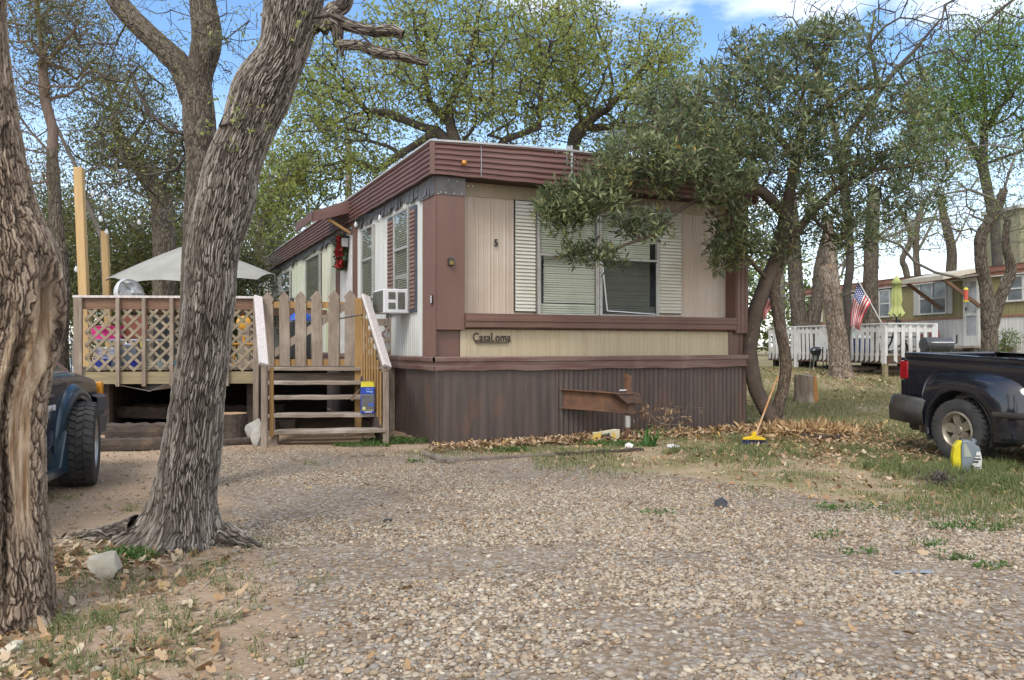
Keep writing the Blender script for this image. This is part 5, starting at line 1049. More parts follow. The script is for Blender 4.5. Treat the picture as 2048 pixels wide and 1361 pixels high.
def woodm(th, s, z):
    az = azf(th)+.12*np.sin(z*3.2)+.06*np.sin(z*9)+.12*(fbm(th*3, z*4, 0*z, 3, 4)-.5); return np.maximum((1-sm(.2, .27, np.abs(az-R(-24))))*sm(.28, .5, z)*(1-sm(1.2, 1.5, z)), .8*(1-sm(.05, .1, np.abs(az-R(-57))))*sm(0, .3, z)*(1-sm(1.1, 1.4, z)))
tr0 = bark('trunk', [p-OFF for p in pts], rad, BK2, et, 460, 1200, .017, .0135, 6, 13, lambda th, s, z: scar(th, s, z)*roots([(-20, .4, .35, .12), (-80, .4, .25, .12), (-130, .4, .3, .1)])(th, s, z), calm=woodm)
# exposed wood inside the scar: a part that follows the trunk surface
me = tr0.data; co = np.zeros(len(me.vertices)*3, np.float32); me.vertices.foreach_get('co', co); co = co.reshape(1200, 460, 3); hv = np.zeros(1200*460, np.float32); me.attributes['h'].data.foreach_get('value', hv)
zz = co[:, :, 2]; th_ = np.linspace(0, 2*np.pi, 460, endpoint=False)[None]; az = (th_+np.pi) % (2*np.pi)-np.pi
sc_ = woodm(th_+0*zz, 0, zz)
at = me.attributes.new('scar', 'FLOAT', 'POINT'); at.data.foreach_set('value', sc_.ravel().astype(np.float32))
nt2 = BK2.node_tree; pb2 = nt2.nodes['Principled BSDF']; src = pb2.inputs['Base Color'].links[0].from_socket; m2 = nt2.nodes.new('ShaderNodeMix'); m2.data_type = 'RGBA'; a2_ = nt2.nodes.new('ShaderNodeAttribute'); a2_.attribute_name = 'scar'
wn2 = nt2.nodes.new('ShaderNodeTexNoise'); wn2.inputs['Scale'].default_value = 9; mp2 = nt2.nodes.new('ShaderNodeMapping'); mp2.inputs['Scale'].default_value = (5, 5, .5); tc2 = nt2.nodes.new('ShaderNodeTexCoord'); rp2 = nt2.nodes.new('ShaderNodeValToRGB')
nt2.links.new(tc2.outputs['Object'], mp2.inputs[0]); nt2.links.new(mp2.outputs[0], wn2.inputs['Vector']); nt2.links.new(wn2.outputs['Fac'], rp2.inputs[0]); e = rp2.color_ramp.elements; e[0].position = .35; e[0].color = (.2, .12, .065, 1); e[1].position = .65; e[1].color = (.46, .36, .25, 1)
nt2.links.new(a2_.outputs['Fac'], m2.inputs['Factor']); nt2.links.new(src, m2.inputs['A']); nt2.links.new(rp2.outputs[0], m2.inputs['B']); nt2.links.new(m2.outputs['Result'], pb2.inputs['Base Color'])
# --- generic tree
def tree(name, label, base, skel, crown, leafmat, Y, cat='tree', per=7, spread=.22, size=.08, asp=.5, up=.3, droop=0, rtip=.006, bmat=TW, seed=1, trunk=None, trm=BK3, ns=6, seg=.5, wig=.12, back=.35, group=None, pw=.47, keep=1.0, cname='crown', mid=False, vr=(0, 1), trunks=None, sub=None, tamp=.015, tcell=.028):
    """skel: px polylines (x,y[,Y]); crown: ellipses (n,cx,cy,rx,ry,dY,rY)"""
    r = np.random.default_rng(seed); t = thing(name, base, label, cat, 0, group); off = np.array(base)
    f = lambda p: np.array(P(p[0], p[1], p[2] if len(p) > 2 else Y))-off
    S_ = [[f(p) for p in pl_] for pl_ in skel]; S_[0][0][2] = -.1
    tg = np.vstack([ellip(n, cx, cy, rx, ry, Y+dY, rY, r) for n, cx, cy, rx, ry, dY, rY in crown])-off; tg = tg[tg[:, 2] > .1]
    if sub is not None: tg = tg[sub(tg+off)]
    chs, arr, tips, rad = grow(S_, tg, rtip=rtip, seg=seg, wig=wig, back=back, rng=r, pw=pw)
    for pp, rr in (trunks or []):
        rr = np.interp(np.linspace(0, 1, len(pp)), np.linspace(0, 1, len(rr)), rr); bark('trunk', [Vector(f(p)) for p in pp], rr, trm, t, 130, 420, tamp, tcell, 5, seed+5)
    V, Fq = tubes(chs, ns); np_mesh('branches' if trunks else 'trunk', V, Fq, bmat, t, True)
    if per:
        C = arr[tips] if not mid else np.vstack([arr[tips], arr[(rad < rtip*3.2)]]); C = C[r.random(len(C)) < keep]
        V, Fq, v = leaves(C, per, spread, size, asp, up, droop, seed); np_mesh(cname, V, Fq, leafmat, t, False, {'v': vr[0]+(vr[1]-vr[0])*v})
    return t
def B(px, Y, z=0): p = P(px, 700, Y); p.z = z; return p
# twin-stemmed tree behind the leaning trunk
tree('twin_stem_tree', 'slender twin-stemmed tree rising directly behind the big leaning trunk', B(395, 6.5), [[(385, 980), (390, 700), (402, 420), (405, 330), (398, 230), (396, 160), (412, 80), (405, 0), (400, -120)], [(396, 170), (362, 130), (310, 80), (262, 30), (228, -10), (200, -80)], [(262, 30), (235, 80), (205, 170), (190, 230)], [(398, 260), (340, 260), (300, 230), (262, 150)], [(460, 130), (440, 80), (400, 40), (340, 20)], [(400, 300), (350, 340), (300, 350)]],
     [(300, 330, 110, 120, 120, 0, .7), (300, 300, 300, 120, 100, .2, .7), (200, 450, 80, 90, 90, 0, .6), (160, 240, 180, 80, 130, 0, .5), (60, 350, 420, 70, 60, .3, .5), (80, 120, 60, 100, 80, .2, .5)], LO, 6.5, per=3, spread=.05, size=.022, asp=.55, rtip=.0017, seg=.16, wig=.16, seed=12, back=.15,
     trunks=[([(375, 990), (388, 800), (396, 600), (402, 420), (405, 330), (398, 230), (398, 160), (413, 80), (405, 0), (400, -120)], [.15, .14, .135, .125, .12, .125, .1, .115, .1, .09]), ([(392, 210), (362, 135), (310, 82), (262, 35), (228, -10), (200, -80)], [.1, .095, .08, .08, .075, .06])], tamp=.012, tcell=.018)
# reddish thin tree at the left with dead limbs
tree('cedar_tree', 'thin reddish cedar with dead lower limbs left of the tall yellow post', B(118, 11.5), [[(128, 800), (118, 700), (122, 560), (112, 420), (104, 360), (106, 260), (90, 200), (80, 60), (70, -60)], [(104, 360), (60, 370), (20, 395), (-30, 400)], [(170, 350), (130, 290), (95, 240)], [(108, 300), (60, 262), (10, 270)], [(106, 270), (160, 262), (230, 262)], [(80, 150), (150, 60), (180, -20)], [(110, 450), (150, 400), (165, 380)]],
     [(130, 60, 40, 130, 60, 0, 1.2), (120, 130, 100, 80, 70, .3, 1), (70, 50, 170, 90, 60, 0, 1), (60, 210, 150, 60, 70, .4, .8), (40, 60, 330, 70, 40, 0, .7), (50, 170, 20, 50, 60, 0, .8)], LJ, 11.5, per=24, spread=.24, size=.055, mid=True, asp=.28, rtip=.006, seg=.35, seed=14, bmat=mk('cedar_bark', (.13, .085, .062), (.2, .15, .12), sc=6, st=(5, 5, .5), rough=.9), wig=.18, keep=.85, vr=(.2, 1),
     trunks=[([(128, 800), (118, 700), (124, 560), (114, 460), (108, 370), (104, 300)], [.13, .12, .1, .09, .085, .07])])
tree('leaning_cedar', 'leaning dead-looking cedar stem crossing behind the tall yellow post', B(235, 12.6), [[(225, 790), (205, 480), (170, 400), (160, 350), (130, 290), (92, 210), (70, 150)], [(160, 350), (200, 330), (260, 350), (300, 340)]], [(60, 180, 260, 120, 80, .5, 1), (50, 260, 400, 80, 60, .5, 1), (60, 60, 260, 70, 70, 0, 1)], LJ, 12.6, per=18, spread=.18, size=.05, asp=.28, rtip=.005, seg=.3, seed=15, bmat=TWG, wig=.25, vr=(.2, 1))
tree('dark_oak', 'dark mossy tree forking into a wide V behind the patio umbrella', B(330, 15.5), [[(322, 780), (330, 560), (325, 430), (322, 390)], [(322, 395), (285, 340), (250, 300), (225, 240), (215, 150)], [(322, 390), (340, 330), (345, 300), (380, 260)], [(270, 320), (210, 290), (150, 280)], [(285, 225), (262, 150), (275, 60)], [(250, 300), (290, 240), (290, 190)]],
     [(120, 250, 220, 80, 110, 0, 1.5), (110, 290, 350, 90, 60, 0, 1.5), (60, 210, 300, 80, 50, 0, 1), (50, 340, 300, 50, 60, 0, 1)], LJ, 15.5, per=28, spread=.34, size=.08, mid=True, asp=.35, rtip=.011, seg=.5, seed=16, bmat=TWD, wig=.2, keep=.7, vr=(0, .75), trunks=[([(322, 780), (330, 560), (325, 430), (322, 385)], [.26, .22, .2, .19]), ([(322, 400), (285, 340), (250, 300), (228, 240)], [.17, .16, .12, .08])])
# evergreens closing the back of the deck
for i, (px, py, rx, ry, Y, lb) in enumerate(((165, 500, 90, 130, 19, 'bushy juniper behind the cedar at the left edge'), (60, 480, 90, 150, 20, 'bushy juniper in the far left corner'), (275, 530, 80, 110, 18, 'dense dark juniper behind the umbrella left side'), (345, 450, 70, 160, 21, 'taller juniper seen above the umbrella'), (455, 560, 80, 110, 19, 'dark juniper between the big trunk and the home'), (540, 480, 50, 110, 27, 'far juniper at the back corner of the home'))):
    tree('juniper', lb, B(px, Y), [[(px, 760), (px+5, 600), (px, py-ry*.6)]], [(260, px, py, rx, ry, 0, 1.4), (120, px, min(py+ry*.7, 640), rx*1.2, 60, 0, 1.6)], LJ, Y, per=34, spread=.5, size=.11, asp=.3, mid=True, keep=.7, rtip=.012, seg=.7, seed=30+i, bmat=TWG, group='junipers behind the deck', vr=(.05, .8), cat='juniper')
tree('young_oak', 'small leafy tree behind the back corner of the home, left of the roof', B(520, 24), [[(522, 790), (518, 560), (516, 480), (530, 430), (545, 380)], [(516, 490), (500, 440), (480, 400)], [(530, 430), (580, 390), (600, 350)]], [(240, 545, 400, 75, 110, 0, 2), (100, 600, 340, 60, 60, 0, 1.5), (70, 500, 330, 40, 80, 0, 1.5)], LO, 24, per=12, spread=.4, size=.11, mid=True, rtip=.012, seg=.6, seed=40, bmat=TWG, vr=(0, .9))
# great oaks behind the home
tree('live_oak', 'great spreading oak with dark limbs and fresh yellow-green leaves behind the home roof', B(985, 23), [[(985, 780), (950, 420), (915, 300), (901, 253), (899, 205), (921, 174), (938, 137), (950, 60), (960, -20)], [(915, 300), (873, 263), (839, 253), (805, 239), (771, 226), (733, 222), (668, 246), (610, 240)], [(901, 253), (860, 205), (850, 150), (830, 60)], [(899, 215), (930, 205), (962, 197)], [(860, 300), (800, 310), (754, 342), (744, 308), (702, 267), (660, 260)], [(754, 325), (700, 320), (640, 335), (590, 360)], [(950, 330), (1010, 280), (1079, 255), (1082, 171), (1092, 137), (1079, 79), (1060, 20), (1070, -40)], [(740, 225), (700, 180), (660, 120)], [(1080, 180), (1030, 140), (1010, 80)]],
     [(620, 760, 190, 200, 120, 0, 3.5), (760, 930, 120, 180, 130, 0, 3.5), (520, 1060, 110, 120, 150, 0, 3.5), (420, 670, 290, 120, 110, 0, 2.5), (220, 850, 50, 130, 80, 0, 2.5), (260, 1000, 240, 140, 60, 0, 3), (160, 600, 380, 60, 80, 0, 2), (200, 640, 180, 70, 90, 0, 2), (140, 760, 350, 90, 40, 0, 2)], LO, 23, per=8, spread=.24, size=.1, asp=.6, mid=True, keep=.9, rtip=.0085, seg=.6, seed=50, bmat=TWD, wig=.13, pw=.46, vr=(0, 1), trunks=[([(985, 780), (950, 420), (915, 300), (901, 253)], [.3, .28, .2, .15])])
tree('live_oak', 'second oak with forked dark stems behind the right half of the home roof', B(1160, 25), [[(1150, 780), (1150, 420), (1147, 287), (1164, 256), (1188, 232), (1215, 219), (1250, 180)], [(1147, 300), (1106, 280), (1060, 240)], [(1164, 260), (1220, 255), (1260, 250), (1320, 260)], [(1215, 219), (1226, 171), (1212, 102), (1195, 60), (1190, 10)], [(1250, 180), (1300, 120), (1340, 70), (1380, 50)], [(1188, 232), (1150, 180), (1140, 100), (1130, 30)]],
     [(760, 1230, 180, 155, 130, 0, 3.5), (420, 1330, 230, 100, 100, 0, 3), (360, 1130, 120, 90, 120, 0, 3), (150, 1330, 100, 70, 50, 0, 2), (120, 1150, 30, 80, 40, 0, 2), (240, 1380, 330, 80, 80, 0, 3)], LO, 25, per=8, spread=.25, size=.105, asp=.6, mid=True, keep=.9, rtip=.009, seg=.6, seed=51, bmat=TWD, wig=.13, pw=.46, trunks=[([(1150, 780), (1150, 420), (1147, 287), (1164, 256), (1188, 232)], [.28, .26, .2, .19, .17])])
# the broad-leaved evergreen by the right corner of the home
hp = lambda X, Yq: (np.asarray(Yq)-9.11)-(np.asarray(X)+.865)*.462
def clear_home(q):     # keep leaves out of the home's walls
    lx = (q[:, 0]-HL.x)*math.cos(HA)+(q[:, 1]-HL.y)*math.sin(HA); ly = -(q[:, 0]-HL.x)*math.sin(HA)+(q[:, 1]-HL.y)*math.cos(HA)
    return ~((lx > -.4) & (lx < W+.3) & (ly > -.3) & (q[:, 2] < z_ft+.15))
EB = G(1548, 858); YE = EB.y
def egt():
    cr = [(310, 1640, 150, 140, 100, 0, 1.2), (310, 1480, 220, 170, 90, -.3, 1.1), (310, 1700, 270, 170, 100, 0, 1.2), (162, 1500, 140, 90, 70, 0, .8), (270, 1370, 290, 160, 70, -.9, .8), (270, 1560, 320, 180, 80, -.2, 1.1), (175, 1790, 360, 110, 90, .2, 1), (202, 1270, 330, 130, 55, -1.85, .45), (148, 1170, 400, 90, 40, -2.05, .3), (94, 1125, 430, 60, 35, -2.1, .2), (148, 1400, 350, 110, 60, -1.5, .5), (121, 1480, 300, 90, 80, -.9, .6),
          (121, 1620, 420, 120, 60, 0, .9), (94, 1480, 460, 60, 70, -.9, .5), (60, 1450, 500, 35, 50, -1, .3), (67, 1700, 470, 60, 40, 0, .6), (81, 1810, 200, 60, 60, .2, .8), (60, 1640, 70, 60, 30, 0, .5), (45, 1290, 450, 60, 30, -1.7, .25), (45, 1190, 510, 70, 22, -1.95, .15), (81, 1350, 200, 90, 40, -.8, .6), (27, 1500, 480, 60, 20, -.3, .4), (54, 1560, 490, 50, 40, 0, .4)]
    sk = [[(1548, 870), (1545, 840), (1512, 780), (1498, 700), (1512, 620), (1535, 560), (1560, 500), (1572, 430), (1580, 380), (1600, 280), (1630, 160), (1650, 90)],
          [(1545, 840), (1566, 780), (1571, 720), (1555, 640), (1548, 560), (1580, 490), (1620, 430), (1670, 380), (1750, 340), (1820, 330)],
          [(1575, 425, YE-.1), (1520, 380, YE-.5), (1440, 350, YE-.9), (1360, 330, YE-1.3), (1280, 350, YE-1.7), (1200, 385, YE-1.9), (1120, 435, YE-2.05)], [(1440, 350, YE-.9), (1395, 400, YE-1.2), (1345, 430, YE-1.5), (1310, 470, YE-1.7), (1250, 490, YE-1.85), (1190, 520, YE-1.95)],
          [(1600, 300), (1500, 220), (1400, 200, YE-.6)], [(1610, 240), (1700, 180), (1790, 170)], [(1535, 560), (1500, 520, YE-.5), (1460, 490, YE-.9)], [(1620, 430), (1660, 470), (1700, 480)], [(1380, 330, YE-1.2), (1300, 290, YE-1.3), (1230, 300, YE-1.4)]]
    return tree('evergreen_tree', 'broad evergreen tree with twin curved trunks overhanging the right of the home front', EB, sk, cr, LE, YE, per=14, spread=.1, size=.088, asp=.27, up=.35, rtip=.0046, seg=.2, seed=60, bmat=mk('smooth_bark', (.12, .085, .06), (.075, .055, .042), sc=6, rough=.85), wig=.16, back=.3, pw=.44, sub=clear_home, mid=True, keep=.58,
        trunks=[([(1552, 880), (1545, 835), (1512, 780), (1498, 700), (1512, 620), (1535, 560), (1560, 500), (1574, 430)], [.13, .1, .082, .08, .078, .07, .06, .05]), ([(1545, 860), (1556, 815), (1568, 770), (1571, 715), (1557, 640), (1550, 570), (1578, 490), (1616, 432)], [.1, .085, .078, .078, .073, .066, .055, .045])], trm=bkmat('blotchy_bark', (.22, .17, .12), (.06, .045, .033), (.13, .095, .068), (.26, .2, .14)), tamp=.006, tcell=.02)
egt()
# bare and lightly leafed trees in the right background
tree('bare_tree', 'bare-twigged tree rising above the evergreen crown', B(1720, 19, .45), [[(1690, 770), (1700, 500), (1680, 300), (1640, 150), (1600, 60)], [(1680, 300), (1760, 180), (1830, 100), (1880, 40)], [(1640, 150), (1560, 160), (1470, 110)], [(1760, 180), (1740, 90), (1750, 20)]], [(240, 1740, 80, 130, 90, 0, 2), (160, 1850, 120, 100, 90, 0, 2), (90, 1470, 110, 50, 60, 0, 1), (120, 1600, 70, 90, 70, 0, 2)], LL, 19, per=2, spread=.1, size=.06, rtip=.007, seg=.5, seed=70, bmat=TWD, wig=.2)
tree('feathery_tree', 'tall tree with feathery bright green leaves at the right edge', B(2010, 24, .5), [[(2010, 760), (1990, 450), (1965, 330), (1970, 200), (1960, 60)], [(1965, 330), (1910, 230), (1880, 150)], [(1970, 250), (2040, 160), (2100, 90)], [(1965, 320), (2050, 300), (2120, 260)]], [(220, 1950, 150, 110, 100, 0, 3), (120, 2030, 250, 90, 90, 0, 3), (90, 1890, 230, 80, 60, 0, 2), (60, 1860, 300, 90, 50, 0, 2)], LL, 24, per=30, spread=.5, size=.11, mid=True, asp=.4, rtip=.012, seg=.7, seed=71, bmat=TWD, vr=(0, .8))
tree('mesquite_tree', 'crooked grey twin-trunked tree behind the black pickup bed', B(1985, 13.5, .25), [[(1980, 790), (1978, 650), (1972, 580), (1962, 520), (1962, 470), (1990, 430), (2008, 380), (2035, 300), (2060, 230)], [(1980, 640), (2004, 590), (2022, 540), (2012, 490), (2014, 440), (2040, 400)], [(1966, 550), (1920, 556), (1870, 545), (1830, 525), (1800, 490), (1760, 475)], [(1985, 440), (1940, 470), (1880, 480), (1850, 475)], [(2020, 545), (2060, 500), (2100, 480)], [(2000, 400), (1940, 380), (1880, 390)], [(2035, 300), (1980, 290), (1920, 300)]],
     [(560, 1880, 400, 150, 80, 0, 1.6), (420, 1980, 340, 100, 110, 0, 1.4), (260, 1800, 460, 90, 60, 0, 1.2), (160, 2030, 450, 60, 70, 0, 1), (200, 1900, 290, 120, 70, 0, 1.2)], LL, 13.5, per=4, spread=.14, size=.045, rtip=.0024, seg=.2, seed=72, bmat=TWG, wig=.2, vr=(.3, 1), trunks=[([(1980, 790), (1978, 650), (1972, 580), (1962, 520), (1963, 470), (1990, 430), (2008, 380)], [.13, .12, .1, .095, .09, .075, .06]), ([(1982, 660), (2000, 598), (2022, 542), (2012, 490), (2015, 440)], [.1, .09, .08, .06, .045])])
tree('oak_tree', 'dark double-stemmed oak left of the white pickets', B(1608, 23, .52), [[(1608, 760), (1595, 600), (1586, 470), (1580, 380), (1590, 280)], [(1610, 680), (1634, 600), (1638, 540), (1660, 450), (1690, 380)], [(1586, 470), (1560, 420), (1530, 380)]], [(90, 1600, 380, 120, 60, 0, 2), (60, 1550, 480, 60, 60, 0, 1.5)], LO, 23, per=7, spread=.3, size=.09, rtip=.01, seg=.5, seed=73, bmat=TWD, trunks=[([(1608, 760), (1604, 680), (1594, 600), (1586, 470), (1580, 380)], [.3, .26, .2, .19, .15]), ([(1612, 720), (1626, 640), (1636, 590), (1640, 540), (1655, 460)], [.24, .2, .18, .17, .12])])
tree('broken_tree', 'tree with a broken splintered top between the grill and the pickets', B(1680, 18, .46), [[(1682, 760), (1672, 660), (1660, 600), (1656, 545), (1662, 480), (1655, 420)], [(1662, 500), (1690, 470), (1730, 440)], [(1656, 600), (1700, 585), (1712, 570)]], [(50, 1660, 430, 60, 50, 0, 1), (30, 1700, 440, 60, 40, 0, 1)], LO, 18, per=3, spread=.15, size=.07, rtip=.006, seg=.3, seed=74, bmat=TWG, trunks=[([(1684, 770), (1680, 735), (1673, 660), (1663, 600), (1655, 560), (1645, 532)], [.33, .24, .2, .19, .17, .08]), ([(1668, 590), (1664, 540), (1660, 480), (1655, 430)], [.15, .13, .11, .09])], trm=bkmat('pale_bark', (.36, .3, .24), (.08, .06, .045), (.22, .175, .135), (.45, .3, .17)))
tree('oak_tree', 'straight oak standing behind the hanging striped flag', B(1742, 21.5, .5), [[(1742, 760), (1742, 600), (1744, 480), (1748, 380), (1740, 300)], [(1744, 480), (1790, 470), (1840, 440)], [(1746, 420), (1700, 380), (1660, 370)], [(1748, 380), (1790, 320), (1820, 260)]], [(110, 1760, 380, 110, 80, 0, 2), (60, 1840, 440, 80, 50, 0, 2), (60, 1730, 300, 90, 60, 0, 2)], LO, 21.5, per=4, spread=.2, size=.07, rtip=.008, seg=.4, seed=75, bmat=TWG, wig=.2, trunks=[([(1744, 765), (1742, 700), (1741, 600), (1743, 480), (1748, 380)], [.28, .22, .19, .18, .15])])
for i, (pp, lb) in enumerate((([(1835, 760), (1815, 560), (1805, 520), (1822, 480), (1810, 440), (1790, 400)], 'slim curved tree left of two beyond the olive roof'), ([(1850, 760), (1836, 560), (1832, 510), (1835, 450), (1850, 400)], 'slim straight tree right beside its curved twin beyond the olive roof'), ([(1900, 760), (1902, 560), (1903, 500), (1890, 440), (1880, 400)], 'stout forked tree beyond the middle of the olive roof'))):
    x0 = pp[0][0]; w = (.12, .13, .2)[i]; tree('oak_tree', lb, B(x0, 36, .5), [pp, [(pp[-3][0], pp[-3][1]), (pp[-3][0]+35, pp[-3][1]-70), (pp[-3][0]+55, pp[-3][1]-130)]], [(60, x0-10, 400, 70, 60, 0, 3), (30, x0+20, 470, 60, 40, 0, 2)], LO, 36, per=5, spread=.3, size=.1, rtip=.012, seg=.7, seed=80+i, bmat=TWG, wig=.2, trunks=[(pp, [w*1.3, w*1.15, w, w, w*.85, w*.6])])
tree('woodland_tree', 'leafy tree far behind the white pickets, just right of the home corner', B(1565, 33, .5), [[(1565, 745), (1565, 600), (1560, 480)]], [(200, 1562, 560, 50, 110, 0, 2), (90, 1590, 440, 60, 70, 0, 2)], LO, 33, per=14, spread=.5, size=.13, rtip=.012, seg=.7, seed=88, bmat=TWG, vr=(0, .8))
tree('woodland_tree', 'leafy tree far behind the left end of the olive roof', B(1665, 38, .5), [[(1665, 740), (1668, 600), (1672, 500)]], [(200, 1670, 520, 60, 70, 0, 2), (120, 1720, 470, 60, 70, 0, 2), (90, 1790, 480, 50, 50, 0, 2)], LO, 38, per=9, spread=.5, size=.13, rtip=.012, seg=.7, seed=89, bmat=TWG, vr=(0, .8))
# branches reaching in from a tree outside the right edge
tree('overhanging_tree', 'tree outside the right edge whose bare twigs hang into the top right corner', B(2500, 7.2), [[(2500, 960), (2480, 400), (2400, 100), (2250, -60), (2080, -40), (1960, -30), (1890, 10), (1880, 60)], [(2080, -40), (2000, 20), (1960, 60)], [(1890, 10), (1830, 40), (1810, 90)], [(2250, -60), (2120, 30), (2070, 80)], [(1890, 30), (1905, 110), (1960, 170)]], [(120, 1930, 60, 120, 60, 0, .6), (50, 2040, 60, 80, 60, 0, .6), (30, 1880, 110, 60, 60, 0, .4)], LO, 7.2, per=2, spread=.04, size=.03, rtip=.0022, seg=.15, seed=90, bmat=TWD, wig=.22)
# utility pole
q = P(697, 280, 30); up_ = thing('utility_pole', (q.x, 30, 0), 'weathered wooden utility pole behind the roof, left of the great oak', 'pole'); MB().tube([(0, 0, -.3), (0, 0, q.z)], [.16, .12], 12).build('shaft', 'wood_grey', up_); MB().box((-.5, -.06, q.z-3.4), (.5, .06, q.z-3.3)).build('crossarm', 'wood_grey', up_)
# far woods closing the horizon: one mass of foliage no one could count
r = np.random.default_rng(101); n = 2600; a = r.uniform(-1.25, 1.25, n); d = r.uniform(46, 62, n); hgt = 4.5+1.8*np.sin(a*9)+1.2*np.sin(a*23+1); C = np.column_stack([np.sin(a)*d, np.cos(a)*d, r.random(n)**.8*hgt])
V, Fq, v = leaves(C, 34, 1.1, .34, .55, seed=7); tag(np_mesh('far_woods', V, Fq, lm('far_leaf', [(0, (.03, .05, .015)), (.6, (.09, .12, .035)), (1, (.17, .18, .06))], .3), None, False, {'v': v}), 'far tree line closing the view at the horizon', 'woods', kind='stuff')
# ======================= vehicles =======================
RUB = mk('tyre_rubber', (.02, .02, .021), (.045, .043, .04), sc=9, rough=.85, c3=(.09, .075, .055), sc3=4, t3=(.6, .85))
def wheel(par, x, y, r, w, name_rim, sgn=-1, steer=0, loc_z=None):
    """wheel under par; outer face towards local sgn*y"""
    M = Matrix.Translation((x, y, r)) @ Matrix.Rotation(steer, 4, 'Z') @ Matrix.Rotation(R(90)*(1 if sgn < 0 else -1), 4, 'X')   # lathe axis z -> outward
    ri = r*.58; b = MB(); pr = [(ri, -w*.42), (ri+.02, -w*.46), (r*.8, -w*.5), (r*.93, -w*.46), (r*.965, -w*.4), (r*.965, w*.4), (r*.93, w*.46), (r*.8, w*.5), (ri+.02, w*.46), (ri, w*.42)]
    b.lathe(pr, 64, M); nl = 34
    for k in range(nl):
        for j, (z0, z1, of) in enumerate(((-.46, -.2, 0), (-.17, .0, .5), (.02, .19, .1), (.22, .46, .6))):
            a0 = 2*math.pi*(k+of)/nl; a1 = a0+2*math.pi/nl*.66; sk_ = .06 if j % 2 else -.06; q = []
            for rr in (r*.955, r*1.0):
                for a_, z_ in ((a0, z0), (a1, z0), (a1+sk_, z1), (a0+sk_, z1)): rl = rr-(abs(z_) > .4)*r*.03; q.append(M @ Vector((rl*math.cos(a_), rl*math.sin(a_), z_*w)))
            b.add(q, [(4, 5, 6, 7), (0, 1, 5, 4), (1, 2, 6, 5), (2, 3, 7, 6), (3, 0, 4, 7)])
    t = b.build('wheel', RUB, par, auto=30)
    b = MB(); b.lathe([(ri+.008, w*.44), (ri-.012, w*.46), (ri-.025, w*.40), (ri-.035, w*.1), (ri-.04, -w*.4)], 48, M); hub = ri*.26
    for k in range(5):
        a_ = 2*math.pi*k/5+.5; A = Matrix.Rotation(a_, 4, 'Z'); pw_ = ri*.17
        b.add([M @ A @ Vector(p) for p in ((hub*.5, -pw_*1.2, w*.30), (ri-.02, -pw_*1.5, w*.34), (ri-.02, pw_*1.5, w*.34), (hub*.5, pw_*1.2, w*.30), (hub*.5, -pw_*1.4, w*.16), (ri-.02, -pw_*1.7, w*.16), (ri-.02, pw_*1.7, w*.16), (hub*.5, pw_*1.4, w*.16))], [(0, 1, 2, 3), (0, 4, 5, 1), (3, 2, 6, 7)])
    b.lathe([(0, w*.37), (hub*.8, w*.36), (hub, w*.3), (hub*1.15, w*.2)], 24, M)
    b.build('rim', name_rim, t, auto=40); MB().lathe([(ri-.02, w*.05), (0, w*.05)], 32, M).build('brake_disc', 'rust_dark', t); return t
def frame(loc, ang): M = Matrix.Translation(loc) @ Matrix.Rotation(ang, 4, 'Z'); return M, M.inverted()
def hit(I, px, py, ax, val):
    o = I @ CAMP; d = I @ P(px, py, 5)-o; return o+d*((val-o[ax])/d[ax])
# ---------- black step-side pickup at the right ----------
bp0 = P(1913, 922, 7.9); bp0.z = .0; BA = R(-72); BM, BI = frame(bp0, BA)
blk = thing('black_pickup', bp0, 'black step-side pickup truck parked at the right edge with its open bed towards the lawn', 'pickup', BA)
BP = mk('black_paint', (.006, .007, .011), (.012, .013, .018), sc=3, rough=.16, coat=.7, c3=(.03, .028, .026), sc3=5, t3=(.62, .9)); BPD = mk('dusty_black', (.012, .012, .013), (.04, .034, .028), sc=5, rough=.55)
T = lambda px, py, y=0: hit(BI, px, py, 1, y)
WB = 1.36; FD = .13; Rw = .31
xr = T(1804, 720, FD).x; zt0 = T(1812, 704, FD).z; xf_ = .98; zt1 = T(2040, 721, FD).z; slope = (zt1-zt0)/(T(2040, 721, FD).x-xr)
zt = lambda x: zt0+slope*(x-xr)*.8
# bed: outer skins, floor, rails
b = MB(); xs_ = np.linspace(xr, xf_, 24); pr_z = [.34, .5, .7, .86, .94, 1]
def bedside(y0, s):
    b = MB(); k = 9
    for x in xs_:
        top = zt(x); r0 = .03*math.exp(-((x-xr)/.06)**2)
        for z, o_ in ((.36, .02), (.45, .0), (top-.2, -.005), (top-.085, -.0), (top-.075, .012), (top-.03, .004), (top-.004, .014), (top, .035), (top-.005, .1)): b.v.append((x, y0+s*(o_+r0), z))
    for i in range(len(xs_)-1):
        for j in range(k-1): b.f.append((i*k+j, i*k+j+1, (i+1)*k+j+1, (i+1)*k+j) if s < 0 else (i*k+j, (i+1)*k+j, (i+1)*k+j+1, i*k+j+1))
    return b
b = bedside(FD, 1); o_ = bedside(FD+WB, -1); b.add(o_.v, o_.f)
b.build('bed_side', BP, blk, auto=40)
MB().box((xr+.06, FD+.1, .4), (xf_, FD+.13, zt(0)-.03)).box((xr+.06, FD+WB-.13, .4), (xf_, FD+WB-.1, zt(0)-.03)).box((xr+.05, FD+.1, .42), (xf_, FD+WB-.1, .46)).box((xf_-.04, FD+.1, .42), (xf_, FD+WB-.1, zt(0)-.04)).build('bed_liner', 'black', blk)
tg_ = MB().box((xr+.0, FD+.1, .46), (xr+.07, FD+WB-.1, zt(xr)-.004)).build('tailgate', BP, blk, bevel=.015)
MB().box((xr-.012, FD+WB*.42, .8), (xr+.0, FD+WB*.58, .86)).build('handle', 'black', tg_)
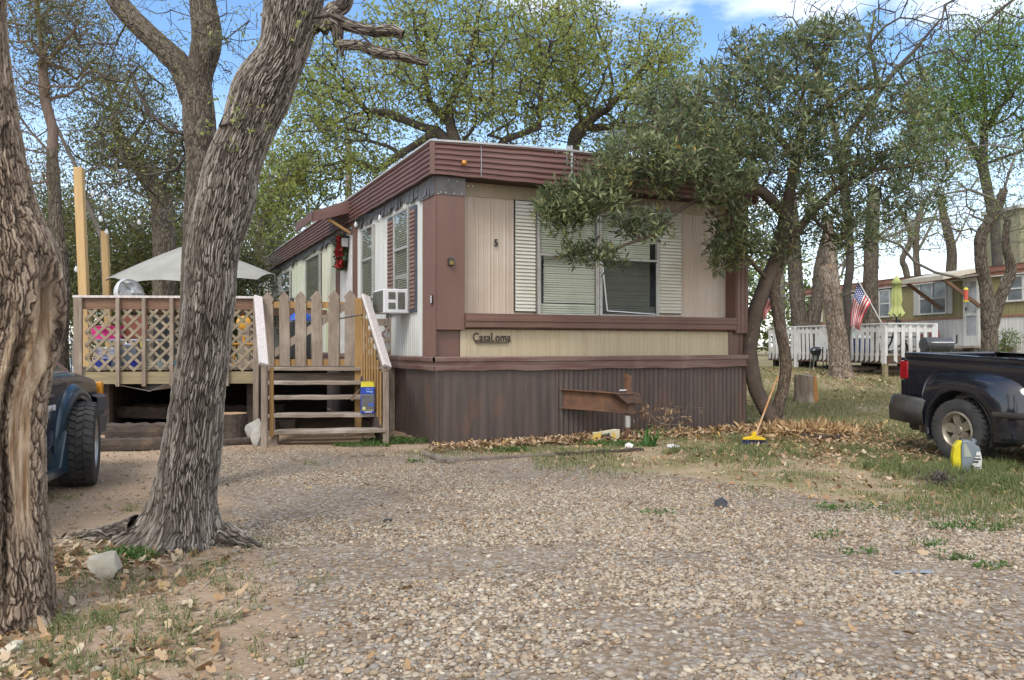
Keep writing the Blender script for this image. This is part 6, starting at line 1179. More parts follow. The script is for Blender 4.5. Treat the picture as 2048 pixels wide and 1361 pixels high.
# tail lamps
RL = mk('red_lens', (.28, .008, .012), (.2, .005, .01), sc=20, rough=.12, coat=.5)
zl_ = T(1806, 758, FD).z; zh_ = T(1806, 722, FD).z
for y0 in (FD-.012, FD+WB-.098): MB().box((xr-.025, y0, zl_), (xr+.085, y0+.11, zh_)).build('tail_lamp', RL, blk, bevel=.014)
MB().box((xr-.012, FD-.006, .46), (xr+.05, FD+.1, zl_-.005)).build('rear_pillar', BP, blk, bevel=.01); MB().box((xr-.012, FD-.006, zh_+.004), (xr+.05, FD+.1, zt(xr)-.06)).build('rear_pillar', BP, blk, bevel=.01)
# flared fender: polar sheet round the wheel
def fender(y0, s):
    b = MB(); na_, nr_ = 34, 12; Ra = .375; cz_ = Rw+.0
    for i in range(na_+1):
        a_ = R(192-(192+14)*i/na_); ca, sa = math.cos(a_), math.sin(a_)
        xo = -.56 if ca < 0 else .72; zo = zt(0)-.145-.1*max(0, ca)**2; tx = xo/ca if abs(ca) > 1e-3 else 9; tz = (zo-cz_)/sa if sa > .02 else 9
        Ro = (abs(tx)**-5+abs(tz)**-5)**(-1/5) if sa > .02 else abs(tx)
        Ro = max(Ro, Ra+.1)
        for j in range(nr_+1):
            f = j/nr_; rr = Ra+(Ro-Ra)*f; bul = .13*(1-f**3.2)**.8; lip = .018*math.exp(-((f-.03)/.05)**2)
            if sa < .25: bul *= 1
            b.v.append((rr*ca, y0-s*(bul+lip) if j else y0-s*(bul-.05), max(.24, cz_+rr*sa)))
    k = nr_+1
    for i in range(na_):
        for j in range(nr_): q = (i*k+j, i*k+j+1, (i+1)*k+j+1, (i+1)*k+j); b.f.append(q if s > 0 else q[::-1])
    return b
fender(FD+.01, 1).build('rear_fender', BP, blk, smooth=True); fender(FD+WB-.01, -1).build('rear_fender', BP, blk, smooth=True)
b = MB()      # inner wheel arch
for i in range(25):
    a_ = R(200-220*i/24)
    for y in (.0, .42): b.v.append((.385*math.cos(a_), y, Rw+.385*math.sin(a_)))
for i in range(24): b.f.append((2*i, 2*i+1, 2*i+3, 2*i+2))
b.build('wheel_arch', 'black', blk)
# bumper wrapping the corner, running board, sill
b = MB(); zb0 = T(1786, 838, 0).z; zb1_ = T(1800, 790, 0).z; xe = T(1779, 800, 0.03).x; pth = [(-.40, .0), (xe+.12, -.01), (xe+.03, .03), (xe, .14), (xe-.02, .6), (xe-.02, FD+WB-.6), (xe, FD+WB-.04), (xe+.03, FD+WB+.07), (xe+.12, FD+WB+.1), (-.4, FD+WB+.09)]
pr = [(0, .0), (.02, -.02), (.03, .5), (.0, .9), (-.03, 1), (-.1, 1)]
for i, (x, y) in enumerate(pth):
    c = Vector((-.0, FD+WB/2)); d = (Vector((x, y))-Vector((-.2, FD+WB/2))); d = Vector((d.x*1.6, d.y)).normalized()
    for o_, f in pr: b.v.append((x+d.x*o_, y+d.y*o_, zb0+(zb1_-zb0)*f-.03*(i in (0, 9))))
k = len(pr)
for i in range(len(pth)-1):
    for j in range(k-1): b.f.append((i*k+j, i*k+j+1, (i+1)*k+j+1, (i+1)*k+j))
bo_ = b.build('rear_bumper', BPD, blk, auto=45); m_ = bo_.modifiers.new('t', 'SOLIDIFY'); m_.thickness = .02
zs = T(2000, 824, .02).z
MB().box((.38, .0, zs-.06), (2.9, .2, zs)).build('running_board', BPD, blk, bevel=.02); MB().box((.42, FD, .3), (xf_+.02, FD+.05, zs+.02)).box((-.9, .3, .24), (3.6, 1.3, .38)).build('chassis', 'black', blk)
MB().tube([(-.45, .35, .26), (xe+.02, .33, .24)], .025, 10).build('exhaust_pipe', 'rust_dark', blk)
# cab and bonnet, out of frame to the right
b = MB(); Y0, Y1_ = FD-.02, FD+WB+.02
prf = [(xf_+.03, .34), (xf_+.03, 1.0), (xf_+.16, 1.38), (xf_+.35, 1.43), (xf_+.95, 1.42), (xf_+1.45, 1.0), (xf_+2.45, .9), (xf_+2.6, .78), (xf_+2.62, .4), (xf_+2.5, .3)]
b.prism([(x, Y0, z) for x, z in prf], (0, Y1_-Y0, 0)); b.build('cab', BP, blk, bevel=.03)
gl = mk('dark_glass', (.01, .012, .014), rough=.06, coat=.6)
for y in (Y0-.004, Y1_+.004): MB().add([(xf_+.2, y, 1.02), (xf_+1.28, y, 1.02), (xf_+.9, y, 1.36), (xf_+.28, y, 1.36)], [(0, 1, 2, 3)]).build('side_window', gl, blk)
MB().add([(xf_+.02, Y0+.12, 1.02), (xf_+.02, Y1_-.12, 1.02), (xf_+.135, Y1_-.14, 1.35), (xf_+.135, Y0+.14, 1.35)], [(0, 1, 2, 3)]).add([(xf_+1.44, Y0+.1, 1.03), (xf_+1.44, Y1_-.1, 1.03), (xf_+.99, Y1_-.14, 1.4), (xf_+.99, Y0+.14, 1.4)], [(0, 1, 2, 3)]).build('windscreen', gl, blk)
RIM = mk('tan_alloy', (.36, .32, .25), (.2, .17, .13), sc=10, rough=.4, metal=.6)
for x, yy, s in ((0, .1, -1), (0, FD+WB-.0, 1), (2.35, .17, -1), (2.35, FD+WB-.04, 1)): wheel(blk, x, yy, Rw, .23, RIM, s)
# ---------- dark blue pickup at the left ----------
g_ = G(150, 972); VA = R(102); VM, VI = frame((g_.x, g_.y, 0), VA)
blu = thing('blue_pickup', (g_.x, g_.y, 0), 'dark blue pickup with chunky front wheel turned, half hidden behind the scarred tree', 'pickup', VA)
U = mk('blue_paint', (.008, .016, .036), (.012, .024, .05), sc=2, rough=.2, coat=.6, c3=(.05, .055, .06), sc3=4, t3=(.6, .95)); UD = mk('teal_flare', (.01, .026, .042), (.015, .036, .055), sc=3, rough=.28, coat=.4, c3=(.1, .12, .13), sc3=5, t3=(.62, .95)); UG = mk('grey_cladding', (.1, .1, .105), (.15, .15, .15), sc=6, rough=.5)
TB = lambda px, py, y=0: hit(VI, px, py, 1, y)
Rb = .345; W2 = 1.62; Rarch = .395
xn = .80; zhood = lambda x: .93-.085*sm(.0, .85, x)
def crown(x): return 1.25-.33*float(sm(-.2, .9, x))**1.3
xs2 = np.arange(-3.2, xn+.001, .025); ts = 60
b = MB(); idx = {}
for i, x in enumerate(xs2):
    zs_ = float(zhood(max(x, -.6))); cr_ = crown(max(x, -.8)); nose = .04*float(sm(xn-.25, xn, x))**2
    prof = [(0.015, .36), (.0, .42)]+[(0.0+.012*((z-.42)/.4)**2, z) for z in np.linspace(.44, zs_-.05, 18)]+[(.03, zs_-.02), (.06, zs_), (.17, zs_+.025), (.2, zs_+.02), (.25, zs_+.03+.4*(cr_-zs_)), (.32, zs_+.03+.75*(cr_-zs_-.03)), (.45, cr_-.02), (.81, cr_)]
    full = prof+[(W2-y, z) for y, z in prof[::-1]]
    for y, z in full: b.v.append((x, y+nose*(1 if y < .81 else -1), z-nose*.6*(z > .7)))
K = len(full)
for i in range(len(xs2)-1):
    for j in range(K-1):
        xm_ = (xs2[i]+xs2[i+1])/2; zc__ = (b.v[i*K+j][2]+b.v[i*K+j+1][2])/2; side = j < 21 or j > K-22
        if side and math.hypot(xm_, zc__-Rb) < Rarch: continue
        if xs2[i] < -1.0 and 23 < j < K-24: continue
        b.f.append((i*K+j, (i+1)*K+j, (i+1)*K+j+1, i*K+j+1))
b.f.append(tuple((len(xs2)-1)*K+j for j in range(K)))
b.build('body', U, blu, auto=50)
# panel gaps
MB().box((-.585, -.002, .4), (-.575, .01, .86)).box((-3, -.003, .56), (-.6, .004, .566)).build('panel_gap', 'black', blu)
# fender flares
def flare(y0, s):
    b = MB(); n = 40; pr = [(Rarch-.03, .03), (Rarch-.03, -.04), (Rarch-.0, -.055), (Rarch+.035, -.05), (Rarch+.065, -.02), (Rarch+.08, .012)]
    for i in range(n+1):
        a_ = R(205-(205+8)*i/n); w = (.25+.75*float(sm(.02, .42, i/n)))*(1-.35*float(sm(.8, 1, i/n))); st = .5+.5*float(sm(0, .06, i/n))
        for rr, y in pr: rr2 = Rarch+(rr-Rarch)*(1+.5*math.sin(a_)*(rr > Rarch)*.4); b.v.append((rr2*math.cos(a_), y0+s*y*w, max(.2, Rb+rr2*math.sin(a_))))
    k = len(pr)
    for i in range(n):
        for j in range(k-1): q = (i*k+j, i*k+j+1, (i+1)*k+j+1, (i+1)*k+j); b.f.append(q if s > 0 else q[::-1])
    return b
flare(0, 1).build('fender_flare', UD, blu, smooth=True); flare(W2, -1).build('fender_flare', UD, blu, smooth=True)
b = MB()
for i in range(25):
    a_ = R(205-215*i/24)
    for y in (.0, .5): b.v.append((.425*math.cos(a_), y, Rb+.425*math.sin(a_)))
for i in range(24): b.f.append((2*i, 2*i+1, 2*i+3, 2*i+2))
b.build('wheel_arch', 'black', blu)
# mud valance and running board
b = MB().prism([(-.33, -.06, .16), (-3.0, -.06, .16), (-3.0, -.06, .22), (-.52, -.06, .23), (-.38, -.06, .5)], (0, .1, 0)); b.box((-3, -.05, .2), (-.45, .12, .235)); b.build('running_board', UD, blu, bevel=.012)
MB().box((-3.0, -.022, .60), (-.62, .0, .655)).build('side_moulding', UG, blu, bevel=.01)
MB().box((-3.0, .02, .24), (-.4, .1, .42)).box((-2.9, .2, .2), (.7, 1.4, .4)).build('sill', 'black', blu)
# bumper, lamp, antenna, badge
b = MB(); pth = [(.46, -.02), (.7, -.03), (.86, .02), (.96, .16), (1.0, .5), (1.0, W2-.5), (.96, W2-.16), (.86, W2-.02), (.7, W2+.03)]; pr = [(-.03, 0), (.015, .05), (.03, .45), (.0, .5), (.0, .55), (.03, .6), (.02, .92), (-.04, 1)]
for x, y in pth:
    d = Vector((x-.2, (y-W2/2)*1.2)).normalized()
    for o_, f in pr: b.v.append((x+d.x*o_, y+d.y*o_, .36+.36*f))
k = len(pr)
for i in range(len(pth)-1):
    for j in range(k-1): b.f.append((i*k+j, (i+1)*k+j, (i+1)*k+j+1, i*k+j+1))
b.build('front_bumper', mk('dark_grey_bumper', (.05, .055, .065), (.09, .09, .1), sc=7, rough=.4), blu, auto=45)
am = mk('amber_lens', (.65, .28, .02), (.5, .2, .02), sc=30, rough=.15, coat=.5)
for y0, y1 in ((.0, .06), (W2-.06, W2)): MB().box((xn-.055, y0, .66), (xn+.01, y1, .82)).build('side_lamp', am, blu, bevel=.012)
for y0, y1 in ((.17, .42), (W2-.42, W2-.17)): MB().box((xn-.02, y0, .735), (xn+.03, y1, .87)).build('headlight', mk('lamp_glass', (.6, .62, .65), rough=.08, coat=.5), blu, bevel=.012)
MB().box((xn-.01, .45, .72), (xn+.03, W2-.45, .88)).build('grille', 'black', blu, bevel=.01)
q = hit(VI, 143, 757, 1, .2); MB().tube([(q.x, .2, q.z), (q.x-.02, .2, q.z+.48)], .004, 6).lathe([(.018, -.03), (.014, .02), (.005, .04)], 10, Matrix.Translation((q.x, .2, q.z))).build('antenna', 'black', blu)
bd_ = hit(VI, 115, 815, 1, 0); text('badge', 'MAGNUM V8', .062, 'whitepl', blu, facing((-.66, -.004, bd_.z), (1, 0, 0)), .004, .001)
# cab behind the bonnet (hidden by the tree from the photo's place)
prf = [(-.85, .86), (-1.35, 1.38), (-1.55, 1.42), (-2.5, 1.42), (-2.65, 1.0), (-2.65, .86)]
MB().prism([(x, .1, z) for x, z in prf], (0, W2-.2, 0)).build('cab', U, blu, bevel=.04)
for y in (.094, W2-.094): MB().add([(-1.02, y, .98), (-1.38, y, 1.32), (-2.4, y, 1.34), (-2.5, y, .98)], [(0, 1, 2, 3)]).build('side_window', gl, blu)
MB().add([(-.9, .2, .93), (-.9, W2-.2, .93), (-1.32, W2-.24, 1.36), (-1.32, .24, 1.36)], [(0, 1, 2, 3)]).build('windscreen', gl, blu)
SR = mk('silver_alloy', (.45, .45, .44), (.3, .29, .28), sc=10, rough=.35, metal=.7)
wheel(blu, 0, -.03, Rb, .275, SR, -1, R(11)); wheel(blu, 0, W2-.02, Rb, .3, SR, 1, R(11)); wheel(blu, -2.6, .1, Rb, .27, SR, -1); wheel(blu, -2.6, W2-.1, Rb, .27, SR, 1)
# far vehicle glimpsed behind the deck's left end
q = P(-20, 700, 16); q.z = 0; fv = thing('parked_car', q, 'pale car mostly hidden behind the cedar and the left end of the deck', 'car', R(8))
MB().prism([(x, -.8, z) for x, z in ((-2, .3), (2, .3), (2.05, .75), (1.1, .9), (.6, 1.35), (-.9, 1.38), (-1.6, .95), (-2.05, .85))], (0, 1.6, 0)).build('body', mk('pale_blue_paint', (.35, .42, .5), (.3, .36, .44), sc=4, rough=.25, coat=.4), fv, bevel=.06)
for y in (-.806, .806): MB().add([(1.0, y, .93), (.55, y, 1.28), (-.85, y, 1.3), (-1.4, y, .96)], [(0, 1, 2, 3)]).build('side_window', gl, fv)
for x, s in ((-1.3, -1), (-1.3, 1), (1.3, -1), (1.3, 1)): wheel(fv, x, s*.75, .31, .2, 'rust_dark', s)
# ======================= olive mobile home and white deck at the right =======================
OA = math.atan2(.196, .98); O0 = Vector((13.4+.8, 21-4.0, .5)); OM, OI = frame(O0, OA)
oh = thing('olive_mobile_home', O0, 'olive and white mobile home with orange striped fascia behind the white picket deck', 'mobile home', OA)
def OS(px, py, x=0): q = hit(OI, px, py, 0, x); return q.y, q.z
OL = mk('olive_metal', (.25, .215, .095), (.2, .17, .075), sc=2, st=(5, 5, .4), rough=.6, c3=(.17, .15, .06), sc3=2, t3=(.55, .8)); OW = mk('white_metal', (.58, .57, .53), (.45, .44, .4), sc=2, st=(5, 5, .3), rough=.6); RS = mk('rust_stripe', (.22, .085, .05), (.3, .14, .085), sc=3, rough=.6, c3=(.5, .4, .33), sc3=2, t3=(.6, .8))
yF = OS(1618, 640)[0]; z_m = OS(1799, 642)[1]; ztp = OS(1840, 549)[1]; zfb = ztp-.3
rb = [(0, 0), (.03, 0), (.035, .01), (.05, .01), (.055, 0), (.12, 0)]
b = MB(); b.ribs(0, yF, z_m, zfb+.02, rb, lambda a, d, z: (-d, a, z)); b.ribs(0, 4, z_m, zfb+.02, rb, lambda a, d, z: (a, yF+d, z)); b.ribs(0, 4, z_m, zfb+.02, rb, lambda a, d, z: (a, -d, z)); b.ribs(0, yF, z_m, zfb+.02, rb, lambda a, d, z: (4+d, a, z)); b.build('upper_wall', OL, oh)
b = MB(); b.ribs(0, yF, -.2, z_m, rb, lambda a, d, z: (-d, a, z)); b.ribs(0, 4, -.2, z_m, rb, lambda a, d, z: (a, yF+d, z)); b.ribs(0, 4, -.2, z_m, rb, lambda a, d, z: (a, -d, z)); b.ribs(0, yF, -.2, z_m, rb, lambda a, d, z: (4+d, a, z)); b.build('lower_wall', OW, oh)
MB().box((-.03, -.03, z_m-.025), (4.03, yF+.03, z_m+.025)).build('wall_stripe', RS, oh)
b = MB(); b.box((-.09, -.09, zfb), (4.09, yF+.09, zfb+.1)); b.box((-.12, -.12, zfb+.1), (4.12, yF+.12, ztp-.04)); b.build('roof_fascia', RS, oh, bevel=.01)
MB().box((-.1, -.1, zfb-.03), (4.1, yF+.1, zfb)).box((-.115, -.115, zfb+.10), (-.1, yF, zfb+.13)).build('fascia_edge', OW, oh)
MB().add([(-.15, -.15, ztp-.04), (2, -.15, ztp+.12), (4.15, -.15, ztp-.04), (-.15, yF+.15, ztp-.04), (2, yF+.15, ztp+.12), (4.15, yF+.15, ztp-.04)], [(0, 1, 4, 3), (1, 2, 5, 4), (0, 2, 1), (3, 4, 5), (0, 3, 5, 2)]).build('roof', 'roof', oh)
def owin(pl, pr, yt, yb, sl=0, sr=0, mul=1):
    y1 = OS(pl, 600)[0]; y0 = OS(pr, 600)[0]; sl = sl and OS(sl, 600)[0]-y1-.02; sr = sr and y0-.02-OS(sr, 600)[0]; za = OS(pl, yb)[1]; zb_ = OS(pl, yt)[1]; t = .05; w = MB()
    w.box((-.06, y0, za), (-.012, y1, za+t)); w.box((-.06, y0, zb_-t), (-.012, y1, zb_)); w.box((-.06, y0, za+t), (-.012, y0+t, zb_-t)); w.box((-.06, y1-t, za+t), (-.012, y1, zb_-t)); w.box((-.055, y0+t, (za+zb_)/2-.02), (-.012, y1-t, (za+zb_)/2+.02))
    if mul > 1: w.box((-.057, (y0+y1)/2-.03, za+t), (-.012, (y0+y1)/2+.03, zb_-t))
    wo = w.build('window', OW, oh); MB().box((-.035, y0+t, za+t), (-.03, y1-t, zb_-t)).build('pane', mk('grey_pane', (.1, .11, .12), (.17, .18, .19), sc=2, rough=.08, coat=.8), wo)
    for s, ya, yb__ in ((sl, y1+.02, y1+.02+sl), (sr, y0-.02-sr, y0-.02)):
        if s:
            q = MB().box((-.035, ya, za), (-.012, yb__, zb_)); k = 22
            for i in range(k): z = za+(zb_-za)*i/k; q.box((-.05, ya+.03, z+.008), (-.035, yb__-.03, z+(zb_-za)/k-.008))
            q.build('shutter', OW, oh)
owin(1632, 1640, 596, 645, 1626, 1646); owin(1698, 1711, 590, 641, 1692, 1717); owin(1760, 1783, 581, 636, 1755, 1788); owin(1840, 1896, 567, 631, 1829, 1906, 2); owin(2015, 2085, 553, 605, 2004, 2100, 2)
y0 = OS(1962, 600)[0]; y1 = OS(1931, 600)[0]; zd = OS(1940, 692)[1]; zq = OS(1931, 560)[1]
dr2 = MB().box((-.08, y0, zd), (-.02, y0+.08, zq)).box((-.08, y1-.08, zd), (-.02, y1, zq)).box((-.08, y0+.08, zq-.08), (-.02, y1-.08, zq)).box((-.07, y0+.08, zd), (-.02, y1-.08, zd+.28)).box((-.075, y0+.08, zd+.85), (-.02, y1-.08, zd+.93)).build('door', OW, oh)
MB().box((-.05, y0+.08, zd+.28), (-.045, y1-.08, zq-.08)).build('pane', mk('storm_door_glass', (.3, .32, .33), (.42, .44, .45), sc=2, rough=.1, coat=.5), dr2); MB().box((-.1, y1-.14, zd+1), (-.08, y1-.1, zd+1.1)).build('handle', 'black', dr2)
ya = OS(1968, 560)[0]; yb_ = OS(1880, 560)[0]; zA = OS(1965, 537)[1]-.1
MB().add([(-.1, ya, zA+.12), (-.1, yb_, zA+.12), (-1.3, yb_, zA-.12), (-1.3, ya, zA-.12), (-.1, ya, zA), (-.1, yb_, zA), (-1.3, yb_, zA-.24), (-1.3, ya, zA-.24)], [(0, 1, 2, 3), (0, 3, 7, 4), (1, 5, 6, 2), (2, 6, 7, 3), (4, 7, 6, 5)]).build('door_awning', mk('cream_metal', (.55, .5, .4), (.45, .4, .3), sc=4, rough=.6), oh)
MB().bar((-.06, yb_-.1, zA-.95), (-1.2, yb_-.1, zA-.22), .06, .09).build('awning_brace', 'wood_dark', oh); MB().bar((-.06, ya+.1, zA-.95), (-1.2, ya+.1, zA-.22), .06, .09).build('awning_brace', 'wood_dark', oh)
MB().box((.05, .05, -.2), (3.95, yF-.05, zfb)).build('wall_core', 'soffit', oh)
# taller olive building beyond
q = P(2040, 560, 34); q.z = .5; tb = thing('tall_metal_building', (q.x, 34, .5), 'tall olive metal-clad building rising behind the olive roof at the right edge', 'building', OA)
zT = P(1990, 425, 35).z-.5
GO = mk('grey_olive_metal', (.25, .23, .15), (.2, .185, .12), sc=2, st=(5, 5, .4), rough=.6)
b = MB(); b.ribs(0, 6, -.2, zT, rb, lambda a, d, z: (a, -d, z)); b.ribs(0, 2, -.2, zT, rb, lambda a, d, z: (-d, a, z)); b.ribs(0, 2, -.2, zT, rb, lambda a, d, z: (6+d, a, z)); b.build('wall', GO, tb)
MB().box((.5, -.06, zT-2.0), (.9, -.02, zT-.1)).box((1.2, -.06, zT-2.0), (1.6, -.02, zT-.1)).build('white_panel', OW, tb); MB().box((-.15, -.15, zT), (6.15, 2, zT+.15)).build('roof', 'roof', tb)
# ---- white picket deck
WA = R(16.5); w0 = P(1775, 700, 18); w0.z = .45; WM, WI = frame(w0, WA)
wdk = thing('white_deck', w0, 'raised deck with leaning white picket railing in front of the olive mobile home', 'deck', WA); WP = mk('white_picket_paint', (.66, .65, .63), (.5, .49, .46), sc=5, rough=.6, c3=(.36, .33, .28), sc3=5, t3=(.62, .85))
WS = lambda px, py, x=0: hit(WI, px, py, 0, x)
yE = WS(1538, 680).y; zR = WS(1700, 649).z; zF = zR-.78+.0; xE = hit(WI, 1866, 690, 1, 0).x
MB().box((-.02, .0, zF+.04), (3.9, yE, zF+.08)).build('floor', 'wood_greyh', wdk); MB().box((-.03, -.03, zF-.14), (.01, yE, zF+.04)).box((.0, -.04, zF-.14), (3.9, .0, zF+.04)).build('rim_board', 'rust_dark', wdk)
MB().box((-.07, -.02, zR-.03), (.05, yE, zR)).box((-.03, 0, zR-.2), (.01, yE, zR-.1)).box((-.05, -.07, zR-.03), (xE, .05, zR)).box((0, -.03, zR-.2), (xE, .01, zR-.1)).build('top_rail', WP, wdk)
rr_ = random.Random(4); y = .12
def picket(x, y, along, lean):
    w = .045; zb__ = zF-.12; p = [(-w, zb__+.05), (w, zb__), (w+lean, zR-.035), (-w+lean, zR-.035)]
    poly = [(x-.045, y+a_, z) for a_, z in p] if along else [(x+a_, y-.05, z) for a_, z in p]
    MB().prism(poly, (.02, 0, 0) if along else (0, .02, 0)).build('picket', WP, wdk)
while y < yE: picket(0, y, True, rr_.uniform(-.04, .05)); y += .165
x = .18
while x < xE: picket(x, 0, False, rr_.uniform(-.02, .02)); x += .21
for yy in (.04, yE*.72): MB().box((-.075, yy-.05, -.1 if yy > 1 else zF-.14), (.0, yy+.05, zR-.03)).build('support_post', WP, wdk)
MB().box((-.07, .0, -.1), (.02, .09, zF-.145)).build('support_post', 'wood_grn', wdk)
for yy in (yE-.1, yE*.62, 1.8): MB().box((.1, yy-.06, -.1), (.22, yy+.06, zF)).build('support_post', 'logd', wdk)
MB().box((xE, -.05, -.1), (xE+.09, .04, zR)).build('corner_post', WP, wdk)
WD = lambda px, py, Y: P(px, py, Y)
zdk = .45+zF+.08
# closed lime umbrella
uq = WD(1793, 551, 19.3); cu = thing('closed_umbrella', (uq.x, 19.3, zdk), 'closed lime green patio umbrella standing on the white deck', 'umbrella'); hU = uq.z-zdk
b = MB(); n = 40; zz_ = lambda py: P(1793, py, 19.3).z-zdk
prof = [(.01, zz_(551)), (.06, zz_(558)), (.14, zz_(568)), (.085, zz_(569)), (.1, zz_(585)), (.115, zz_(600)), (.09, zz_(611)), (.13, zz_(622)), (.17, zz_(631))]
for i, (r_, z) in enumerate(prof):
    for k in range(n): a_ = 2*math.pi*k/n; q_ = r_*(1+(.22 if i > 2 else .05)*math.cos(a_*8)); b.v.append((q_*math.cos(a_), q_*math.sin(a_), z+(.05*math.cos(a_*8) if i == len(prof)-1 else 0)))
for i in range(len(prof)-1):
    for k in range(n): b.f.append((i*n+k, i*n+(k+1) % n, (i+1)*n+(k+1) % n, (i+1)*n+k))
b.build('canopy', mk('lime_fabric', (.5, .54, .22), (.4, .44, .16), sc=4, rough=.9, trans=.2), cu, smooth=True); MB().tube([(0, 0, 0), (0, 0, hU-.05)], .025, 8).lathe([(0, .08), (.25, .03), (.27, 0)], 18).build('pole', 'black', cu)
# flags
FLM = bpy.data.materials.new('flag_cloth'); FLM.use_nodes = True; t = FLM.node_tree; pbf = t.nodes['Principled BSDF']; pbf.inputs['Roughness'].default_value = .85; l = t.links.new
au = N('ShaderNodeAttribute', attribute_name='fu'); av = N('ShaderNodeAttribute', attribute_name='fv')
def mt2(op, a_, b_):
    q = N('ShaderNodeMath', operation=op)
    for i_, v in enumerate((a_, b_)):
        if isinstance(v, (int, float)): q.inputs[i_].default_value = v
        elif v is not None: l(v, q.inputs[i_])
    return q.outputs[0]
def mxr(f, a_, b_):
    q = N('ShaderNodeMix', data_type='RGBA'); l(f, q.inputs['Factor'])
    for s_, v in (('A', a_), ('B', b_)):
        if isinstance(v, tuple): q.inputs[s_].default_value = (*v, 1)
        else: l(v, q.inputs[s_])
    return q.outputs['Result']
sp_ = mt2('LESS_THAN', mt2('MODULO', mt2('FLOOR', mt2('MULTIPLY', au.outputs['Fac'], 13), None), 2), .5); c = mxr(sp_, (.62, .6, .57), (.5, .03, .045))
gu = mt2('SUBTRACT', mt2('FRACT', mt2('MULTIPLY', au.outputs['Fac'], 13*.75), None), .5); gv = mt2('SUBTRACT', mt2('FRACT', mt2('MULTIPLY', av.outputs['Fac'], 17), None), .5)
star = mt2('LESS_THAN', mt2('ADD', mt2('MULTIPLY', gu, gu), mt2('MULTIPLY', gv, gv)), .07); can = mxr(star, (.02, .03, .13), (.65, .65, .65))
cm = mt2('MULTIPLY', mt2('LESS_THAN', au.outputs['Fac'], 7/13), mt2('LESS_THAN', av.outputs['Fac'], .4)); l(mxr(cm, c, can), pbf.inputs['Base Color'])
def flag(name, hoist, fly, mid, Y, label, pole, faded=0):
    base = P(*pole[-1], Y); t = thing(name, base, label, 'flag', 0, 'striped flags on the white deck'); nu, nv = 26, 36; V = []; fu = []; fv = []
    for i in range(nu+1):
        u = i/nu
        for j in range(nv+1):
            v = j/nv; h_ = [hoist[0][k]+(hoist[1][k]-hoist[0][k])*u for k in (0, 1)]; m_ = [mid[0][k]+(mid[1][k]-mid[0][k])*u for k in (0, 1)]; f_ = [fly[0][k]+(fly[1][k]-fly[0][k])*u for k in (0, 1)]
            px = (1-v)**2*h_[0]+2*v*(1-v)*m_[0]+v*v*f_[0]; py_ = (1-v)**2*h_[1]+2*v*(1-v)*m_[1]+v*v*f_[1]
            V.append(P(px, py_, Y+.12*math.sin(u*9+v*2)*min(1, v*2)+.05*math.sin(v*11+u*3))-base); fu.append(u); fv.append(v)
    Fq = [(i*(nv+1)+j, i*(nv+1)+j+1, (i+1)*(nv+1)+j+1, (i+1)*(nv+1)+j) for i in range(nu) for j in range(nv)]
    np_mesh('cloth', np.array([list(v) for v in V]), np.array(Fq), FLM, t, True, {'fu': fu, 'fv': fv})
    MB().tube([P(*p, Y)-base for p in pole], .014, 8).build('flagpole', 'white', t)
flag('striped_flag', ((1716, 562), (1743, 604)), ((1701, 652), (1720, 662)), ((1703, 600), (1722, 632)), 17.8, 'star-spangled striped flag hanging from a slanted pole at the corner of the white pickets', [(1714, 558), (1763, 646)])
flag('striped_flag', ((1547, 564), (1554, 602)), ((1519, 630), (1530, 642)), ((1528, 590), (1538, 612)), 21, 'second striped flag on an upright white pole half hidden by the evergreen trunks', [(1547, 560), (1553, 705)])
# table, chairs on the white deck
tq = P(1796, 690, 19.3); tt = thing('patio_table', (tq.x, 19.3, zdk), 'black round patio table under the closed lime umbrella', 'table'); ht = P(1796, 659, 19.3).z-zdk
MB().lathe([(0, ht), (.5, ht), (.5, ht-.04), (0, ht-.04)], 28).build('tabletop', 'black', tt)
for k in range(4): a_ = k*1.57+.4; MB().tube([(.12*math.cos(a_), .12*math.sin(a_), ht-.04), (.2*math.cos(a_), .2*math.sin(a_), .3), (.4*math.cos(a_), .4*math.sin(a_), 0)], .015, 6).build('leg', 'black', tt)
def patio_chair(px, Y, rz, label):
    q = P(px, 690, Y); c = thing('patio_chair', (q.x, Y, zdk), label, 'chair', rz, 'black patio chairs on the white deck')
    MB().box((-.22, -.22, .38), (.22, .22, .41)).build('seat', 'black', c, bevel=.01); b = MB()
    b.tube([(-.22, .2, .4), (-.21, .24, .8), (.21, .24, .8), (.22, .2, .4)], .014, 6)
    for i in range(4): b.tube([(-.21, .22, .48+.08*i), (.21, .22, .48+.08*i)], .006, 4)
    b.build('backrest', 'black', c)
    for sx in (-.2, .2):
        for sy in (-.2, .2): MB().tube([(sx, sy, .38), (sx*1.1, sy*1.1, 0)], .012, 6).build('leg', 'black', c)
patio_chair(1822, 19.0, R(60), 'black patio chair right of the round table'); patio_chair(1768, 19.6, R(-80), 'black patio chair left of the round table')
q = P(1713, 700, 19.6); o = thing('cooler', (q.x, 19.6, zdk), 'navy blue cooler on the white deck behind the pickets below the striped flag', 'cooler'); MB().box((-.3, -.2, 0), (.3, .2, .36)).build('body', mk('navy_plastic', (.02, .03, .1), rough=.5), o, bevel=.02); MB().box((-.31, -.21, .36), (.31, .21, .43)).build('lid', 'whitepl', o, bevel=.015)
q = P(1704, 640, 20.2); o = thing('deck_cabinet', (q.x, 20.2, zdk), 'pale blue-grey upright cabinet on the white deck behind the striped flag', 'cabinet'); MB().box((-.13, -.13, 0), (.13, .13, .95)).build('body', mk('pale_teal', (.4, .5, .48), rough=.5), o, bevel=.02); MB().box((-.15, -.15, .95), (.15, .15, 1.0)).build('lid', mk('green_lid', (.03, .15, .08), rough=.5), o)
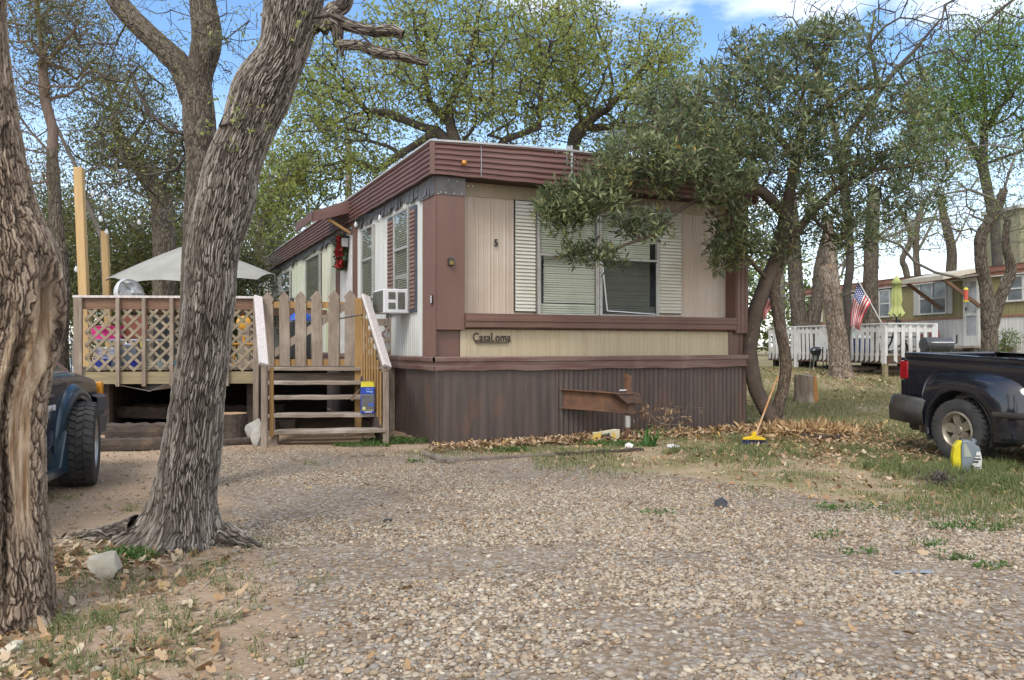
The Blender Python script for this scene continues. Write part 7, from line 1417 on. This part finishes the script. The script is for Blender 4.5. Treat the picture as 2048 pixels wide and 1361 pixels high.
# barrel smoker
q = P(1873, 705, 17.6); bs_ = thing('barrel_grill', (q.x, 17.6, .42), 'grey horizontal barrel smoker behind the pickup bed', 'grill', R(10)); zc = P(1873, 690, 17.6).z-.42
GRY = mk('smoker_grey', (.075, .08, .09), (.05, .05, .055), sc=5, rough=.5, metal=.2); M_ = Matrix.Translation((0, 0, zc)) @ Matrix.Rotation(R(90), 4, 'Y')
MB().lathe([(0, -.33), (.15, -.325), (.165, -.31), (.165, .31), (.15, .325), (0, .33)], 28, M_).build('barrel', GRY, bs_, auto=40)
MB().tube([(-.25, -.17, zc+.05), (-.25, -.24, zc+.05), (.25, -.24, zc+.05), (.25, -.17, zc+.05)], .012, 6).build('handle', 'whitepl', bs_)
for sx in (-.25, .25):
    for sy in (-.12, .12): MB().tube([(sx, sy, zc-.1), (sx*1.1, sy*1.5, 0)], .016, 6).build('leg', GRY, bs_)
MB().tube([(.36, 0, zc), (.5, 0, zc+.05), (.5, 0, zc+.22)], .02, 8).build('chimney', 'black', bs_)
# red folding frames against the white wall
q = OM @ Vector((-.25, OS(1868, 670)[0], 0)); 
for i, (px, lb) in enumerate(((1856, 'red folding chair frame leaning on the white wall, left of its pair'), (1882, 'red folding chair frame leaning on the white wall, right of its pair'))):
    q = OM @ Vector((-.2, OS(px, 670)[0], OS(px, 688)[1])); o = thing('folding_chair', q, lb, 'chair', OA+R(90), 'red folding chairs'); h_ = .42
    MB().tube([(-.22, 0, 0), (-.16, .05, h_), (0, .06, h_+.05), (.16, .05, h_), (.22, 0, 0)], .018, 6).tube([(-.2, .02, .2), (.2, .02, .2)], .012, 6).build('frame', mk('red_paint_metal', (.45, .06, .03), rough=.4), o); MB().box((-.15, .03, .05), (.15, .05, .3)).build('seat', mk('red_web', (.3, .08, .06), rough=.8), o)
# wooden landing by the door and rusty utility trailer at the end of the pickets
q = OM @ Vector((-.7, OS(1945, 690)[0], zd)); o = thing('door_landing', (q.x, q.y, .45), 'low wooden landing and step in front of the storm door', 'landing', OA); hh = q.z-.45
MB().box((-.65, -1.6, hh-.06), (.65, 1.2, hh)).build('platform', 'wood_greyh', o)
for sx in (-.55, .5):
    for sy in (-1.5, 0, 1.1): MB().box((sx, sy, 0), (sx+.09, sy+.09, hh-.06)).build('post', 'wood_grey', o)
q = G(1787, 742); o = thing('utility_trailer', (q.x, q.y+.4, q.z), 'small rusty utility trailer at the corner of the white deck', 'trailer', R(15))
MB().box((-.3, -.6, .22), (.5, .6, .26)).box((-.3, -.62, .22), (.5, -.58, .5)).box((-.32, -.6, .22), (-.28, .6, .5)).box((.48, -.6, .22), (.52, .6, .5)).build('tray', 'rust', o); MB().bar((-.3, -.6, .5), (.1, -.6, .75), .03, .03).build('rail', 'rust', o)
for s in (-.34, .54): MB().lathe([(.06, -.05), (.19, -.05), (.2, 0), (.19, .05), (.06, .05)], 20, Matrix.Translation((s, 0, .2)) @ Matrix.Rotation(R(90), 4, 'Y')).build('wheel', RUB, o)
# small charcoal grill
q = G(1637, 741); o = thing('charcoal_grill', q, 'small black charcoal grill on thin legs on the lawn before the white pickets', 'grill', R(8)); Yg = q.y; zl = P(1637, 703, Yg).z-q.z; wg = 17/F*Yg; EN = mk('black_enamel', (.02, .022, .03), rough=.25, coat=.5)
b = MB(); n = 24
for i, (s, z) in enumerate(((.75, -.1), (1, -.0), (1.05, .01), (1.0, .05), (.7, .1), (.3, .115))):
    for k in range(n): a_ = 2*math.pi*k/n; sx, sy = np.sign(math.cos(a_))*abs(math.cos(a_))**.5, np.sign(math.sin(a_))*abs(math.sin(a_))**.5; b.v.append((wg*s*sx, wg*.6*s*sy, zl+z))
for i in range(5):
    for k in range(n): b.f.append((i*n+k, i*n+(k+1) % n, (i+1)*n+(k+1) % n, (i+1)*n+k))
b.f.append(tuple(5*n+k for k in range(n))); b.f.append(tuple(range(n))[::-1]); b.build('kettle', EN, o, auto=50)
for sx, sy in ((-1, -1), (1, -1), (-1, 1), (1, 1)): MB().tube([(sx*wg*.6, sy*wg*.3, zl-.08), (sx*wg*.95, sy*wg*.45, 0)], .012, 6).build('leg', 'grille', o)
MB().tube([(-wg, -wg*.4, .06), (wg, -wg*.4, .06)], .008, 5).build('cross_bar', 'grille', o); MB().lathe([(0, -.03), (.07, -.03), (.07, .03), (0, .03)], 16, Matrix.Translation((wg*.98, -wg*.45, .07)) @ Matrix.Rotation(R(90), 4, 'X')).build('wheel', 'black', o); MB().tube([(-.08, -wg*.62, zl+.06), (-.08, -wg*.72, zl+.06), (.08, -wg*.72, zl+.06), (.08, -wg*.62, zl+.06)], .008, 5).build('handle', 'grille', o)
# sawn stump
q = G(1608, 806); Ys = q.y; o = thing('tree_stump', q, 'pale sawn tree stump with orange split side on the lawn', 'stump'); hs = P(1608, 752, Ys).z-q.z; rs = 19/F*Ys; b = MB(); n = 48; m = 12
for i in range(m+1):
    f = i/m
    for k in range(n):
        a_ = 2*math.pi*k/n; fl = 1+.25*math.exp(-f*7)*(1+math.sin(a_*5+1))*.6; q_ = rs*fl*(1+.035*math.sin(a_*9+1)+.05*math.sin(a_*4)+.03*float(vn(a_*6, f*3, 0, 3)))
        b.v.append((q_*math.cos(a_), q_*math.sin(a_), hs*f-.03*(i == 0)+.02*math.sin(a_*2)*(i == m)))
for i in range(m):
    for k in range(n): b.f.append((i*n+k, i*n+(k+1) % n, (i+1)*n+(k+1) % n, (i+1)*n+k))
b.build('bark_side', mk('stump_side', (.3, .235, .17), (.16, .12, .085), sc=4, st=(9, 9, .8), rough=.9, bump=.6, bsc=14, c3=(.4, .34, .27), sc3=3, t3=(.5, .7)), o, smooth=True); MB().add([(rs*.99*math.cos(2*math.pi*k/n), rs*.99*math.sin(2*math.pi*k/n), hs+.02*math.sin(4*math.pi*k/n)) for k in range(n)], [tuple(range(n))]).build('cut_top', 'wood_greyh', o)
MB().prism([(rs*.75, -rs*.75, 0), (rs*1.35, -rs*.45, 0), (rs*1.3, -rs*.3, hs*.75), (rs*1.02, -rs*.35, hs*1.02), (rs*.7, -rs*.72, hs*.98)], (.03, .16, 0)).build('split_side', mk('orange_rot', (.45, .2, .05), (.28, .12, .04), sc=14, rough=.9, bump=.4), o, bevel=.01)
# firewood
r2 = random.Random(6)
for i in range(9):
    q = G(1735+r2.uniform(-18, 45), 745+r2.uniform(-3, 3)); log_('firewood_log', (q.x-.25, q.y, q.z+(.06 if i > 5 else 0)), (q.x+.25+.1*r2.random(), q.y+r2.uniform(-.25, .25), q.z+(.06 if i > 5 else .0)), .1, .09, 'split firewood log lying before the white deck', 'log', 'wood_grey', 'firewood before the white deck')
# broom against the evergreen
hb_ = G(1508, 893); br = thing('broom', hb_, 'yellow broom with dark blue bristles leaning against the evergreen trunk', 'broom', 0); tp = P(1556, 752, 10.9)-hb_; hd = P(1510, 874, hb_.y+.02)-hb_
MB().tube([hd, hd.lerp(tp, .35), tp], .011, 8).build('handle', mk('worn_orange_wood', (.5, .2, .04), (.5, .33, .2), sc=3, rough=.5), br)
MB().prism([(-.13, -.025, hd.z-.03), (.13, -.025, hd.z-.035), (.12, -.025, hd.z-.01), (.03, -.025, hd.z+.01), (.015, -.025, hd.z+.06), (-.015, -.025, hd.z+.06), (-.03, -.025, hd.z+.01), (-.12, -.025, hd.z-.005)], (0, .05, 0)).build('head', mk('yellow_plastic_broom', (.65, .42, .01), rough=.4), br, bevel=.006)
b = MB()
for i in range(60): x = -.125+.25*i/59; s_ = x*.25; b.bar((x, random.uniform(-.02, .02), hd.z-.03), (x+s_+random.uniform(-.008, .008), random.uniform(-.035, .035), .0), .006, .01)
b.build('bristles', mk('blue_bristle', (.02, .03, .09), (.04, .05, .12), sc=30, rough=.6), br)
# planks
def plank(p, q, w, h, label, mat='logd', name='plank', cat='plank'):
    p = Vector(p); q = Vector(q); b = MB(); n = 12; d = q-p; x = d.cross(Vector((0, 0, 1))).normalized()
    for i in range(n+1):
        c = p+d*i/n; c.z += .006*math.sin(i*1.3)
        for u, v in ((-.5, 0), (.5, 0), (.5, 1), (-.5, 1)): b.v.append(tuple(c-p+x*u*w*(1+.1*math.sin(i*2.1+u*4))+Vector((0, 0, v*h+.004*math.sin(i*3+v)))))
    for i in range(n):
        for j in range(4): b.f.append((i*4+j, i*4+(j+1) % 4, i*4+4+(j+1) % 4, i*4+4+j))
    b.f += [(3, 2, 1, 0), (n*4, n*4+1, n*4+2, n*4+3)]; o = b.build(name, mat, None, bevel=.004); o.location = p; return tag(o, label, cat)
WG2 = mk('buried_board', (.13, .1, .08), (.2, .165, .13), sc=6, rough=.9, bump=.3)
plank(G(872, 926)-Vector((0, 0, .005)), G(1110, 913)-Vector((0, 0, .01)), .07, .04, 'long weathered board half buried parallel to the skirt, left length', WG2); plank(G(1110, 913)-Vector((0, 0, .01)), G(1285, 902)-Vector((0, 0, .015)), .05, .045, 'dark board continuing the buried edging towards the iris', 'logd')
plank(G(845, 910), G(905, 929), .06, .035, 'short buried board meeting the long one at the skirt corner', WG2); plank(G(1600, 878), G(1680, 882)+Vector((0, 0, .0)), .09, .06, 'dark weathered plank on the leaf heap right of the evergreen'); plank(G(1598, 868), G(1650, 862)+Vector((0, 0, .03)), .07, .04, 'smaller dark bark slab behind the plank by the evergreen')
# long wooden strip and twig in the gravel
plank(G(700, 914), G(770, 913), .025, .02, 'thin weathered stick on the ground in front of the stairs', 'wood_greyh', 'stick', 'stick')
# oil jug
jq = G(1934, 948); jq.y += .02; jg = thing('oil_jug', jq, 'grey and yellow plastic oil jug with white label in the grass by the pickup wheel', 'jug', R(-14)); GJ = mk('grey_jug', (.17, .2, .22), (.13, .15, .17), sc=8, rough=.4); YJ = mk('yellow_jug', (.62, .52, .01), (.5, .42, .01), sc=8, rough=.4)
s = .86
MB().prism([(x*s, -.05, z*s) for x, z in ((-.05, 0), (.13, 0), (.14, .12), (.12, .2), (.02, .25), (-.04, .25), (-.055, .2))], (0, .1, 0)).build('grey_body', GJ, jg, bevel=.012, seg=3)
MB().prism([(x*s, -.045, z*s) for x, z in ((-.12, 0), (-.052, 0), (-.057, .2), (-.042, .247), (-.075, .245), (-.12, .2), (-.135, .12))], (0, .09, 0)).build('yellow_body', YJ, jg, bevel=.012, seg=3)
MB().prism([(x*s, -.053, z*s) for x, z in ((-.03, .13), (.045, .13), (-.015, .225), (-.03, .225))], (0, .106, 0)).build('handle_recess', mk('jug_recess_plastic', (.3, .32, .26), rough=.5), jg)  # even grey-green panel marks the handle recess, paler than the grey body
MB().add([(x*s, -.058, z*s) for x, z in ((.02, .015), (.125, .015), (.133, .12), (.118, .17), (.085, .17))], [(0, 1, 2, 3, 4)]).build('label', 'white', jg)
MB().box((.07*s, -.061, .135*s), (.115*s, -.059, .142*s)).box((.06*s, -.061, .11*s), (.12*s, -.059, .122*s)).box((.05*s, -.061, .088*s), (.1*s, -.059, .102*s)).box((.03*s, -.061, .025*s), (.055*s, -.059, .07*s)).box((.065*s, -.061, .05*s), (.11*s, -.059, .056*s)).build('printed_marks', 'black', jg)
MB().lathe([(.02, 0), (.02, .03), (0, .03)], 14, Matrix.Translation((.07*s, 0, .225*s)) @ Matrix.Rotation(R(25), 4, 'Y')).build('cap', GJ, jg)
jg.scale = (1, 1, 1.4)
# torn food carton
cq = G(1212, 884); ct = thing('torn_carton', cq, 'crumpled yellow and cream cardboard carton lying at the foot of the jack post', 'carton', R(22)); CY = mk('carton_yellow', (.6, .42, .06), (.5, .36, .1), sc=9, rough=.6); CC = mk('carton_cream', (.55, .5, .36), (.42, .36, .22), sc=12, rough=.7)
MB().prism([(x, -.02, z) for x, z in ((-.16, .0), (.17, .0), (.18, .14), (.12, .145), (-.1, .12), (-.17, .12))], (0, .05, 0)).build('panel', CC, ct, bevel=.004)
MB().prism([(x, -.028, z) for x, z in ((-.2, .04), (-.12, -.01), (-.07, .1), (-.11, .12), (-.18, .1))], (0, .008, 0)).prism([(x, -.026, z) for x, z in ((.05, .02), (.12, .02), (.11, .11), (.08, .11))], (0, .005, 0)).build('yellow_flap', CY, ct); MB().prism([(x, -.025, z) for x, z in ((.0, .03), (.035, .03), (.04, .1), (.0, .09))], (0, .004, 0)).build('dark_print', 'navy', ct)
text('lettering', 'HUNKLY', .036, 'black', ct, facing((-.045, -.026, .08), (1, 0, .18)), .001, .002)
# litter
def scrap(name, px, py, pts_, label, mat, th=.008, cat='litter'):
    q = G(px, py); o = MB().prism([(x, y, z) for x, y, z in pts_], (0, 0, th)).build(name, mat, None, bevel=.002); o.location = q; return tag(o, label, cat)
scrap('black_scrap', 1440, 1014, [(-.05, -.03, .0), (.04, -.04, .0), (.06, .02, .02), (.03, .05, .05), (-.03, .03, .03)], 'folded piece of black ribbed plastic on the gravel', 'black', .012)
scrap('white_paper', 1258, 896, [(-.05, -.02, .01), (.03, -.03, .0), (.05, .0, .03), (.0, .03, .05), (-.04, .02, .03)], 'crumpled white paper in the weeds by the jack post', 'white')
scrap('grey_strip', 1825, 1147, [(-.1, -.01, .005), (.1, -.02, .005), (.09, .015, .01), (-.1, .015, .005)], 'flat grey-blue strip on the gravel below the pickup', mk('grey_strip', (.2, .23, .26)), .004)
scrap('black_pebble', 775, 1045, [(-.025, -.015, 0), (.025, -.012, 0), (.03, .01, .0), (0, .02, .0), (-.02, .015, 0)], 'small black stone on the gravel before the stairs', 'black', .02)
scrap('plastic_bag', 1345, 895, [(-.08, -.02, .0), (.06, -.03, .0), (.09, .01, .01), (.0, .03, .03), (-.06, .02, .02)], 'flattened pale plastic bag in the grass right of the iris', 'whitepl', .006)
q = G(1878, 975); r = np.random.default_rng(3); C = np.column_stack([q.x+r.normal(0, .06, 60), q.y+r.normal(0, .03, 60), .02+.07*r.random(60)]); V, Fq, v = leaves(C-np.array([q.x, q.y, 0]), 8, .03, .06, .12, up=.2, seed=3); o = np_mesh('twig_clump', V, Fq, mk('dark_moss', (.06, .045, .04), (.13, .1, .09), sc=30, rough=.9)); o.location = (q.x, q.y, 0); tag(o, 'dark ball of fallen moss and twigs on the gravel below the pickup', 'clump')
# shrub behind the pickup and bird feeder
tree('shrub', 'small green shrub with reddish leaves beside the mesquite trunks', B(2008, 15.5, .35), [[(2008, 760), (2008, 700), (2010, 680)]], [(110, 2010, 682, 32, 22, 0, .3), (30, 2000, 705, 30, 15, 0, .3)], LL, 15.5, cat='shrub', per=9, spread=.08, size=.06, asp=.3, rtip=.003, seg=.15, seed=95, bmat=TW, vr=(0, .5))
q = P(1932, 590, 13.3); o = thing('bird_feeder', q, 'small red and yellow bird feeder hanging from a mesquite branch', 'feeder')
MB().lathe([(0, .13), (.035, .1), (.04, .08), (.03, .08)], 14).lathe([(.045, -.12), (.05, -.1), (.02, -.09), (0, -.09)], 14).build('roof_and_tray', mk('yellow_enamel', (.6, .5, .05), rough=.4), o); MB().lathe([(.03, -.09), (.034, .08)], 14).build('seed_tube', mk('red_plastic', (.5, .08, .05), rough=.4), o); MB().tube([(0, 0, .13), (0, 0, .35)], .003, 5).build('hanging_wire', 'black', o)
